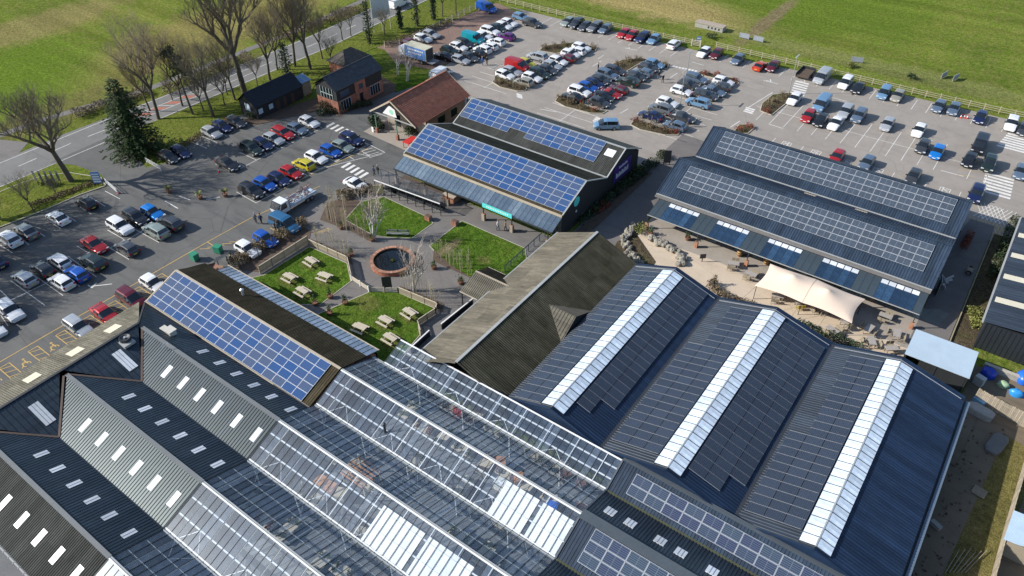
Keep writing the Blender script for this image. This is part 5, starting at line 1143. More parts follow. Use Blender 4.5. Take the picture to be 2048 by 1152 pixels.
row('in the row behind the palm tubs','cars in the row behind the palm tubs',[((-89.21,54.51,0.70),'E','suv','black'),((-89.17,56.96,0.70),'E','hatch','blue'),((-88.48,59.23,0.70),'E','hatch','navy'),((-88.44,61.60,0.70),'E','hatch','red'),((-88.80,64.51,0.70),'W','hatch','yellow'),((-88.70,67.08,0.70),'E','hatch','white'),((-88.33,69.90,0.70),'E','hatch','blue'),((-87.80,72.08,0.70),'E','hatch','pale green'),((-88.28,74.62,0.70),'E','suv','navy')])
row('in the row facing the black barn','cars in the row facing the barn',[((-98.78,57.48,0.70),'E','saloon','black'),((-99.50,62.84,0.70),'E','suv','dark green'),((-99.27,65.04,0.70),'E','hatch','navy'),((-99.17,67.18,0.70),'E','hatch','silver'),((-99.48,69.51,0.70),'E','estate','red'),((-98.62,71.85,0.70),'E','hatch','blue-grey'),((-98.85,74.79,0.70),'E','hatch','white')])
row('under the bare trees of the belt','cars under the tree belt',[((-108.49,53.34,0.70),'E','hatch','black'),((-108.28,55.46,0.70),'E','hatch','navy'),((-109.66,62.57,0.70),'E','hatch','silver'),((-109.97,64.98,0.70),'E','hatch','navy'),((-109.33,67.44,0.70),'E','hatch','dark grey')])
row('by the box lorry on red gravel','cars by the lorry',[((-107.70,111.06,0.70),'E','hatch','maroon'),((-107.42,114.54,0.70),'E','hatch','white'),((-107.48,117.19,0.70),'E','hatch','silver')])
row('in the upper gravel row','cars in the upper gravel row',[((-98.01,109.93,0.70),'W','saloon','black'),((-98.72,112.83,0.70),'E','hatch','dark green'),((-98.35,115.30,0.70),'E','hatch','white'),((-98.32,117.24,0.70),'E','suv','black'),((-98.54,120.39,0.80),'E','van','teal'),((-97.72,122.94,0.70),'E','hatch','white'),((-98.11,125.74,0.70),'E','suv','white'),((-97.72,128.09,0.70),'E','hatch','dark green'),((-97.60,129.94,0.70),'E','hatch','white'),((-97.66,132.05,0.70),'E','hatch','white')])
row('in the lower gravel row','cars in the lower gravel row',[((-93.85,110.41,0.70),'E','hatch','silver'),((-93.13,112.41,0.70),'E','hatch','dark grey'),((-93.21,114.79,0.70),'W','hatch','black'),((-93.46,117.11,0.70),'W','hatch','white'),((-93.31,119.11,0.70),'W','hatch','white'),((-93.56,121.84,0.70),'W','hatch','white'),((-93.53,125.51,0.70),'W','hatch','purple')])
row('beside the far fence corner','cars by the far corner',[((-107.24,136.38,0.80),R(-8),'van','blue'),((-97.59,136.50,0.70),'E','hatch','light blue'),((-93.23,134.75,0.70),'E','suv','dark grey')])
row('along the field fence','cars along the field fence',[((-87.30,139.92,0.70),'S','hatch','pale green'),((-85.13,139.99,0.70),'S','suv','dark grey'),((-82.83,139.80,0.70),'S','hatch','dark grey'),((-80.74,140.54,0.70),'S','suv','grey'),((-78.43,141.09,0.70),'S','hatch','blue-grey'),((-73.90,141.13,0.70),'S','hatch','red'),((-71.95,141.12,0.70),'S','hatch','red'),((-69.47,141.17,0.70),'S','suv','navy'),((-67.11,141.82,0.70),'S','hatch','light blue'),((-62.50,142.09,0.70),'N','estate','white')])
row('past the field gate by fence','cars past the field gate',[((-55.63,141.52,0.70),'S','hatch','white'),((-53.24,142.26,0.70),'S','hatch','maroon'),((-48.62,142.16,0.70),'S','hatch','blue-grey'),((-43.87,141.96,0.70),'N','coupe','orange-red'),((-41.71,142.90,0.70),'S','hatch','maroon'),((-32.22,143.37,0.90),'S','van','silver'),((-27.83,143.50,0.80),'S','mpv','white'),((-25.32,142.89,0.70),'S','coupe','black'),((-20.79,143.24,0.80),'S','mpv','light blue'),((-18.44,143.40,0.70),'S','hatch','beige'),((-11.43,143.21,0.70),'S','hatch','blue-grey'),((-9.06,143.69,0.70),'S','hatch','blue-grey'),((-4.64,142.88,0.70),'S','hatch','navy'),((0.10,143.31,0.70),'S','suv','white'),((2.14,142.36,0.70),'S','hatch','dark grey')])
row('in the upper half of right double row','cars in the upper right row',[((-33.29,131.53,0.70),'S','hatch','white'),((-28.56,132.15,0.90),'S','van','light blue'),((-24.21,131.67,0.70),'S','suv','silver'),((-21.84,131.50,0.70),'S','suv','blue-grey'),((-16.96,131.12,0.70),'S','hatch','silver'),((-12.07,131.96,0.70),'S','hatch','white'),((-2.80,132.22,0.90),'S','van','black')])
row('in the lower half of right double row','cars in the lower right row',[((-28.97,126.50,0.70),'S','hatch','red'),((-26.65,126.10,0.70),'S','hatch','black'),((-24.26,126.66,0.70),'S','saloon','white'),((-10.18,126.67,0.70),'S','hatch','dark grey'),((-7.85,126.13,0.70),'S','hatch','bright blue'),((-3.16,126.36,0.70),'S','hatch','black'),((-0.42,126.78,0.70),'S','suv','dark green'),((4.04,126.99,0.70),'S','hatch','blue-grey')])
row('behind the long dark hall','cars behind the long hall',[((-20.47,115.31,0.70),'S','hatch','red'),((-16.03,116.16,0.70),'S','hatch','blue-grey'),((-9.06,116.14,0.70),'S','hatch','dark grey'),((-0.27,116.31,0.80),'S','suv','navy')])
row('in the upper row of first planted island','cars at the first island upper row',[((-82.32,109.81,0.70),'E','hatch','white'),((-82.16,111.88,0.70),'E','hatch','silver'),((-82.79,114.59,0.80),'E','van','red'),((-82.02,116.57,0.70),'E','hatch','yellow'),((-82.03,120.43,0.70),'W','suv','silver')])
row('in the lower row of first planted island','cars at the first island lower row',[((-77.59,109.30,0.70),'W','hatch','beige'),((-77.41,111.86,0.70),'E','hatch','white'),((-77.13,113.99,0.70),'E','suv','dark green'),((-76.89,116.40,0.70),'E','hatch','dark grey'),((-77.35,118.66,0.70),'E','hatch','silver'),((-77.57,121.14,0.70),'E','hatch','white'),((-76.98,123.34,0.70),'W','hatch','maroon'),((-77.39,125.48,0.70),'E','hatch','white'),((-77.21,127.45,0.70),'W','hatch','white'),((-77.33,129.57,0.70),'E','hatch','white')])
row('in the upper row of middle planted island','cars at the middle island upper row',[((-66.57,109.25,0.70),'W','saloon','black'),((-66.62,111.73,0.70),'E','suv','white'),((-66.45,114.44,0.70),'E','hatch','blue'),((-66.24,116.42,0.70),'E','hatch','navy'),((-66.10,118.39,0.70),'E','hatch','dark grey'),((-66.16,121.08,0.70),'E','suv','blue-grey'),((-65.93,123.75,0.70),'E','estate','dark grey')])
row('in the lower row of middle planted island','cars at the middle island lower row',[((-61.39,110.16,0.70),'E','hatch','dark grey'),((-61.94,112.49,0.70),'E','hatch','black'),((-61.62,114.46,0.70),'E','coupe','red'),((-61.33,116.71,0.70),'W','hatch','maroon'),((-61.40,120.60,0.70),'W','suv','dark green'),((-61.27,123.66,0.70),'E','hatch','dark grey'),((-61.12,125.98,0.70),'W','hatch','blue-grey'),((-61.36,128.64,0.70),'E','hatch','dark grey'),((-61.17,130.79,0.70),'E','hatch','light blue')])
row('in the upper row of nearest planted island','cars at the near island upper row',[((-51.43,110.99,0.70),'W','saloon','navy'),((-51.15,114.21,0.70),'W','suv','grey'),((-51.38,117.16,0.70),'E','hatch','white'),((-51.43,122.86,0.70),'E','hatch','white'),((-51.59,126.12,0.70),'E','hatch','dark grey'),((-51.49,129.12,0.70),'E','suv','blue-grey')])
row('in the lower row of nearest planted island','cars at the near island lower row',[((-46.34,110.07,0.70),'W','hatch','blue-grey'),((-46.61,113.68,0.70),'E','saloon','dark grey'),((-46.75,120.16,0.70),'W','suv','light blue'),((-47.03,123.91,0.70),'E','estate','dark grey'),((-46.61,126.23,0.70),'E','saloon','blue-grey'),((-46.42,128.68,0.70),'W','hatch','dark grey'),((-46.78,131.07,0.70),'E','hatch','white')])
c_=(-56.01,103.50,0.80); car('mpv','light blue',c_[0],c_[1],math.atan2(-.595,-.804),'silver-blue people carrier driving past the near planted island','cars on the move')
c_=(-92.61,102.93,0.90); car('van','white',c_[0],c_[1],math.pi/2,'white van half hidden behind the red tiled roof','vans')
car('van','white',-126.0,127.2,math.pi/2,'white van driving along the main road','vans')
# recovery lorry with flat bed
p=(-81.48,56.11,0.00)
lor=thing('recovery_truck','white recovery truck with flat bed loaded with scrap near the hedge','truck',(p[0],p[1],.01),-math.pi/2)
mb=MB(); mb.box(-3.6,3.4,-.45,.45,.45,.7); mb.build('chassis',DSTEEL,lor)
mb=MB(); mb.add([(1.6,-1,.6),(3.5,-1,.6),(3.6,-1,1.25),(2.95,-.92,2.2),(1.6,-.92,2.25),(1.6,1,.6),(3.5,1,.6),(3.6,1,1.25),(2.95,.92,2.2),(1.6,.92,2.25)],[(0,1,2,3,4),(9,8,7,6,5),(1,6,7,2),(3,8,9,4),(0,4,9,5),(0,5,6,1)]); cb=mb.build('cab',PAINT['white'],lor)
mb=MB(); mb.poly([(3.61,-.85,1.3),(3.61,.85,1.3),(3.02,.80,2.14),(3.02,-.80,2.14)]); mb.build('windscreen',CARGL,cb)
mb=MB()
for s in (1,-1): mb.poly([(2.0,s*1.005,1.25),(3.2,s*1.005,1.25),(2.85,s*.935,2.05),(2.0,s*.935,2.05)])
mb.build('side_window',CARGL,cb)
mb=MB(); mb.box(-3.7,1.4,-1.05,1.05,.85,.98); mb.box(-3.7,1.4,-1.05,-.98,.98,1.3); mb.box(-3.7,1.4,.98,1.05,.98,1.3); mb.build('flat_bed',M('pale_blue_steel',(.50,.58,.66),.5,.15,3),lor)
mb=MB(); mb.box(1.42,1.55,-1,1,.9,2.0); 
for i in range(6): mb.bar((1.45,-.9+.36*i,1.98),(.6,-.9+.36*i,2.05),.05,.05)
mb.build('rack',FLASH,lor)
for x in (2.5,-1.8,-2.6):
    for s in (1,-1): ob('wheel',wheel_mesh(.40),lor,(x,s*.88,.40))
random.seed(5); mb=MB()
for i in range(46):
    a=Vector((random.uniform(-3.4,.9),random.uniform(-.8,.8),random.uniform(1.0,1.5))); b=a+Vector((random.uniform(-.8,.8),random.uniform(-.6,.6),random.uniform(-.05,.5))); mb.bar(a,b,.09,.09,random.choice((0,0,1)))
scr=mb.build('scrap_load',[M('rusty_scrap',(.26,.11,.06),.9,.35,5),FLASH]); scr.location=lor.location; scr.rotation_euler=lor.rotation_euler; tag(scr,'rusty scrap metal heaped on the recovery truck bed','scrap')
# box lorry
p=(-101.34,106.30,0.00); bl=thing('box_lorry','blue-sided box lorry with tail lift down on the red gravel','lorry',(p[0],p[1],.01),math.pi)
mb=MB(); mb.box(-3.0,2.6,-1.15,1.15,.95,3.3); bx=mb.build('box_body',M('cream_lorry_roof',(.50,.48,.36),.6,.15,2),bl)
mb=MB(); mb.box(-2.9,2.5,1.15,1.17,1.0,3.2); sd=mb.build('side_panel',SIGNB,bx)
mb=MB()
for i in range(10): mb.box(-2.3+.42*i,-2.02+.42*i,1.171,1.18,2.5,2.8)
for i in range(7): mb.box(-1.8+.5*i,-1.45+.5*i,1.171,1.18,1.9,2.1)
mb.build('lettering',SIGNW,sd)
mb=MB(); mb.box(2.75,4.4,-1.05,1.05,.6,2.4); cb=mb.build('cab',PAINT['white'],bl)
mb=MB(); mb.box(4.39,4.43,-.9,.9,1.4,2.2); mb.build('windscreen',CARGL,cb)
mb=MB(); mb.box(-3.0,2.7,-.5,.5,.6,.95); mb.build('chassis',DSTEEL,bl)
mb=MB(); mb.box(-4.6,-3.05,-1.1,1.1,.75,.82); mb.build('tail_lift',M('grey_steel_plate',(.22,.23,.25),.5,.2,3),bl)
mb=MB(); mb.box(-3.04,-3.0,-1.05,1.05,1.0,3.2); mb.build('rear_opening',DSTEEL,bl)
for x in (3.4,-1.6):
    for s in (1,-1): ob('wheel',wheel_mesh(.45),bl,(x,s*.98,.45))
# dark tipping trailer by the fence
p=(-35.44,143.57,0.00); tr=thing('open_trailer','open black trailer of soil between fence and crossing','trailer',(p[0],p[1],.01),math.pi/2)
mb=MB(); mb.box(-2,2,-1.3,1.3,.3,.4); mb.box(-2,2,-1.3,-1.2,.4,1.1); mb.box(-2,2,1.2,1.3,.4,1.1); mb.box(1.9,2,-1.2,1.2,.4,1.1); mb.build('tray',DSTEEL,tr)
mb=MB(); mb.box(-1.9,1.8,-1.15,1.15,.4,.7); mb.build('soil_load',MULCH,tr)
for s in (1,-1): ob('wheel',wheel_mesh(.32),tr,(-.2,s*1.42,.32))
# ---------------------------------------------------------------- trees, hedges and plants
def branch(tr,cr,p,d,l,r,lev,maxl,rng,spread,up=.12,tw=3,thin=.62):
    """tapered limbs; the last two levels go into the crown mesh"""
    n=3 if lev<2 else 2; q=Vector(p)
    for i in range(n):
        d=(d+Vector((rng.uniform(-1,1),rng.uniform(-1,1),rng.uniform(-.6,.9)))*(.10+.05*lev)+Vector((0,0,up*.3))).normalized()
        q2=q+d*(l/n); r2=r*(1-.28/n*(i+1)); 
        (tr if lev<2 else cr).tube(q,q2,r*(1-.28/n*i),r2,6 if lev==0 else 5 if lev==1 else 3,cap=False); q=q2
        if lev>=1 and lev<maxl and rng.random()<(.6 if lev<4 else .3): branch(tr,cr,q,(d+Vector((rng.uniform(-1,1),rng.uniform(-1,1),rng.uniform(-.1,.7)))*spread).normalized(),l*.55,r2*.5,lev+1,maxl,rng,spread,up,tw,thin)
    if lev>=maxl: return
    k=tw if lev else tw+1; a0=rng.uniform(0,6.28)
    for i in range(k):
        a=a0+6.283*i/k+rng.uniform(-.4,.4); o=Vector((math.cos(a),math.sin(a),rng.uniform(.05,.8)))
        branch(tr,cr,q,(d*.75+o*spread).normalized(),l*rng.uniform(.58,.82),r*(.66 if lev<2 else .50),lev+1,maxl,rng,spread,up,tw,thin)
def bare_tree(seed,h=12,r=.32,spread=.75,maxl=5,tw=3,mats=(BARK,TWIG),lean=(0,0)):
    rng=random.Random(seed); tr,cr=MB(),MB(); d=Vector((lean[0],lean[1],1)).normalized()
    branch(tr,cr,(0,0,-.1),d,h*.34,r,0,maxl,rng,spread,tw=tw)
    return tr.mesh('trunk',mats[0],True),cr.mesh('twigs',mats[1],False)
def leaf_cloud(mb,pts,n,size,mi=0,rng=random):
    for i in range(n):
        c=rng.choice(pts); p=Vector(c[:3])+Vector((rng.gauss(0,1),rng.gauss(0,1),rng.gauss(0,.8)))*c[3]*.5
        s=size*rng.uniform(.5,1.4); t=Vector((rng.uniform(-1,1),rng.uniform(-1,1),rng.uniform(-.2,1))).normalized(); a=t.orthogonal().normalized(); b=t.cross(a); g=rng.uniform(0,6.28); a,b=a*math.cos(g)+b*math.sin(g),b*math.cos(g)-a*math.sin(g)
        mb.add([p-a*s,p-b*s*.45,p+a*s,p+b*s*.45],[(0,1,2,3)],mi)
TP=[bare_tree(31,13.5,.44,.92,6),bare_tree(2,14,.34,.62,6),bare_tree(5,11,.22,.55,6),bare_tree(9,15,.46,.70,6),bare_tree(12,6,.13,.7,5)]
def tree(i,p,h,rz,label,group='bare trees of the tree belt',sx=1,name='bare_tree'):
    t=thing(name,label,'tree',(p[0],p[1],0),rz,group,(h*sx,h*sx,h*1.16)); ob('trunk',TP[i][0],t); ob('crown',TP[i][1],t); return t
tree(0,(-115.48,40.48),1.08,.3,'big spreading bare tree on the entrance verge beside the road','trees on the entrance verge')
tree(4,(-111.94,32.63),.9,1.2,'small forked bare tree behind the white coupe on the verge','trees on the entrance verge')
tree(4,(-113.29,28.67),.6,3.2,'smallest bare sapling at the left edge of the verge','trees on the entrance verge')
tree(4,(-112.27,36.66),.55,2.2,'thin bare sapling on the verge beside the notice boards','trees on the entrance verge')
for i,(p,k) in enumerate((((-119.41,24.81),0),((-114.96,16.29),1),((-113.44,20.14),2),((-116.22,10.12),3),((-107.31,9.15),0))):
    tree(k,p,1.0,i*1.3,'bare tree beyond the left end of the car park, %s from the entrance'%ORD[i],'trees left of the car park')
tree(1,(-122.71,60.85),1.0,.9,'bare tree rising just behind the dark conifer')
tree(2,(-115.44,67.11),1.12,2.4,'tall slim bare tree beside the silver car in the belt')
tree(2,(-118.72,67.41),.6,4.4,'short bare tree between the pine and the slim tree')
tree(3,(-118.58,76.46),1.28,4.0,'tallest bare oak standing at the end of the black barn')
tree(1,(-119.13,83.00),.80,5.2,'bare tree behind the middle of the black barn')
tree(1,(-116.33,90.87),.98,1.9,'tall bare tree in grass between the barn and brick hut')
tree(2,(-118.99,79.85),.5,.4,'short thin bare tree close behind the black barn roof')
tree(4,(-113.97,94.55),.9,.4,'small twiggy tree left of the brick hut')
tree(2,(-111.84,130.89),.82,1.0,'forked bare tree beside the blue van')
tree(4,(-122.21,107.81),.95,3.3,'bushy bare tree by the road verge above the brick hut')
tree(2,(-113.96,125.65),.75,3.9,'thin bare tree between the road and gravel car park')
tree(4,(-120.52,74.07),1.05,3.6,'twiggy undergrowth tree at the roadside left of the oak')
tree(4,(-126.98,72.15),.85,.6,'twiggy roadside tree beyond the pine')
tree(4,(-127.22,66.85),.8,5.6,'twiggy roadside bush-tree beyond the slim trunks')
for i,(p,k,h,l) in enumerate([((-119.98,90.07),1,.85,'bare tree just left of the tall one near the barn lean-to'),((-117.65,73.54),2,.95,'slim bare tree left of the tall oak'),((-117.16,70.92),4,1.0,'twiggy bare tree left of the black barn'),((-121.56,86.94),2,.9,'slim bare tree behind the barn ridge'),((-118.19,95.79),2,.8,'slim bare tree behind the brick hut'),((-126.71,61.81),2,.85,'slim bare tree hugging the conifer'),((-123.57,66.42),2,.9,'slim bare tree just left of the pine'),((-122.10,105.18),4,1.1,'bushy tree at the roadside above the hut'),((-116.15,112.01),4,.9,'bushy tree under the tall roadside board'),((-113.37,127.93),2,.7,'slim tree left of the forked one by the blue van')]):
    tree(k,p,h,i*2.1,l)
# ivy-clad trunks
def ivy_tree(p,h,w,label,seed):
    rng=random.Random(seed); t=thing('ivy_tree',label,'tree',(p[0],p[1],0),0,'ivy-clad trees of the tree belt')
    mb=MB(); mb.tube((0,0,0),(.2,.1,h),.24,.06,7); 
    for k in range(12):
        z=h*(.35+.6*k/12); a=rng.uniform(0,6.28); mb.tube((0,0,z),(math.cos(a)*w*1.2,math.sin(a)*w*1.2,z+rng.uniform(.4,1.4)),.05,.015,4)
    mb.build('trunk',BARK,t); mb=MB(); pts=[(rng.gauss(0,.12),rng.gauss(0,.12),h*(.06+.9*i/26),w*(.55+.5*math.sin(3.1*i/26+.3))) for i in range(26)]
    leaf_cloud(mb,pts,900,.20,0,rng); mb.build('crown',IVY,t)
ivy_tree((-115.71,106.97),9.5,1.0,'tallest ivy-clad trunk beside the tall roadside board',1)
ivy_tree((-114.01,120.12),8.5,.75,'ivy-clad trunk at the left corner of the gravel car park',2)
ivy_tree((-118.46,86.81),6.5,1.25,'bushy ivy-clad tree behind the barn lean-to',3)
ivy_tree((-113.56,125.18),5.5,.6,'short ivy-clad trunk between two thin trees near the gravel',4)
ivy_tree((-116.12,116.89),5.0,.55,'ivy stump right of the tall roadside board',5)
# dark conifer
def conifer(p,h,w):
    """whorls of drooping boughs, each a spray of needle-sized faces"""
    rng=random.Random(4); t=thing('conifer_tree','dense dark cone-shaped conifer beside the car park entrance','tree',(p[0],p[1],0))
    tk=MB(); tk.tube((0,0,0),(0,0,h*.95),.32,.04,8); mb=MB(); z=.5
    m2=MB(); m2.lathe([(w*.40*(1-k/9)**.8,.6+h*.86*k/9) for k in range(9)],10); m2.build('inner_foliage',CONIF,t)
    while z<h*.97:
        f=1-z/h; R_=w*f**.72*rng.uniform(.88,1.12)+.25; n=int(7+12*f)
        for i in range(n):
            a=6.283*(i+rng.uniform(-.45,.45))/n; L=R_*rng.uniform(.72,1.14); dz=-.16*L+rng.uniform(-.15,.25); o=Vector((math.cos(a),math.sin(a),0)); k=Vector((-math.sin(a),math.cos(a),0))
            tk.tube((0,0,z),(o.x*L*.8,o.y*L*.8,z+dz*.8),.035,.01,3,cap=False)
            for q in range(int(6+15*L/w*1.6)):
                u=rng.uniform(.25,1)**.7; c=Vector((0,0,z+dz*u*u+rng.uniform(-.12,.12)))+o*L*u+k*rng.uniform(-.34,.34)*(1.15-u)*1.6; s_=rng.uniform(.2,.46); d=(o+k*rng.uniform(-.7,.7)+Vector((0,0,rng.uniform(-.5,.25)))).normalized(); e=d.cross(Vector((rng.uniform(-.5,.5),rng.uniform(-.5,.5),1))).normalized()*s_*.36
                mb.add([c-d*s_*.5,c-e,c+d*s_*.8,c+e],[(0,1,2,3)],0 if u<.8 else 1)
        z+=.34+.22*f
    tk.build('trunk',BARK,t); mb.build('crown',[CONIF,M('conifer_tip',(.040,.066,.022),.8,.5,2.6,spec=.2)],t)
conifer((-115.18,51.90),13.2,4.9)
def pine(p,h):
    rng=random.Random(8); t=thing('pine_tree','leaning pine with sparse needle tufts near its top beside the road','tree',(p[0],p[1],0)); mb=MB(); q=Vector((0,0,0)); pts=[]
    top=Vector((-2.6,.6,h)); 
    for i in range(8):
        a=Vector((0,0,0)).lerp(top,i/8); b=Vector((0,0,0)).lerp(top,(i+1)/8); mb.tube(a,b,.22*(1-i/9),.22*(1-(i+1)/9),6)
    for i in range(14):
        z=.55+.43*i/14; a=Vector((0,0,0)).lerp(top,z); g=rng.uniform(0,6.28); l=rng.uniform(.9,2.0); b=a+Vector((math.cos(g)*l,math.sin(g)*l,rng.uniform(.1,.7))); mb.tube(a,b,.05,.02,4); pts.append((b.x,b.y,b.z,.75)); pts.append((a.x*.5+b.x*.5,a.y*.5+b.y*.5,b.z,.5))
    mb.build('trunk',BARK,t); mb=MB(); leaf_cloud(mb,pts,1500,.20,0,rng); mb.build('crown',PINE,t)
pine((-119.12,65.47),12)
# birches and sapling beds
BIR=[bare_tree(21,6.6,.10,.42,4,2,(BIRCH,TWIGW)),bare_tree(22,6.0,.09,.5,4,2,(BIRCH,TWIGW))]
def birch(p,label,k=2,h=1.0,spread=.5):
    t=thing('birch_tree',label,'tree',(p[0],p[1],.05))
    for i in range(k):
        a=6.28*i/k; dx,dy=math.cos(a)*.18,math.sin(a)*.18; tl=(R(7)*math.sin(a)*spread*2,R(7)*math.cos(a)*spread*2,a)
        ob('trunk',BIR[i%2][0],t,(dx,dy,0),rot=tl,scale=h*(.85+.15*(i%3))); ob('crown',BIR[i%2][1],t,(dx,dy,0),rot=tl,scale=h*(.85+.15*(i%3)))
birch((-66.09,56.87),'white multi-stemmed birch beside the bench lawn',5,1.3)
birch((-53.96,51.66),'white multi-stemmed birch growing beside the round pond',5,1.15)
birch((-96.91,97.96),'pale birch in front of the box lorry',3,1.05)
birch((-100.28,98.93),'slimmer pale birch left of the box lorry cab',2,.95)
def sapling(seed,h):
    rng=random.Random(seed); tr,cr=MB(),MB(); tr.tube((0,0,0),(rng.uniform(-.1,.1),rng.uniform(-.1,.1),h),.035,.012,5)
    for i in range(26):
        z=h*rng.uniform(.3,.98); a=rng.uniform(0,6.28); l=rng.uniform(.15,.5); cr.tube((0,0,z),(math.cos(a)*l,math.sin(a)*l,z+rng.uniform(.15,.5)),.010,.004,3,cap=False)
    return tr.mesh('stem',STEM),cr.mesh('twigs',STEM)
SAP=[sapling(i,2.6+.35*i) for i in range(4)]
def sapbed(a,b,n,w,group,label,seed):
    rng=random.Random(seed); a=Vector((a[0],a[1],0)); b=Vector((b[0],b[1],0)); d=(b-a).normalized(); k=Vector((-d.y,d.x,0))
    for i in range(n):
        p=a.lerp(b,(i+rng.uniform(.1,.9))/n)+k*rng.uniform(-w,w); s=rng.choice(SAP)
        t=thing('birch_sapling',label,'sapling',(p.x,p.y,.06),rng.uniform(0,6.28),group,rng.uniform(.8,1.1)); ob('trunk',s[0],t); ob('crown',s[1],t)
sapbed((-75.31,56.34),(-66.78,56.38),26,.55,'saplings beside the bench lawn','thin straw-coloured sapling in the bed beside the bench lawn',1)
sapbed((-77.92,59.29),(-73.54,59.64),12,.7,'saplings by the hatched bays','thin straw-coloured sapling in the bed by the hatched bays',6)
sapbed((-72.50,51.46),(-65.10,51.70),20,.35,'saplings along the picnic fence','thin straw-coloured sapling between picnic fence and pond path',2)
sapbed((-55.54,51.02),(-48.86,51.48),18,.35,'saplings behind the lower picnic lawn','thin straw-coloured sapling along the lower picnic lawn fence',3)
sapbed((-56.62,58.80),(-49.68,58.45),20,.5,'saplings on the square lawn','thin pale sapling in the bed at the square lawn corner',4)
# island grasses and shrubs
def shrub(name,label,cat,p,r,mat,n=220,h=.8,group=None,size=.12,z0=.05,elong=1,rz=0,stems=False):
    t=thing(name,label,cat,(p[0],p[1],z0),rz,group); mb=MB(); rng=random.Random(int(p[0]*31+p[1]*17)); pts=[]
    for i in range(10): a=rng.uniform(0,6.28); q=rng.random()**.5; pts.append((math.cos(a)*r*q*elong*.8,math.sin(a)*r*q*.8,h*rng.uniform(.3,.8),r*.42))
    leaf_cloud(mb,pts,n,size,0,rng); mb.v=[(x,y,max(z,.02)) for x,y,z in mb.v]; mb.build('foliage',mat,t)
    mb=MB()
    for i in range(9 if stems else 4): a=rng.uniform(0,6.28); q=rng.random(); mb.tube((0,0,0),(math.cos(a)*r*q*elong,math.sin(a)*r*q,h*rng.uniform(.7,1.15)),.02,.008,4)
    mb.build('stems',TWIG,t); return t
ISL=[('first island, near end',[(-81.51,107.09),(-79.58,107.37),(-77.12,107.51)],LEAFB),('first island, far end',[(-84.04,125.73),(-82.62,127.35),(-81.49,129.41),(-75.79,131.46)],LEAFB),('middle island, near end',[(-68.28,108.08),(-65.91,107.76),(-63.36,107.61)],LEAFB),
     ('middle island, far end',[(-67.31,127.03),(-66.64,129.85),(-65.35,131.64),(-59.66,132.07)],LEAFB),('nearest island, near end',[(-51.46,108.11),(-49.54,108.13),(-47.64,108.16)],LEAFB),('right-hand kerbed island',[(-36.33,126.78),(-35.97,129.45),(-35.30,132.14)],LEAFB)]
for nm,ps,mt in ISL:
    for i,p in enumerate(ps): shrub('planted_shrub','brown winter shrub on the %s, %s from the left'%(nm,ORD[i]),'shrub',p,1.0,mt,260,.9,'shrubs on the planted islands',.10,.11,stems=True)
for nm,p in [('near tip of the middle island',(-60.91,107.90)),('left tip of nearest island',(-53.20,108.23)),('right tip of nearest island',(-45.92,108.50)),('back edge of nearest island',(-51.35,133.04)),('back island beside the white hatchback',(-49.58,133.72)),('far right tip of the back island',(-45.33,132.88)),('kerb point of right-hand island',(-35.89,124.49)),('bed corner by the long hall',(-37.00,115.63)),('bed edge behind the long hall',(-36.24,117.47))]:
    shrub('red_shrub','low red-leaved shrub on the '+nm,'shrub',p,.95,LEAFR,240,.7,'red shrubs of the main car park',.10,.11)
IST='saplings on the planted islands'
for j,(nm,ps,mt) in enumerate(ISL):
    rng=random.Random(j)
    for i in range(7):
        p=rng.choice(ps); s=SAP[i%2]; t=thing('island_sapling','thin bare sapling on the '+nm,'sapling',(p[0]+rng.uniform(-1.1,1.1),p[1]+rng.uniform(-.7,.7),.11),i,IST,.62); ob('trunk',s[0],t); ob('crown',s[1],t)
# hedges
def hedge(name,label,a,b,w,h,mat,n,size=.14,seed=1,sub=None):
    t=thing(name,label,'hedge'); rng=random.Random(seed); A=Vector((a[0],a[1],0)); B=Vector((b[0],b[1],0)); d=(B-A).normalized(); k=Vector((-d.y,d.x,0)); L=(B-A).length; m=max(3,int(L/.6)); mb=MB()
    for i in range(n):
        s=rng.random()*L; u=rng.uniform(-1,1); z=h*rng.random()**.6*(1-.25*u*u)*(.85+.2*math.sin(s*1.7)+.1*math.sin(s*5)); p=A+d*s+k*u*w/2; sz=size*rng.uniform(.5,1.4); v=Vector((rng.uniform(-1,1),rng.uniform(-1,1),rng.uniform(-.1,1))).normalized(); e=v.orthogonal().normalized(); f=v.cross(e)
        mb.add([p+Vector((0,0,z))-e*sz,p+Vector((0,0,z))-f*sz*.5,p+Vector((0,0,z))+e*sz,p+Vector((0,0,z))+f*sz*.5],[(0,1,2,3)])
    mb.build('foliage',mat,t); mb=MB()
    for i in range(m): s=L*(i+.5)/m; p=A+d*s; mb.tube((p.x,p.y,0),(p.x+.1,p.y,h*.8),.03,.01,4)
    mb.build('stems',TWIG,t); return t
hedge('hedge','brown leafless hedge between the parking bays and picnic fence',(-77.16,41.13),(-76.61,53.88),1.6,1.5,LEAFB,3400,.13,1)
hedge('hedge','brown hedge around the corner post near the white coupe',(-77.69,61.11),(-74.64,65.46),1.5,1.5,LEAFB,1500,.13,2)
hedge('hedge','dark clipped hedge curving below the slate-roofed house',(-100.38,77.89),(-95.57,87.00),1.6,1.1,IVY,2200,.13,3)
hedge('hedge','brown twiggy hedge in front of the slate-roofed house',(-101.39,79.54),(-97.26,81.72),1.8,1.9,LEAFB,1500,.14,4)
hedge('hedge','green planting along the black gable of the shop',(-44.92,76.02),(-43.76,98.08),2.0,1.3,IVY,3600,.16,5)
hedge('hedge','red-tinged planting at the lane corner beside the shop',(-44.23,80.37),(-43.88,83.36),1.6,.8,LEAFR,700,.12,6)
hedge('hedge','low green hedge below the red-tiled building wall',(-82.42,81.58),(-81.41,85.32),1.4,1.5,LEAFG,1100,.14,7)
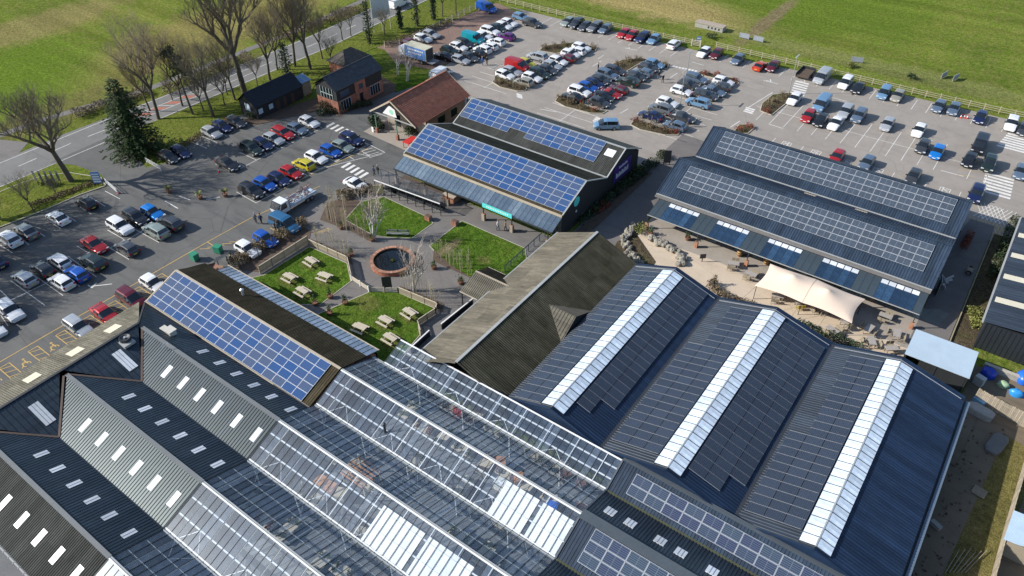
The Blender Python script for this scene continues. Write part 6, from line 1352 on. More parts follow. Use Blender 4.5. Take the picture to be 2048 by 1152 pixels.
hedge('hedge','dark evergreen beside the porch of the red-tiled building',(-90.53,81.82),(-87.15,80.41),1.8,1.8,IVY,1400,.16,8)
hedge('hedge','scrubby brown planting along the near edge of patio',(-22.68,73.55),(-13.82,73.50),1.5,.9,LEAFB,1500,.13,9)
hedge('hedge','dark scrub along the patio edge below the tent',(-12.02,73.68),(-4.37,73.88),1.6,1.0,IVY,1500,.13,10)
hedge('hedge','bushy grass clump beside the service lane',(4.75,88.98),(6.23,85.61),1.8,.9,LEAFY,900,.14,11)
hedge('hedge','dark shrubs strip between service lane and industrial shed',(5.36,96.57),(5.62,113.33),1.4,1.1,IVY,1800,.14,12)
hedge('hedge','red shrubs along the near end of the long hall',(1.10,101.42),(1.19,105.73),1.0,.9,LEAFR,500,.12,13)
hedge('hedge','brown scrub under the entrance verge trees',(-113.74,32.97),(-111.61,43.38),1.4,.6,LEAFB,1400,.13,14)
hedge('hedge','brown scrub under trees beside the upper parking rows',(-110.02,52.37),(-112.43,69.45),1.6,.6,LEAFB,1700,.13,15)
hedge('hedge','leafless scrub between the main road and the far footpath',(-135.55,52.55),(-133.48,66.30),3.0,1.5,TWIG,2600,.16,16)
hedge('hedge','leafless roadside scrub beyond the tall tree belt',(-130.20,67.30),(-130.41,87.29),3.0,1.8,TWIG,3000,.16,17)
hedge('hedge','tawny roadside scrub beyond the road near the white van',(-133.16,97.51),(-131.84,120.20),3.5,1.6,LEAFB,2600,.18,18)
hedge('hedge','bright green planting at the lane end by the car park',(-44.20,100.28),(-42.54,99.51),1.6,1.3,LEAFG,500,.14,19)
hedge('hedge','brown scrub bank between tree belt and gravel car park',(-112.35,108.00),(-109.62,126.06),2.0,.9,LEAFB,1500,.15,20)
for lab,p,r,mt in [('dark bush on the entrance verge by the notice boards',(-116.98,37.82),1.1,IVY),('grey-green shrub inside the rockery ring',(-36.54,80.16),1.3,LEAFY),('twiggy shrub by the red planter',(-23.10,74.47),1.0,TWIG),('small dark bush on the field beyond the gate',(-58.02,150.60),1.2,IVY),('dark green bush at the field edge',(-18.46,153.78),.9,IVY),('round clipped bush beside the black barn',(-109.54,70.78),1.3,LEAFG),('large grass tuft behind the field fence',(-29.60,152.42),1.0,LEAFY)]:
    shrub('bush',lab,'bush',p,r,mt,420,1.0,None,.13)
# potted palms and planters
def planter(p,label,kind,tub=TERRA,h=.5,r=.42,group='planters around the site'):
    t=thing('planter',label,'planter',(p[0],p[1],.03),0,group); mb=MB(); mb.lathe([(r*.75,0),(r,h),(r*.88,h),(r*.85,h-.06)],12); mb.build('tub',tub,t)
    mb=MB(); rng=random.Random(int(p[0]*7+p[1]*13))
    if kind=='palm':
        for i in range(26):
            a=rng.uniform(0,6.28); l=rng.uniform(.5,.95); up=rng.uniform(.1,.9); b=Vector((0,0,h+.25)); c=b+Vector((math.cos(a)*l*.6,math.sin(a)*l*.6,up*.7)); d=b+Vector((math.cos(a)*l,math.sin(a)*l,up*.5)); k=Vector((-math.sin(a),math.cos(a),0))*.05
            mb.add([b-k,c-k*1.6,d,c+k*1.6,b+k],[(0,1,2,3,4)])
        mb.build('fronds',LEAFY,t); m2=MB(); m2.tube((0,0,h-.05),(0,0,h+.3),.08,.06,6); m2.build('stem',BARK,t)
    else:
        leaf_cloud(mb,[(0,0,h+.25,.45),(0,0,h+.5,.35)] if kind=='bush' else [(0,0,h+.2+.2*i,.26) for i in range(5)],150,.10,0,rng); mb.build('foliage',LEAFG if kind!='dry' else LEAFB,t)
for i,(p,l) in enumerate([((-99.96,47.40),'leftmost of the three palm tubs on the left car park'),((-94.65,49.12),'middle of the three palm tubs on the left car park'),((-92.12,51.75),'rightmost palm tub, near the black SUV')]): planter(p,l,'palm',group='palm tubs')
for p,l,k in [((-71.52,55.97),'terracotta planter at the sapling bed by the bench lawn','bush'),((-65.88,56.44),'planter at the foot of the white birch','bush'),((-65.85,52.25),'terracotta planter at the picnic fence corner','bush'),((-54.77,56.64),'planter at the left end of square lawn bed','bush'),((-49.87,56.29),'planter next to the entrance porch','bush'),((-61.65,44.50),'left slim conifer pot on the path between picnic lawns','tall'),((-59.18,44.72),'right slim conifer pot on the path between picnic lawns','tall'),((-62.14,42.49),'slim conifer pot beside the upper picnic lawn corner','tall'),((-59.31,42.20),'slim conifer pot nearest the cafe roof','tall'),((-30.26,81.99),'stone planter under the first canopy pier','bush'),((-23.16,75.05),'red planter box with twiggy plant on the patio','dry'),((-5.78,83.80),'planter with yellow foliage at the tent corner','bush'),((-35.05,80.04),'square planter at the rockery top','bush')]: planter(p,l,k)
# brick planter stubs on the lawns
for p,l in (((-62.86,64.85),'low brick planter at the corner of bench lawn'),((-58.93,66.10),'brick stump planter at the top of square lawn')):
    t=thing('brick_planter',l,'planter',(p[0],p[1],.05)); mb=MB(); mb.box(-.45,.45,-.35,.35,0,.75); mb.build('wall',BRICK,t); mb=MB(); mb.box(-.38,.38,-.28,.28,.72,.78); mb.build('soil',MULCH,t)
# ---------------------------------------------------------------- pond, picnic tables, fences, furniture
pc=(-60.1,54.4); ro=2.95; ri=2.58
PD=thing('round_pond','round raised brick pond in the middle of the courtyard paths','pond',(pc[0],pc[1],.014))
nb=72; bm_=MB(); bm_.add([(ro*math.cos(a),ro*math.sin(a),z) for z in (0,.62) for a in (-math.pi/nb*.93,math.pi/nb*.93)]+[(ri*math.cos(a),ri*math.sin(a),z) for z in (0,.62) for a in (-math.pi/nb*.93,math.pi/nb*.93)],[(0,1,3,2),(2,3,7,6),(4,6,7,5),(0,2,6,4),(1,5,7,3)])
mb=MB(); mb.lathe([(ro-.02,0),(ro-.02,.58),(ri+.02,.58),(ri+.02,.05)],72); wl_=mb.build('wall',BRICK,PD)
cop=MB(); w=math.pi/nb*.9; cop.add([(r*math.cos(a),r*math.sin(a),z) for r in (ri-.04,ro+.05) for z in (.585,.68) for a in (-w,w)],[(0,1,3,2),(2,3,7,6),(4,6,7,5),(0,2,6,4),(1,5,7,3)]); cop=cop.mesh('coping_brick',M('coping_brick',(.33,.17,.11),.85,.2,4,rnd=.35))
for i in range(nb): ob('brick',cop,wl_,(0,0,0),6.2832*i/nb)
crs=MB(); w=math.pi/nb*.92; crs.add([(r*math.cos(a),r*math.sin(a),z) for r in (ro-.03,ro+.02) for z in (.0,.14) for a in (-w,w)],[(2,3,7,6),(4,6,7,5),(0,2,6,4),(1,5,7,3)]); crs=crs.mesh('wall_brick',M('pond_brick',(.30,.115,.065),.85,.2,4,rnd=.35))
for j in range(4):
    for i in range(nb):
        a=6.2832*(i+.5*(j%2))/nb
        ob('brick',crs,wl_,(0,0,.004+.145*j),a)
mb=MB(); mb.poly([(p[0],p[1],.42) for p in ell(0,0,ri+.015,ri+.015,48)]); mb.build('water',WATER,PD)
mb=MB(); leaf_cloud(mb,[(0,0,.5,.28)],90,.16); mb.build('water_plant',LEAFY,PD)
# picnic tables
def picnic():
    t=thing('picnic_table','x','picnic table'); mb=MB()
    pl=MB(); pl.box(-.9,.9,-.062,.062,-.02,.02); pl=pl.mesh('table_plank',WOODP)
    for i in range(5): ob('plank',pl,t,(0,-.28+.14*i,.74))
    for s in (1,-1):
        for k in (0,1): ob('seat_plank',pl,t,(0,s*(.62+.14*k),.44))
        for x in (-.6,.6):
            mb=MB(); mb.bar((x,s*.12,.72),(x,s*.55,0),.06,.1); mb.build('leg',WOODP,t)
    for x in (-.6,.6): mb=MB(); mb.bar((x,-.78,.40),(x,.78,.40),.06,.09); mb.build('bearer',WOODP,t)
    return t
pt=picnic(); first=True
for (p,l) in [((-68.82,47.82),'picnic table nearest the hedge on the upper picnic lawn'),((-68.54,43.85),'leftmost picnic table on the upper picnic lawn'),((-64.97,46.65),'rightmost picnic table on the upper picnic lawn'),((-65.0,42.91),'picnic table nearest the cafe on the upper picnic lawn'),((-51.12,47.76),'rightmost picnic table on the lower picnic lawn'),((-52.51,44.98),'middle picnic table on the lower picnic lawn'),((-54.15,42.28),'leftmost picnic table on the lower picnic lawn'),((-49.9,43.08),'picnic table nearest the greenhouse on the lower lawn')]:
    o=pt if first else copy_tree(pt); first=False; o.location=(p[0],p[1],.06); o.rotation_euler=(0,0,R(0+random.uniform(-8,8))); o['label']='pale timber '+l; o['group']='picnic tables'
# close-boarded fence round the picnic lawns
def board_fence(label,pts,h=1.15,board=True,mat=WOOD,rails=2,group='fences round the picnic lawns',pitch=.16):
    t=thing('timber_fence',label,'fence',(0,0,0),0,group); bd=MB(); rl=MB()
    for a,b in zip(pts,pts[1:]):
        A=Vector((a[0],a[1],.03)); B=Vector((b[0],b[1],.03)); L=(B-A).length; d=(B-A).normalized(); n=max(1,round(L/1.9))
        for i in range(n+1):
            p=A.lerp(B,i/n); mb=MB(); mb.box(p.x-.06,p.x+.06,p.y-.06,p.y+.06,0,h+.12); mb.build('post',mat,t)
        for k in range(rails):
            z=h*(.3+.62*k/(max(1,rails-1))); m2=MB(); m2.bar(A+Vector((0,0,z)),B+Vector((0,0,z)),.05,.10); m2.build('rail',WOODP if rails>2 else mat,t)
        if board:
            m=int(L/pitch)
            for i in range(m):
                p=A+d*(i+.5)*pitch; bd.bar((p.x,p.y,.05),(p.x,p.y,h-.03*((i*7)%3)),.022,pitch*.82,up=(d.x,d.y,0))
            rl.bar(A+Vector((0,0,h+.02)),B+Vector((0,0,h+.02)),.10,.05)
    if board: o=bd.build('boards',mat,t); o['kind']='stuff'; rl.build('capping',WOODP,t)
board_fence('close-boarded timber fence between the hedge and upper picnic lawn',[(-72.82,42.52),(-72.75,50.85)],1.25)
board_fence('pale timber fence between upper picnic lawn and pond path',[(-72.57,50.69),(-65.14,51.00),(-62.02,48.66)],.95)
board_fence('white field gate across the picnic lawn path',[(-61.87,48.51),(-58.48,48.20)],.9,False,SIGNW,4)
board_fence('short timber fence behind the black notice stand',[(-58.33,48.31),(-55.26,50.25)],.8,False,WOOD,3)
board_fence('pale timber fence between pond path and lower picnic lawn',[(-55.26,50.25),(-49.18,50.79),(-48.72,49.97)],.95)
board_fence('timber fence beside the white-capped wall at lower picnic lawn',[(-48.72,49.97),(-49.09,47.03),(-47.62,45.92)],.95)
# post and rail fence along the field
FENCEW=M('sun_bleached_rail',(.38,.33,.235),.85,.2,4)
def field_fence(label,pts,dx=2.4,grp='field fences'):
    t=thing('field_fence',label,'fence',(0,0,0),0,grp)
    pm=MB(); pm.box(-.07,.07,-.07,.07,0,1.35); pm=pm.mesh('fence_post',FENCEW)
    for a,b in zip(pts,pts[1:]):
        A=Vector((a[0],a[1],0)); B=Vector((b[0],b[1],0)); n=max(1,round((B-A).length/dx))
        for i in range(n): p=A.lerp(B,i/n); ob('post',pm,t,(p.x,p.y,0))
        for z in (.45,.82,1.18):
            m2=MB(); m2.bar(A+Vector((0,-.05,z)),B+Vector((0,-.05,z)),.04,.085); m2.build('rail',FENCEW,t)
    ob('post',pm,t,(pts[-1][0],pts[-1][1],0))
field_fence('timber post-and-rail fence from the far corner to the field gate',[(-110.94,143.50),(-108.44,143.15),(-90.18,143.19),(-59.12,144.94)])
field_fence('timber post-and-rail fence right of the field gate',[(-55.12,146.44),(-35.60,146.82),(-14.43,146.98),(12,148.4)])
field_fence('grey post-and-rail fence between tree belt and gravel car park',[(-111.80,107.41),(-109.75,109.80),(-109.73,127.08),(-110.52,142.95)],2.2)
gt_=thing('field_gate','timber field gate beside the blue sign','gate'); a,b=(-59.72,144.52),(-57.93,144.80)
for z in (.35,.65,.95,1.25): m2=MB(); m2.bar((a[0],a[1],z),(b[0],b[1],z),.05,.1); m2.build('rail',WOODP,gt_)
for p in (a,b): m2=MB(); m2.box(p[0]-.09,p[0]+.09,p[1]-.09,p[1]+.09,0,1.5); m2.build('post',WOODP,gt_)
# signs and boards
def board(name,label,p,w,h,z,mat,rz=0,legs=2,cat='sign',leg=DSTEEL,rows=0,th=.06):
    t=thing(name,label,cat,(p[0],p[1],.02),rz); mb=MB(); mb.box(-w/2,w/2,-th/2,th/2,z,z+h); f=mb.build('board',mat,t)
    for i in range(legs):
        x=-w/2+.1+(w-.2)*i/max(1,legs-1) if legs>1 else 0; mb=MB(); mb.box(x-.05,x+.05,.04,.12,0,z+h*.9); mb.build('leg',leg,t)
    for k in range(rows):
        mb=MB(); mb.box(-w*.42,w*.42,-th/2-.02,-th/2-.004,z+h*(.1+.85*k/rows),z+h*(.1+.85*k/rows)+h*.5/rows); mb.build('print_line',SIGNW if mat!=SIGNW else SIGNB,f)
    return t
board('roadside_board','tall white hoarding on three timber legs facing the main road',(-118.49,113.84),4.4,4.4,3.2,M('hoarding_back',(.50,.54,.55),.6,.2,2),R(75),3,'hoarding',WOODP)
board('direction_sign','white and blue direction sign panel at the car park entrance',(-110.64,42.29),1.3,2.0,.5,SIGNB,R(40),2,'sign',DSTEEL,4)
board('notice_stand','black notice stand at the edge of the round pond path',(-56.56,49.69),1.2,1.7,.7,DSTEEL,R(45),2,'notice stand')
board('timber_notice','pair of pale timber notice panels by the trolley shelter',(-73.15,65.32),1.5,1.5,.4,M('golden_board',(.55,.42,.22),.7,.15,3),R(40),2,'notice board',WOOD)
board('lane_sign','framed black notice board at the lane end by the car park',(-41.91,98.44),1.1,2.2,.4,DSTEEL,R(30),2,'notice board')
board('blue_sign','blue sign with white print on the field gate post',(-58.61,145.29),1.0,1.1,.9,SIGNB,R(30),1,'sign',WOODP,2)
board('pavement_sign','white pavement sign on the paving before the red-tiled building',(-79.85,80.23),.6,.9,.02,SIGNW,R(40),1,'pavement sign')
board('pavement_sign','white notice leaning at the left porch pier of red-tiled building',(-88.03,79.36),.5,.9,.02,SIGNW,R(-10),1,'pavement sign')
board('menu_board','small dark menu board on the sandy patio',(-26.49,78.58),.8,.7,.6,DSTEEL,R(40),1,'menu board')
for i in range(5):
    p=(-117.49,37.45); t=thing('flag_board','dark narrow entrance board, %s of five on the verge'%ORD[i],'sign',(p[0]-1.0+.72*i,p[1]-.6+.53*i,.05),R(20),'entrance boards on the verge'); mb=MB(); mb.box(-.2,.2,-.03,.03,.8,2.6); mb.build('board',M('slate_board',(.10,.12,.14),.6,.2,3),t); mb=MB(); mb.box(-.03,.03,.03,.09,0,2.5); mb.build('leg',DSTEEL,t)
# cones
def cone(p,l,g='traffic cones'):
    t=thing('traffic_cone',l,'traffic cone',(p[0],p[1],.012),0,g); mb=MB(); mb.box(-.2,.2,-.2,.2,0,.04); mb.build('base',PLRED,t); mb=MB(); mb.lathe([(.15,.04),(.12,.22)],10,0); mb.lathe([(.12,.22),(.075,.5)],10,1); mb.lathe([(.075,.5),(.03,.75)],10,0); mb.build('cone',[PLRED,SIGNW],t)
cone((-98.85,55.68),'red and white cone beside the black saloon'); cone((-106.25,42.78),'red cone lying at the entrance barrier')
for i,x in enumerate((1921,1928,1934)): p=[(-7.44,142.13),(-6.95,142.47),(-6.49,142.57)][i]; cone(p,'red and white cone, %s of three in the empty fence bay'%ORD[i])
# barrier arms and lamp posts
def lamp(p,h,l,heads=2):
    t=thing('lamp_post',l,'lamp post',(p[0],p[1],0),0,'lamp posts'); mb=MB(); mb.tube((0,0,0),(0,0,h),.09,.05,8); mb.build('pole',M('galvanised_pole',(.38,.38,.36),.5,.15,3,metal=.4),t)
    for s in (1,-1): mb=MB(); mb.box(-.12,.12,min(0,s*.9),max(0,s*.9),h,h+.1); mb.build('lamp_head',FLASH,t)
lamp((-35.22,134.20),7.2,'tall grey lamp post on the right-hand kerbed island'); lamp((-49.40,118.35),6.6,'pale lamp post among the cars of the nearest island'); lamp((-53.35,128.89),5.5,'lamp post at the far end of nearest island'); lamp((-82.69,107.07),3.0,'dark post at the tip of the first island')
def barrier(a,b,l):
    t=thing('barrier_rail',l,'barrier',(0,0,0),0,'white barriers at the entrance')
    for p in (a,b): mb=MB(); mb.tube((p[0],p[1],0),(p[0],p[1],1.0),.05,.05,6); mb.build('post',SIGNW,t)
    for z in (.35,.65,.95): mb=MB(); mb.bar((a[0],a[1],z),(b[0],b[1],z),.05,.06); mb.build('rail',SIGNW,t)
barrier((-110.78,50.67),(-106.71,50.51),'white slatted barrier at the foot of conifer'); barrier((-110.28,43.25),(-106.18,42.66),'pale barrier arm by the direction sign')
# trolley shelter in front of the shop
TS=thing('trolley_shelter','long glazed trolley shelter with white front beam before the shop canopy','shelter')
SA,SB=(-74.30,65.87,0.00),(-62.04,66.67,0.00); SC,SD=(-62.73,68.41,0.00),(-75.28,68.32,0.00)
n=8; A_,B_,C_2,D_2=[Vector((p[0],p[1],0)) for p in (SA,SB,SC,SD)]
for i in range(n+1):
    for P,Q,h in ((A_,B_,2.1),(D_2,C_2,2.5)):
        p=P.lerp(Q,i/n); mb=MB(); mb.box(p.x-.04,p.x+.04,p.y-.04,p.y+.04,0,h); mb.build('post',DSTEEL,TS)
mb=MB(); mb.bar(A_+Vector((0,0,2.12)),B_+Vector((0,0,2.12)),.12,.12); mb.build('front_beam',SIGNW,TS)
mb=MB(); mb.bar(D_2+Vector((0,0,2.52)),C_2+Vector((0,0,2.52)),.08,.08); mb.build('back_beam',DSTEEL,TS)
RF=glass('smoked_sheet',(.78,.78,.75),.92,(.25,.24,.21),.22)
for i in range(n):
    p=[A_.lerp(B_,(i+.03)/n)+Vector((0,0,2.2)),A_.lerp(B_,(i+.97)/n)+Vector((0,0,2.2)),D_2.lerp(C_2,(i+.97)/n)+Vector((0,0,2.58)),D_2.lerp(C_2,(i+.03)/n)+Vector((0,0,2.58))]; mb=MB(); mb.poly(p); mb.build('pane',RF,TS)
mb=MB(); mb.box(0,.5,-.28,.28,.45,.5); mb.box(0,.9,-.3,-.27,.5,.85); mb.box(0,.9,.27,.3,.5,.85); mb.box(.87,.9,-.27,.27,.5,.85); mb.bar((-.1,-.3,1.0),(-.1,.3,1.0),.04,.04); mb.bar((0,-.28,.85),(-.1,-.28,1.0),.03,.03); mb.bar((0,.28,.85),(-.1,.28,1.0),.03,.03); bask=mb.mesh('basket',DSTEEL)
mb=MB(); mb.bar((.0,-.25,.45),(.1,-.25,.12),.03,.03); mb.bar((0,.25,.45),(.1,.25,.12),.03,.03); mb.bar((.05,-.25,.14),(.9,-.2,.14),.03,.03); mb.bar((.05,.25,.14),(.9,.2,.14),.03,.03); tfr=mb.mesh('trolley_frame',ALU)
d=(B_-A_).normalized(); k=Vector((-d.y,d.x,0)); rr=math.atan2(d.y,d.x)
for r_,off,n0,n1 in ((0,.95,2,26),(1,1.9,4,22)):
    for i in range(n0,n1):
        p=A_+d*(.45*i)+k*off; t=thing('shopping_trolley','metal shopping trolley nested in the %s row under the trolley shelter'%('front' if r_==0 else 'back'),'trolley',(p.x,p.y,.02),rr,'trolleys in the %s row'%('front' if r_==0 else 'back')); ob('basket',bask,t); ob('frame',tfr,t)
t=thing('stone_plinth','square stone-topped brick plinth at the end of trolley shelter','plinth',((-63.47,71.16)[0],(-63.47,71.16)[1],.02)); mb=MB(); mb.box(-1.0,1.0,-1.0,1.0,0,1.0); mb.build('wall',BRICKD,t); mb=MB(); mb.box(-1.1,1.1,-1.1,1.1,1.0,1.1); mb.build('top',M('tan_stone',(.42,.36,.28),.8,.2,3),t)
# long bench on the lawn edge
t=thing('garden_bench','long grey timber bench at the edge of bench lawn','bench',((-63.78,59.38)[0],(-63.78,59.38)[1],.05),R(32))
for i in range(3): mb=MB(); mb.box(-1.6,1.6,-.25+.17*i,-.11+.17*i,.42,.46); mb.build('seat_slat',M('grey_slat',(.25,.26,.23),.8,.2,4),t)
for i in range(2): mb=MB(); mb.box(-1.6,1.6,.24,.28,.58+.16*i,.70+.16*i); mb.build('back_slat',MATS['grey_slat'],t)
for x in (-1.45,0,1.45): mb=MB(); mb.box(x-.05,x+.05,-.22,.27,0,.42); mb.box(x-.05,x+.05,.22,.27,.42,.88); mb.build('leg',DSTEEL,t)
# rockery
RK=thing('rockery_wall','curved wall of pale boulders around a bare bed on the patio corner','rock wall'); rng=random.Random(2)
ring=[(-37.82,80.74),(-37.92,79.18),(-37.32,77.27),(-36.46,75.46),(-35.30,74.22),(-33.88,73.60),(-32.65,73.41)]; ring2=[(-34.61,79.19),(-33.27,78.86),(-32.05,78.73),(-30.75,78.40),(-29.58,78.00),(-28.65,77.32),(-28.38,76.18)]
def rock(seed):
    rg=random.Random(seed); mb=MB(); mb.lathe([(.1,-.5),(.42,-.3),(.5,.05),(.38,.38),(.12,.5)],7); mb.v=[(x*rg.uniform(.75,1.25),y*rg.uniform(.75,1.25),z*rg.uniform(.8,1.2)) for x,y,z in mb.v]; return mb.mesh('boulder',STONE)
RKM=[rock(i) for i in range(5)]
for rg_,w,cnt in ((ring,.5,75),(ring2,.42,85)):
    for i in range(cnt):
        u=rng.random()*(len(rg_)-1); j=int(u); a=Vector(rg_[j]); b=Vector(rg_[j+1]); p=a.lerp(b,u-j); s=rng.uniform(.42,.8)
        ob('stone',rng.choice(RKM),RK,(p.x+rng.uniform(-w,w),p.y+rng.uniform(-w,w),.12+rng.uniform(0,.35)),rot=(rng.uniform(0,1),rng.uniform(0,1),rng.uniform(0,6)),scale=s)
# patio tables and chairs, barrels
def patio_set(p,rz,l):
    t=thing('patio_table',l,'table',(p[0],p[1],.03),rz,'patio tables'); mb=MB(); mb.box(-.75,.75,-.4,.4,.70,.75); mb.build('top',M('grey_wood_top',(.34,.31,.28),.8,.2,4),t)
    for x in (-.6,.6):
        for y in (-.3,.3): mb=MB(); mb.box(x-.04,x+.04,y-.04,y+.04,0,.70); mb.build('leg',WOOD,t)
def chair(p,rz,l,g,mt=WOOD):
    t=thing('patio_chair',l,'chair',(p[0],p[1],.03),rz,g); mb=MB(); mb.box(-.22,.22,-.22,.22,.42,.46); mb.build('seat',mt,t); mb=MB(); mb.box(-.22,.22,.20,.24,.46,.9); mb.build('backrest',mt,t)
    for x in (-.19,.19):
        for y in (-.19,.19): mb=MB(); mb.box(x-.02,x+.02,y-.02,y+.02,0,.42); mb.build('leg',mt,t)
sets=[((-19.95,79.08),'patio table by the tent left corner'),((-15.54,76.85),'patio table under the front left of tent'),((-12.75,77.44),'patio table with yellow chairs under the tent'),((-7.12,77.17),'patio table at the tent right corner'),((-4.54,77.40),'patio table on grey paving right of tent'),((-1.65,78.41),'patio table nearest the open shelter'),((-3.67,75.40),'long pale patio table at the near edge of patio'),((-10.33,77.67),'patio table beneath the tent seam'),((-7.98,74.63),'patio table by the dark scrub below the tent'),((-3.56,80.81),'patio table in the shade right of tent'),((-22.69,79.83),'lone patio table near the first brick pier'),((-1.43,75.47),'patio table at the shelter corner')]
for i,(p,l) in enumerate(sets):
    patio_set(p,R(20*i),l)
    for j,(dx,dy,r_) in enumerate(((0,.75,0),(0,-.75,math.pi),(.5,.75,0),(-.5,-.75,math.pi))):
        a=R(20*i); chair((p[0]+dx*math.cos(a)-dy*math.sin(a),p[1]+dx*math.sin(a)+dy*math.cos(a)),a+r_,('yellow' if i==2 else 'timber')+' chair pulled up to the '+l,'chairs at the '+l,YPLAST if i==2 else WOOD)
for i,p in enumerate(((-23.00,82.68),(-19.38,83.10),(-27.93,83.93))):
    t=thing('oak_barrel','golden oak barrel under the long hall canopy, %s from the left'%('third' if i==1 else 'second' if i==0 else 'first'),'barrel',(p[0],p[1],.03),0,'barrels under the canopy'); mb=MB(); mb.lathe([(.28,0),(.38,.3),(.40,.45),(.38,.6),(.28,.9)],14); mb.build('staves',M('oak',(.42,.24,.09),.7,.2,4),t); mb=MB(); mb.lathe([(.392,.25),(.404,.32)],14); mb.lathe([(.404,.58),(.392,.65)],14); mb.build('hoop',DSTEEL,t)
for p,l in (((0.68,91.76),'stacked white chairs and racks behind the long hall corner'),):
    t=thing('stacked_furniture',l,'furniture',(p[0],p[1],.03)); rng=random.Random(3)
    for i in range(9): mb=MB(); a=Vector((rng.uniform(-.6,.6),rng.uniform(-1,1),rng.uniform(.1,.9))); mb.bar(a,a+Vector((rng.uniform(-.7,.7),rng.uniform(-.7,.7),rng.uniform(-.1,.5))),.06,.3); mb.build('frame',SIGNW,t)
board('white_sheet','large white sheet panel leaning at the long hall corner',(0.32,89.92),1.6,2.2,.02,FLASH,R(100),0,'panel')
# yard beyond the three-bay hall
YW=thing('board_fence','tall close-boarded timber fence across the yard beyond the three-bay hall','fence'); a,b=Vector((7.81,73.14)),Vector((13.53,71.99)); L=(b-a).length; n=int(L/.16)
bmesh_=MB(); bmesh_.box(-.07,.07,-.012,.012,0,1.85); bmesh_=bmesh_.mesh('fence_board',WOODF)
for i in range(n): p=a.lerp(b,(i+.5)/n); ob('board',bmesh_,YW,(p.x,p.y,.02),math.atan2(b.y-a.y,b.x-a.x)+R(random.uniform(-3,3)),scale=(1,1,random.uniform(.96,1.03)))
mb=MB(); mb.bar((a.x,a.y,.5),(b.x,b.y,.5),.06,.1); mb.bar((a.x,a.y,1.4),(b.x,b.y,1.4),.06,.1); mb.build('rail',WOOD,YW)
YF=thing('side_fence','weathered timber fence running down the right edge of the yard','fence'); pts=[(13.72,70.68),(13.66,66.80),(13.45,58.32),(13.38,51.58),(13.35,48.50)]
for a,b in zip(pts,pts[1:]):
    a=Vector(a);b=Vector(b); n=int((b-a).length/.16)
    for i in range(n): p=a.lerp(b,(i+.5)/n); ob('board',bmesh_,YF,(p.x,p.y,.02),math.atan2(b.y-a.y,b.x-a.x),scale=(1,1,random.uniform(.9,.98)))
    mb=MB(); mb.bar((a.x,a.y,1.3),(b.x,b.y,1.3),.08,.1); mb.build('rail',WOOD,YF)
def block(name,l,cat,p,s,mat,rz=0,z=.02):
    t=tag(MB().box(-s[0]/2,s[0]/2,-s[1]/2,s[1]/2,0,s[2]).build(name,mat),l,cat); t.location=(p[0],p[1],z); t.rotation_euler=(0,0,rz); return t
def tank(name,l,cat,p,s,mat,rz=0):
    mb=MB(); x,y,h=s; c=.18; o=[(-x/2+c*x,-y/2),(x/2-c*x,-y/2),(x/2,-y/2+c*y),(x/2,y/2-c*y),(x/2-c*x,y/2),(-x/2+c*x,y/2),(-x/2,y/2-c*y),(-x/2,-y/2+c*y)]
    vs=[(a,b,0) for a,b in o]+[(a,b,h*.85) for a,b in o]+[(a*.86,b*.86,h) for a,b in o]; mb.add(vs,[(i,(i+1)%8,8+(i+1)%8,8+i) for i in range(8)]+[(8+i,8+(i+1)%8,16+(i+1)%8,16+i) for i in range(8)]+[tuple(range(16,24))])
    t=tag(mb.build(name,mat),l,cat); t.location=(p[0],p[1],.02); t.rotation_euler=(0,0,rz); return t
tank('concrete_trough','pale concrete trough beside the far corner of three-bay hall','trough',(8.78,71.41),(2.6,1.3,.8),CONC,R(-10))
tank('septic_lid','dark flat slab lying on the yard dirt','slab',(11.02,67.96),(1.5,3.2,.35),M('grey_slab',(.14,.14,.13),.8,.15,3),R(-12))
t=thing('timber_pallet','grey timber pallet on the yard grass','pallet',((10.78,60.76)[0],(10.78,60.76)[1],.02),R(-8))
for i in range(7): mb=MB(); mb.box(-.6,.6,-.5+.165*i-.055,-.5+.165*i+.055,.10,.13); mb.build('slat',WOOD,t)
for x in (-.5,0,.5): mb=MB(); mb.box(x-.05,x+.05,-.52,.52,0,.10); mb.build('bearer',WOOD,t)
block('concrete_block','pale concrete block lying beside the hall gutter','block',(8.23,54.43),(1.0,.5,.4),CONC,R(-25))
for i in range(6):
    p=(10.06,50.93); t=tag(MB().bar((0,0,.1),(.5+.12*i,3.0+.2*(i%3),.16+.02*i),.05,.05).build('timber_pole',WOOD),'long thin timber pole lying in the near yard, %s from the left'%ORD[i],'pole','poles in the yard'); t.location=(p[0]+.28*i,p[1]-1.0+.2*i,.02)
def bag(p,s,l,mat,rz=0,name='covered_load'):
    mb=MB(); rng=random.Random(int(p[0]*100)); mb.lathe([(.5,0),(.55,.3),(.5,.6),(.34,.85),(.12,.95)],10); mb.v=[(x*s[0]*rng.uniform(.85,1.15),y*s[1]*rng.uniform(.85,1.15),z*s[2]*rng.uniform(.9,1.1)) for x,y,z in mb.v]; t=tag(mb.build(name,mat,None,True),l,'covered load'); t.location=(p[0],p[1],.02); t.rotation_euler=(0,0,rz)
bag((8.38,77.91),(1.6,1.3,1.2),'deep blue tarpaulin heap beside the open shelter',TARPB); bag((11.73,79.57),(1.5,2.2,1.2),'bright blue tarpaulin heap at the right frame edge',PBLUE); bag((11.40,76.60),(1.4,.9,.8),'small light blue tarpaulin by the board fence',M('light_blue_sheet',(.03,.26,.62),.4,.2,2,.3)); bag((10.06,77.26),(1.2,.8,.7),'pale green sheet heap behind the board fence',M('pale_green_sheet',(.32,.45,.28),.5,.2,2,.3)); bag((10.27,83.13),(.9,.9,.9),'red bucket stack in front of the industrial shed wall',PLRED)
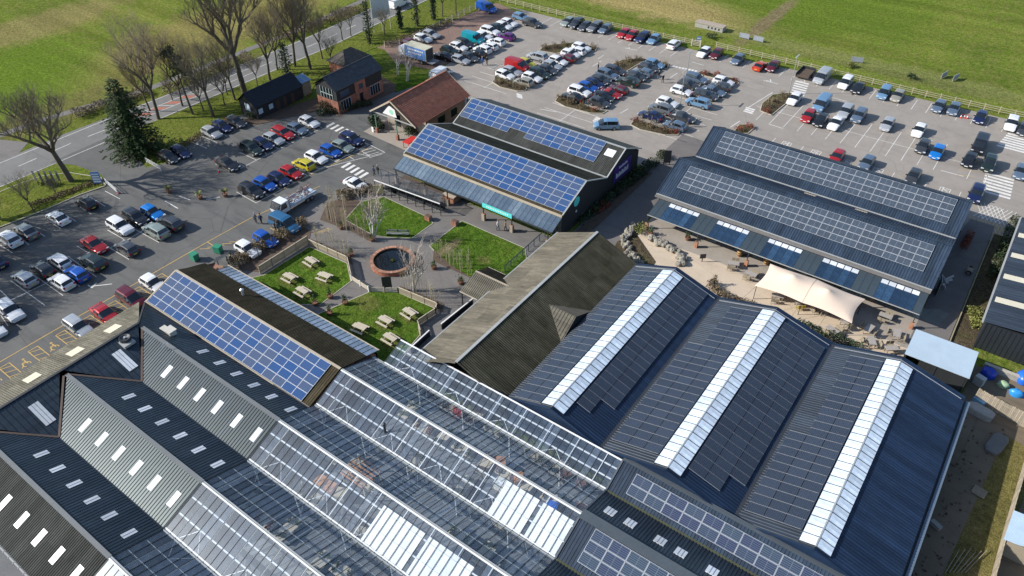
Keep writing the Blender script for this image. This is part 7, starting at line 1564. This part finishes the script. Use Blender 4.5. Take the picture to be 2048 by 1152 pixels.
block('white_cabinet','white cabinet standing at the end of the board fence','cabinet',(7.77,75.99),(1.0,.7,1.1),M('cream_cabinet',(.50,.50,.46),.6,.15,3),R(-20))
block('blue_crate','light blue crate on the near side of board fence','crate',(8.42,73.05),(1.2,.7,.6),M('sky_crate',(.16,.36,.55),.5,.15,3),R(-25))
W2=thing('yard_lean_to','pale blue corrugated lean-to at the lower right edge','lean-to'); p0=(13.33,57.77,2.20); mb=MB()
ribbed(mb,[(p0[0],p0[1]+.6,2.2),(p0[0]-.2,p0[1]-3.2,2.2),(p0[0]+4.0,p0[1]-3.0,2.7),(p0[0]+4.0,p0[1]+.6,2.7)],pitch=.15,h=.04,crest=.3,flank=.25); mb.build('roof',M('pale_blue_corrugated',(.34,.45,.55),.45,.12,1.5),W2)
mb=MB(); mb.box(p0[0]+.2,p0[0]+4,p0[1]-3,p0[1]+.4,0,2.1); mb.build('wall',WOOD,W2)
lw=thing('low_brick_wall','low grey wall between the yard and industrial shed','wall'); mb=MB(); a,b=(7.71,79.05,0.00),(12.51,79.01,0.00); mb.bar((a[0],a[1],.35),(b[0],b[1],.35),.35,.7); mb.build('wall',CONC,lw); mb=MB(); mb.bar((a[0],a[1],.74),(b[0],b[1],.74),.42,.08); mb.build('coping',KERB,lw)
t=thing('timber_edging','long timber edging board beside the service lane','edging'); mb=MB(); mb.bar((3.75,78.4,.15),(3.75,108,.15),.12,.25); mb.build('board',WOOD,t); mb=MB(); mb.bar((3.7,78.3,.15),(6.4,78.3,.15),.12,.25); mb.build('board',WOOD,t)
t=thing('wheeled_cart','small wheeled cart standing on the service lane','cart',((2.79,96.64)[0],(2.79,96.64)[1],.03)); mb=MB(); mb.box(-.35,.35,-.55,.55,.4,.5); mb.box(-.35,-.3,-.55,.55,.5,.8); mb.build('tray',WOOD,t)
for s in (-1,1): ob('wheel',wheel_mesh(.32),t,(s*.0,s*.6,.3))
t=thing('trolley_cover','red plastic trolley bay cover beside the shop left corner','cover',((-79.42,79.50)[0],(-79.42,79.50)[1],.02),0); mb=MB(); mb.box(-.7,.7,-1.2,1.2,1.0,1.15); mb.build('roof',PLRED,t)
for x in (-.6,.6):
    for y in (-1.1,1.1): mb=MB(); mb.box(x-.04,x+.04,y-.04,y+.04,0,1.0); mb.build('post',PLRED,t)
# field items: low concrete shed and lift-over barriers
t=thing('field_shelter','long low grey concrete shelter on the field beyond the gate','shelter',((-60.66,155.61)[0],(-60.66,155.61)[1],0)); mb=MB(); mb.box(-3.2,3.2,-.9,.9,0,1.0); mb.build('wall',CONC,t); mb=MB(); mb.box(-3.3,3.3,-1.0,1.0,1.0,1.12); mb.build('roof',M('tan_roof',(.36,.30,.24),.8,.2,2),t)
for i in range(4): mb=MB(); mb.box(-.2+.8*i,.15+.8*i,-.92,-.89,.3,.75); mb.build('opening',DSTEEL,t)
for i,(p,r_) in enumerate((((-52.39,154.50),0),((-49.35,154.63),0),((-29.29,155.54),.3),((-13.67,157.93),1.3),((-11.64,157.99),1.3))):
    t=thing('mesh_pen',['left grey mesh panel pen on the field','right grey mesh panel pen on the field','single grey mesh pen behind the fence','left tilted mesh panel on the far field','right tilted mesh panel on the far field'][i],'mesh pen',(p[0],p[1],0),r_); mb=MB()
    mb.box(-1,1,-.04,.04,.1,1.0); mb.build('panel',M('grey_mesh',(.28,.31,.36),.6,.3,6),t)
    mb=MB(); mb.bar((-1.05,0,.0),(-1.05,0,1.1),.07,.07); mb.bar((1.05,0,0),(1.05,0,1.1),.07,.07); mb.bar((-1.05,0,1.08),(1.05,0,1.08),.07,.07); mb.build('frame',FLASH,t)
# green recycling bins and dark sheeted shelter by the cafe
for i,(p,m_) in enumerate((((-82.45,39.38),'left'),((-81.24,42.29),'right'))):
    t=thing('green_bin','green plastic bin on the hatched bay, the %s one'%m_,'bin',(p[0],p[1],.02),.3*i); mb=MB(); mb.box(-.5,.5,-.4,.4,.1,1.0); mb.build('body',GREENP,t); mb=MB(); mb.box(-.54,.54,-.44,.44,1.0,1.12); mb.build('lid',GREENP,t)
    for x in (-.4,.4): ob('wheel',wheel_mesh(.12),t,(x,.3,.1))
t=thing('dark_lean_to','dark sheeted lean-to roof by the hatched bay at cafe corner','lean-to'); mb=MB(); a,b,c,d=(-76.99,38.74,2.20),(-76.96,40.85,2.20),(-78.17,42.16,1.60),(-78.55,40.28,1.60); mb.poly([a,b,c,d]); mb.build('roof',DSTEEL,t)
for p in (a,b,c,d): mb=MB(); mb.box(p[0]-.05,p[0]+.05,p[1]-.05,p[1]+.05,0,p[2]-.02); mb.build('post',DSTEEL,t)
for i,p in enumerate(((-75.68,41.52),(-75.28,44.46),(-75.39,47.14),(-75.01,49.68),(-74.52,56.59),(-74.96,62.70))):
    tag(MB().tube((0,0,0),(0,0,2.3),.05,.05,6).build('black_post',DSTEEL),'slim black post in the brown hedge, %s from the left'%ORD[i],'post','posts in the hedge').location=(p[0],p[1],.03)
rng=random.Random(9); mb=MB()
for i in range(170):
    x=rng.uniform(7.4,11.5); y=rng.uniform(42,71); s=rng.uniform(.04,.16); mb.tube((x,y,.0),(x+rng.uniform(-.1,.1),y+rng.uniform(-.1,.1),s),s,s*.5,5,rng.choice((0,0,1)))
o=mb.build('yard_rubble',[MULCH,DIRT]); o['kind']='stuff'; tag(o,'scattered rubble and clods over the yard dirt','rubble')
# ---------------------------------------------------------------- people
SKINM=M('skin',(.50,.32,.24),.6,.08,4); HAIR=[M('dark_hair',(.03,.02,.015),.8,.2,5),M('grey_hair',(.32,.31,.30),.8,.2,5),M('fair_hair',(.25,.16,.08),.8,.2,5)]
SHOE=M('dark_shoe',(.02,.02,.02),.6,.2,5)
def person_mesh(pose):
    me=bpy.data.meshes.new('figure'); st=.16 if pose!='stand' else .02
    V=[(0,0,.95),(0,0,1.12),(0,0,1.32),(0,0,1.46),(.02,0,1.56),(.04,0,1.66),(.02,0,1.75)]
    E=[(0,1),(1,2),(2,3),(3,4),(4,5),(5,6)]; Rr=[.15,.14,.16,.075,.07,.105,.06]
    for s in (1,-1):
        b=len(V); f=s*st
        V+=[(0,s*.09,.90),(f*.6,s*.10,.50),(f,s*.10,.09),(f+.14,s*.11,.04)]; E+=[(0,b),(b,b+1),(b+1,b+2),(b+2,b+3)]; Rr+=[.095,.065,.05,.04]
        b=len(V); g=-f*.9; fr=.10 if pose=='carry' else 0
        V+=[(0,s*.19,1.38),(g*.5-.02,s*.25,1.10),(g+fr+.05,s*.24,.90),(g+fr+.08,s*.235,.82)]; E+=[(2,b),(b,b+1),(b+1,b+2),(b+2,b+3)]; Rr+=[.065,.048,.038,.035]
        # fingers and thumb
        h=b+3; hx,hy,hz=V[h]
        for k in range(4): V.append((hx+.03-.02*k,hy,hz-.085-.008*(k in(1,2)))); E.append((h,len(V)-1)); Rr.append(.011)
        V.append((hx+.06,hy-s*.02,hz-.04)); E.append((h,len(V)-1)); Rr.append(.012)
    me.from_pydata(V,E,[]); o=bpy.data.objects.new('tmp',me); COL.objects.link(o)
    m=o.modifiers.new('skin','SKIN'); 
    for i,sv in enumerate(me.skin_vertices[0].data): sv.radius=(Rr[i],Rr[i]*(1.25 if i in (1,2) else 1)); sv.use_root=(i==0)
    ss=o.modifiers.new('sub','SUBSURF'); ss.levels=1; ss.render_levels=1
    dg=bpy.context.evaluated_depsgraph_get(); ev=o.evaluated_get(dg); out=bpy.data.meshes.new_from_object(ev); bpy.data.objects.remove(o)
    out.name='person_body'
    for k in range(4): out.materials.append(SKINM)
    for p in out.polygons:
        c=p.center; p.use_smooth=True
        if c.z>1.49: k=0
        elif c.z<.09: k=3
        elif abs(c.y)>.17 and c.z<.86: k=0
        elif c.z<.93 and abs(c.y)<.19: k=2
        else: k=1
        p.material_index=k
    return out
PM={k:person_mesh(k) for k in ('walk','stand','carry')}
hm=MB(); hm.lathe([(.10,-.02),(.125,.05),(.11,.11),(.05,.15)],10); hm=[hm.mesh('hair',h,True) for h in HAIR]
fm=MB(); fm.box(.10,.135,-.012,.012,-.03,.01); fm.box(.098,.108,-.05,-.03,.02,.035,1); fm.box(.098,.108,.03,.05,.02,.035,1); fm.box(.098,.106,-.03,.03,-.065,-.055,2); fm=fm.mesh('face',[SKINM,SHOE,M('lips',(.4,.16,.14),.6,.05,5)])
CL={n:M('cloth_'+n.replace(' ','_'),c,.9,.12,6) for n,c in {'white':(.72,.72,.72),'black':(.02,.02,.022),'navy':(.02,.03,.08),'grey':(.20,.21,.22),'blue':(.05,.12,.35),'tan':(.30,.22,.14),'denim':(.06,.10,.18),'red':(.4,.05,.05)}.items()}
def person(p,rz,top,bot,pose,label,hair=0):
    t=ob('person',PM[pose],None,(p[0],p[1],.03),rz); tag(t,label,'person','people on the site')
    for i,m_ in ((1,CL[top]),(2,CL[bot]),(3,SHOE)): t.material_slots[i].link='OBJECT'; t.material_slots[i].material=m_
    ob('hair',hm[hair],t,(.03,0,1.68)); ob('face',fm,t,(.03,0,1.665))
ps=[((-53.09,68.58),0,'white','navy','walk','person in white top walking on the path below the turquoise banner',2),((-52.15,69.10),.4,'tan','black','walk','person in tan jacket walking beside the person in white',0),
 ((-82.56,49.82),2.4,'grey','black','walk','person in grey jacket walking left of the blue minibus',1),((-81.81,50.20),2.2,'navy','black','walk','person in navy jacket walking left of the blue minibus',0),((-78.79,50.22),1.0,'black','black','stand','person in black standing at the near side of the blue minibus',0),((-78.22,50.18),1.4,'black','denim','stand','second person in black at the minibus side, nearer the hedge',0),
 ((-77.74,69.10),1.2,'navy','black','walk','person in navy at the left end of trolley shelter',0),((-77.43,69.68),1.5,'black','black','walk','person in black at the left end of trolley shelter',1),
 ((-89.46,111.90),2.0,'blue','denim','walk','person in blue crossing below the gravel rows',1),((-88.87,112.61),2.0,'black','black','walk','person in black coat crossing below the gravel rows',0),
 ((-57.76,126.09),2.6,'black','grey','carry','person in black with grey trousers right of the middle island',1),((-56.41,125.14),2.6,'black','black','walk','person all in black right of the middle island',1),
 ((-47.00,120.52),.5,'white','denim','stand','person in white beside the light blue SUV at nearest island',2),((-44.72,111.95),1.6,'navy','black','stand','person in navy behind the cars of the nearest island',0),((-69.14,122.60),.2,'black','black','stand','person in black at the upper edge of middle island',0)]
for a in ps: person(*a[:6],hair=a[6])
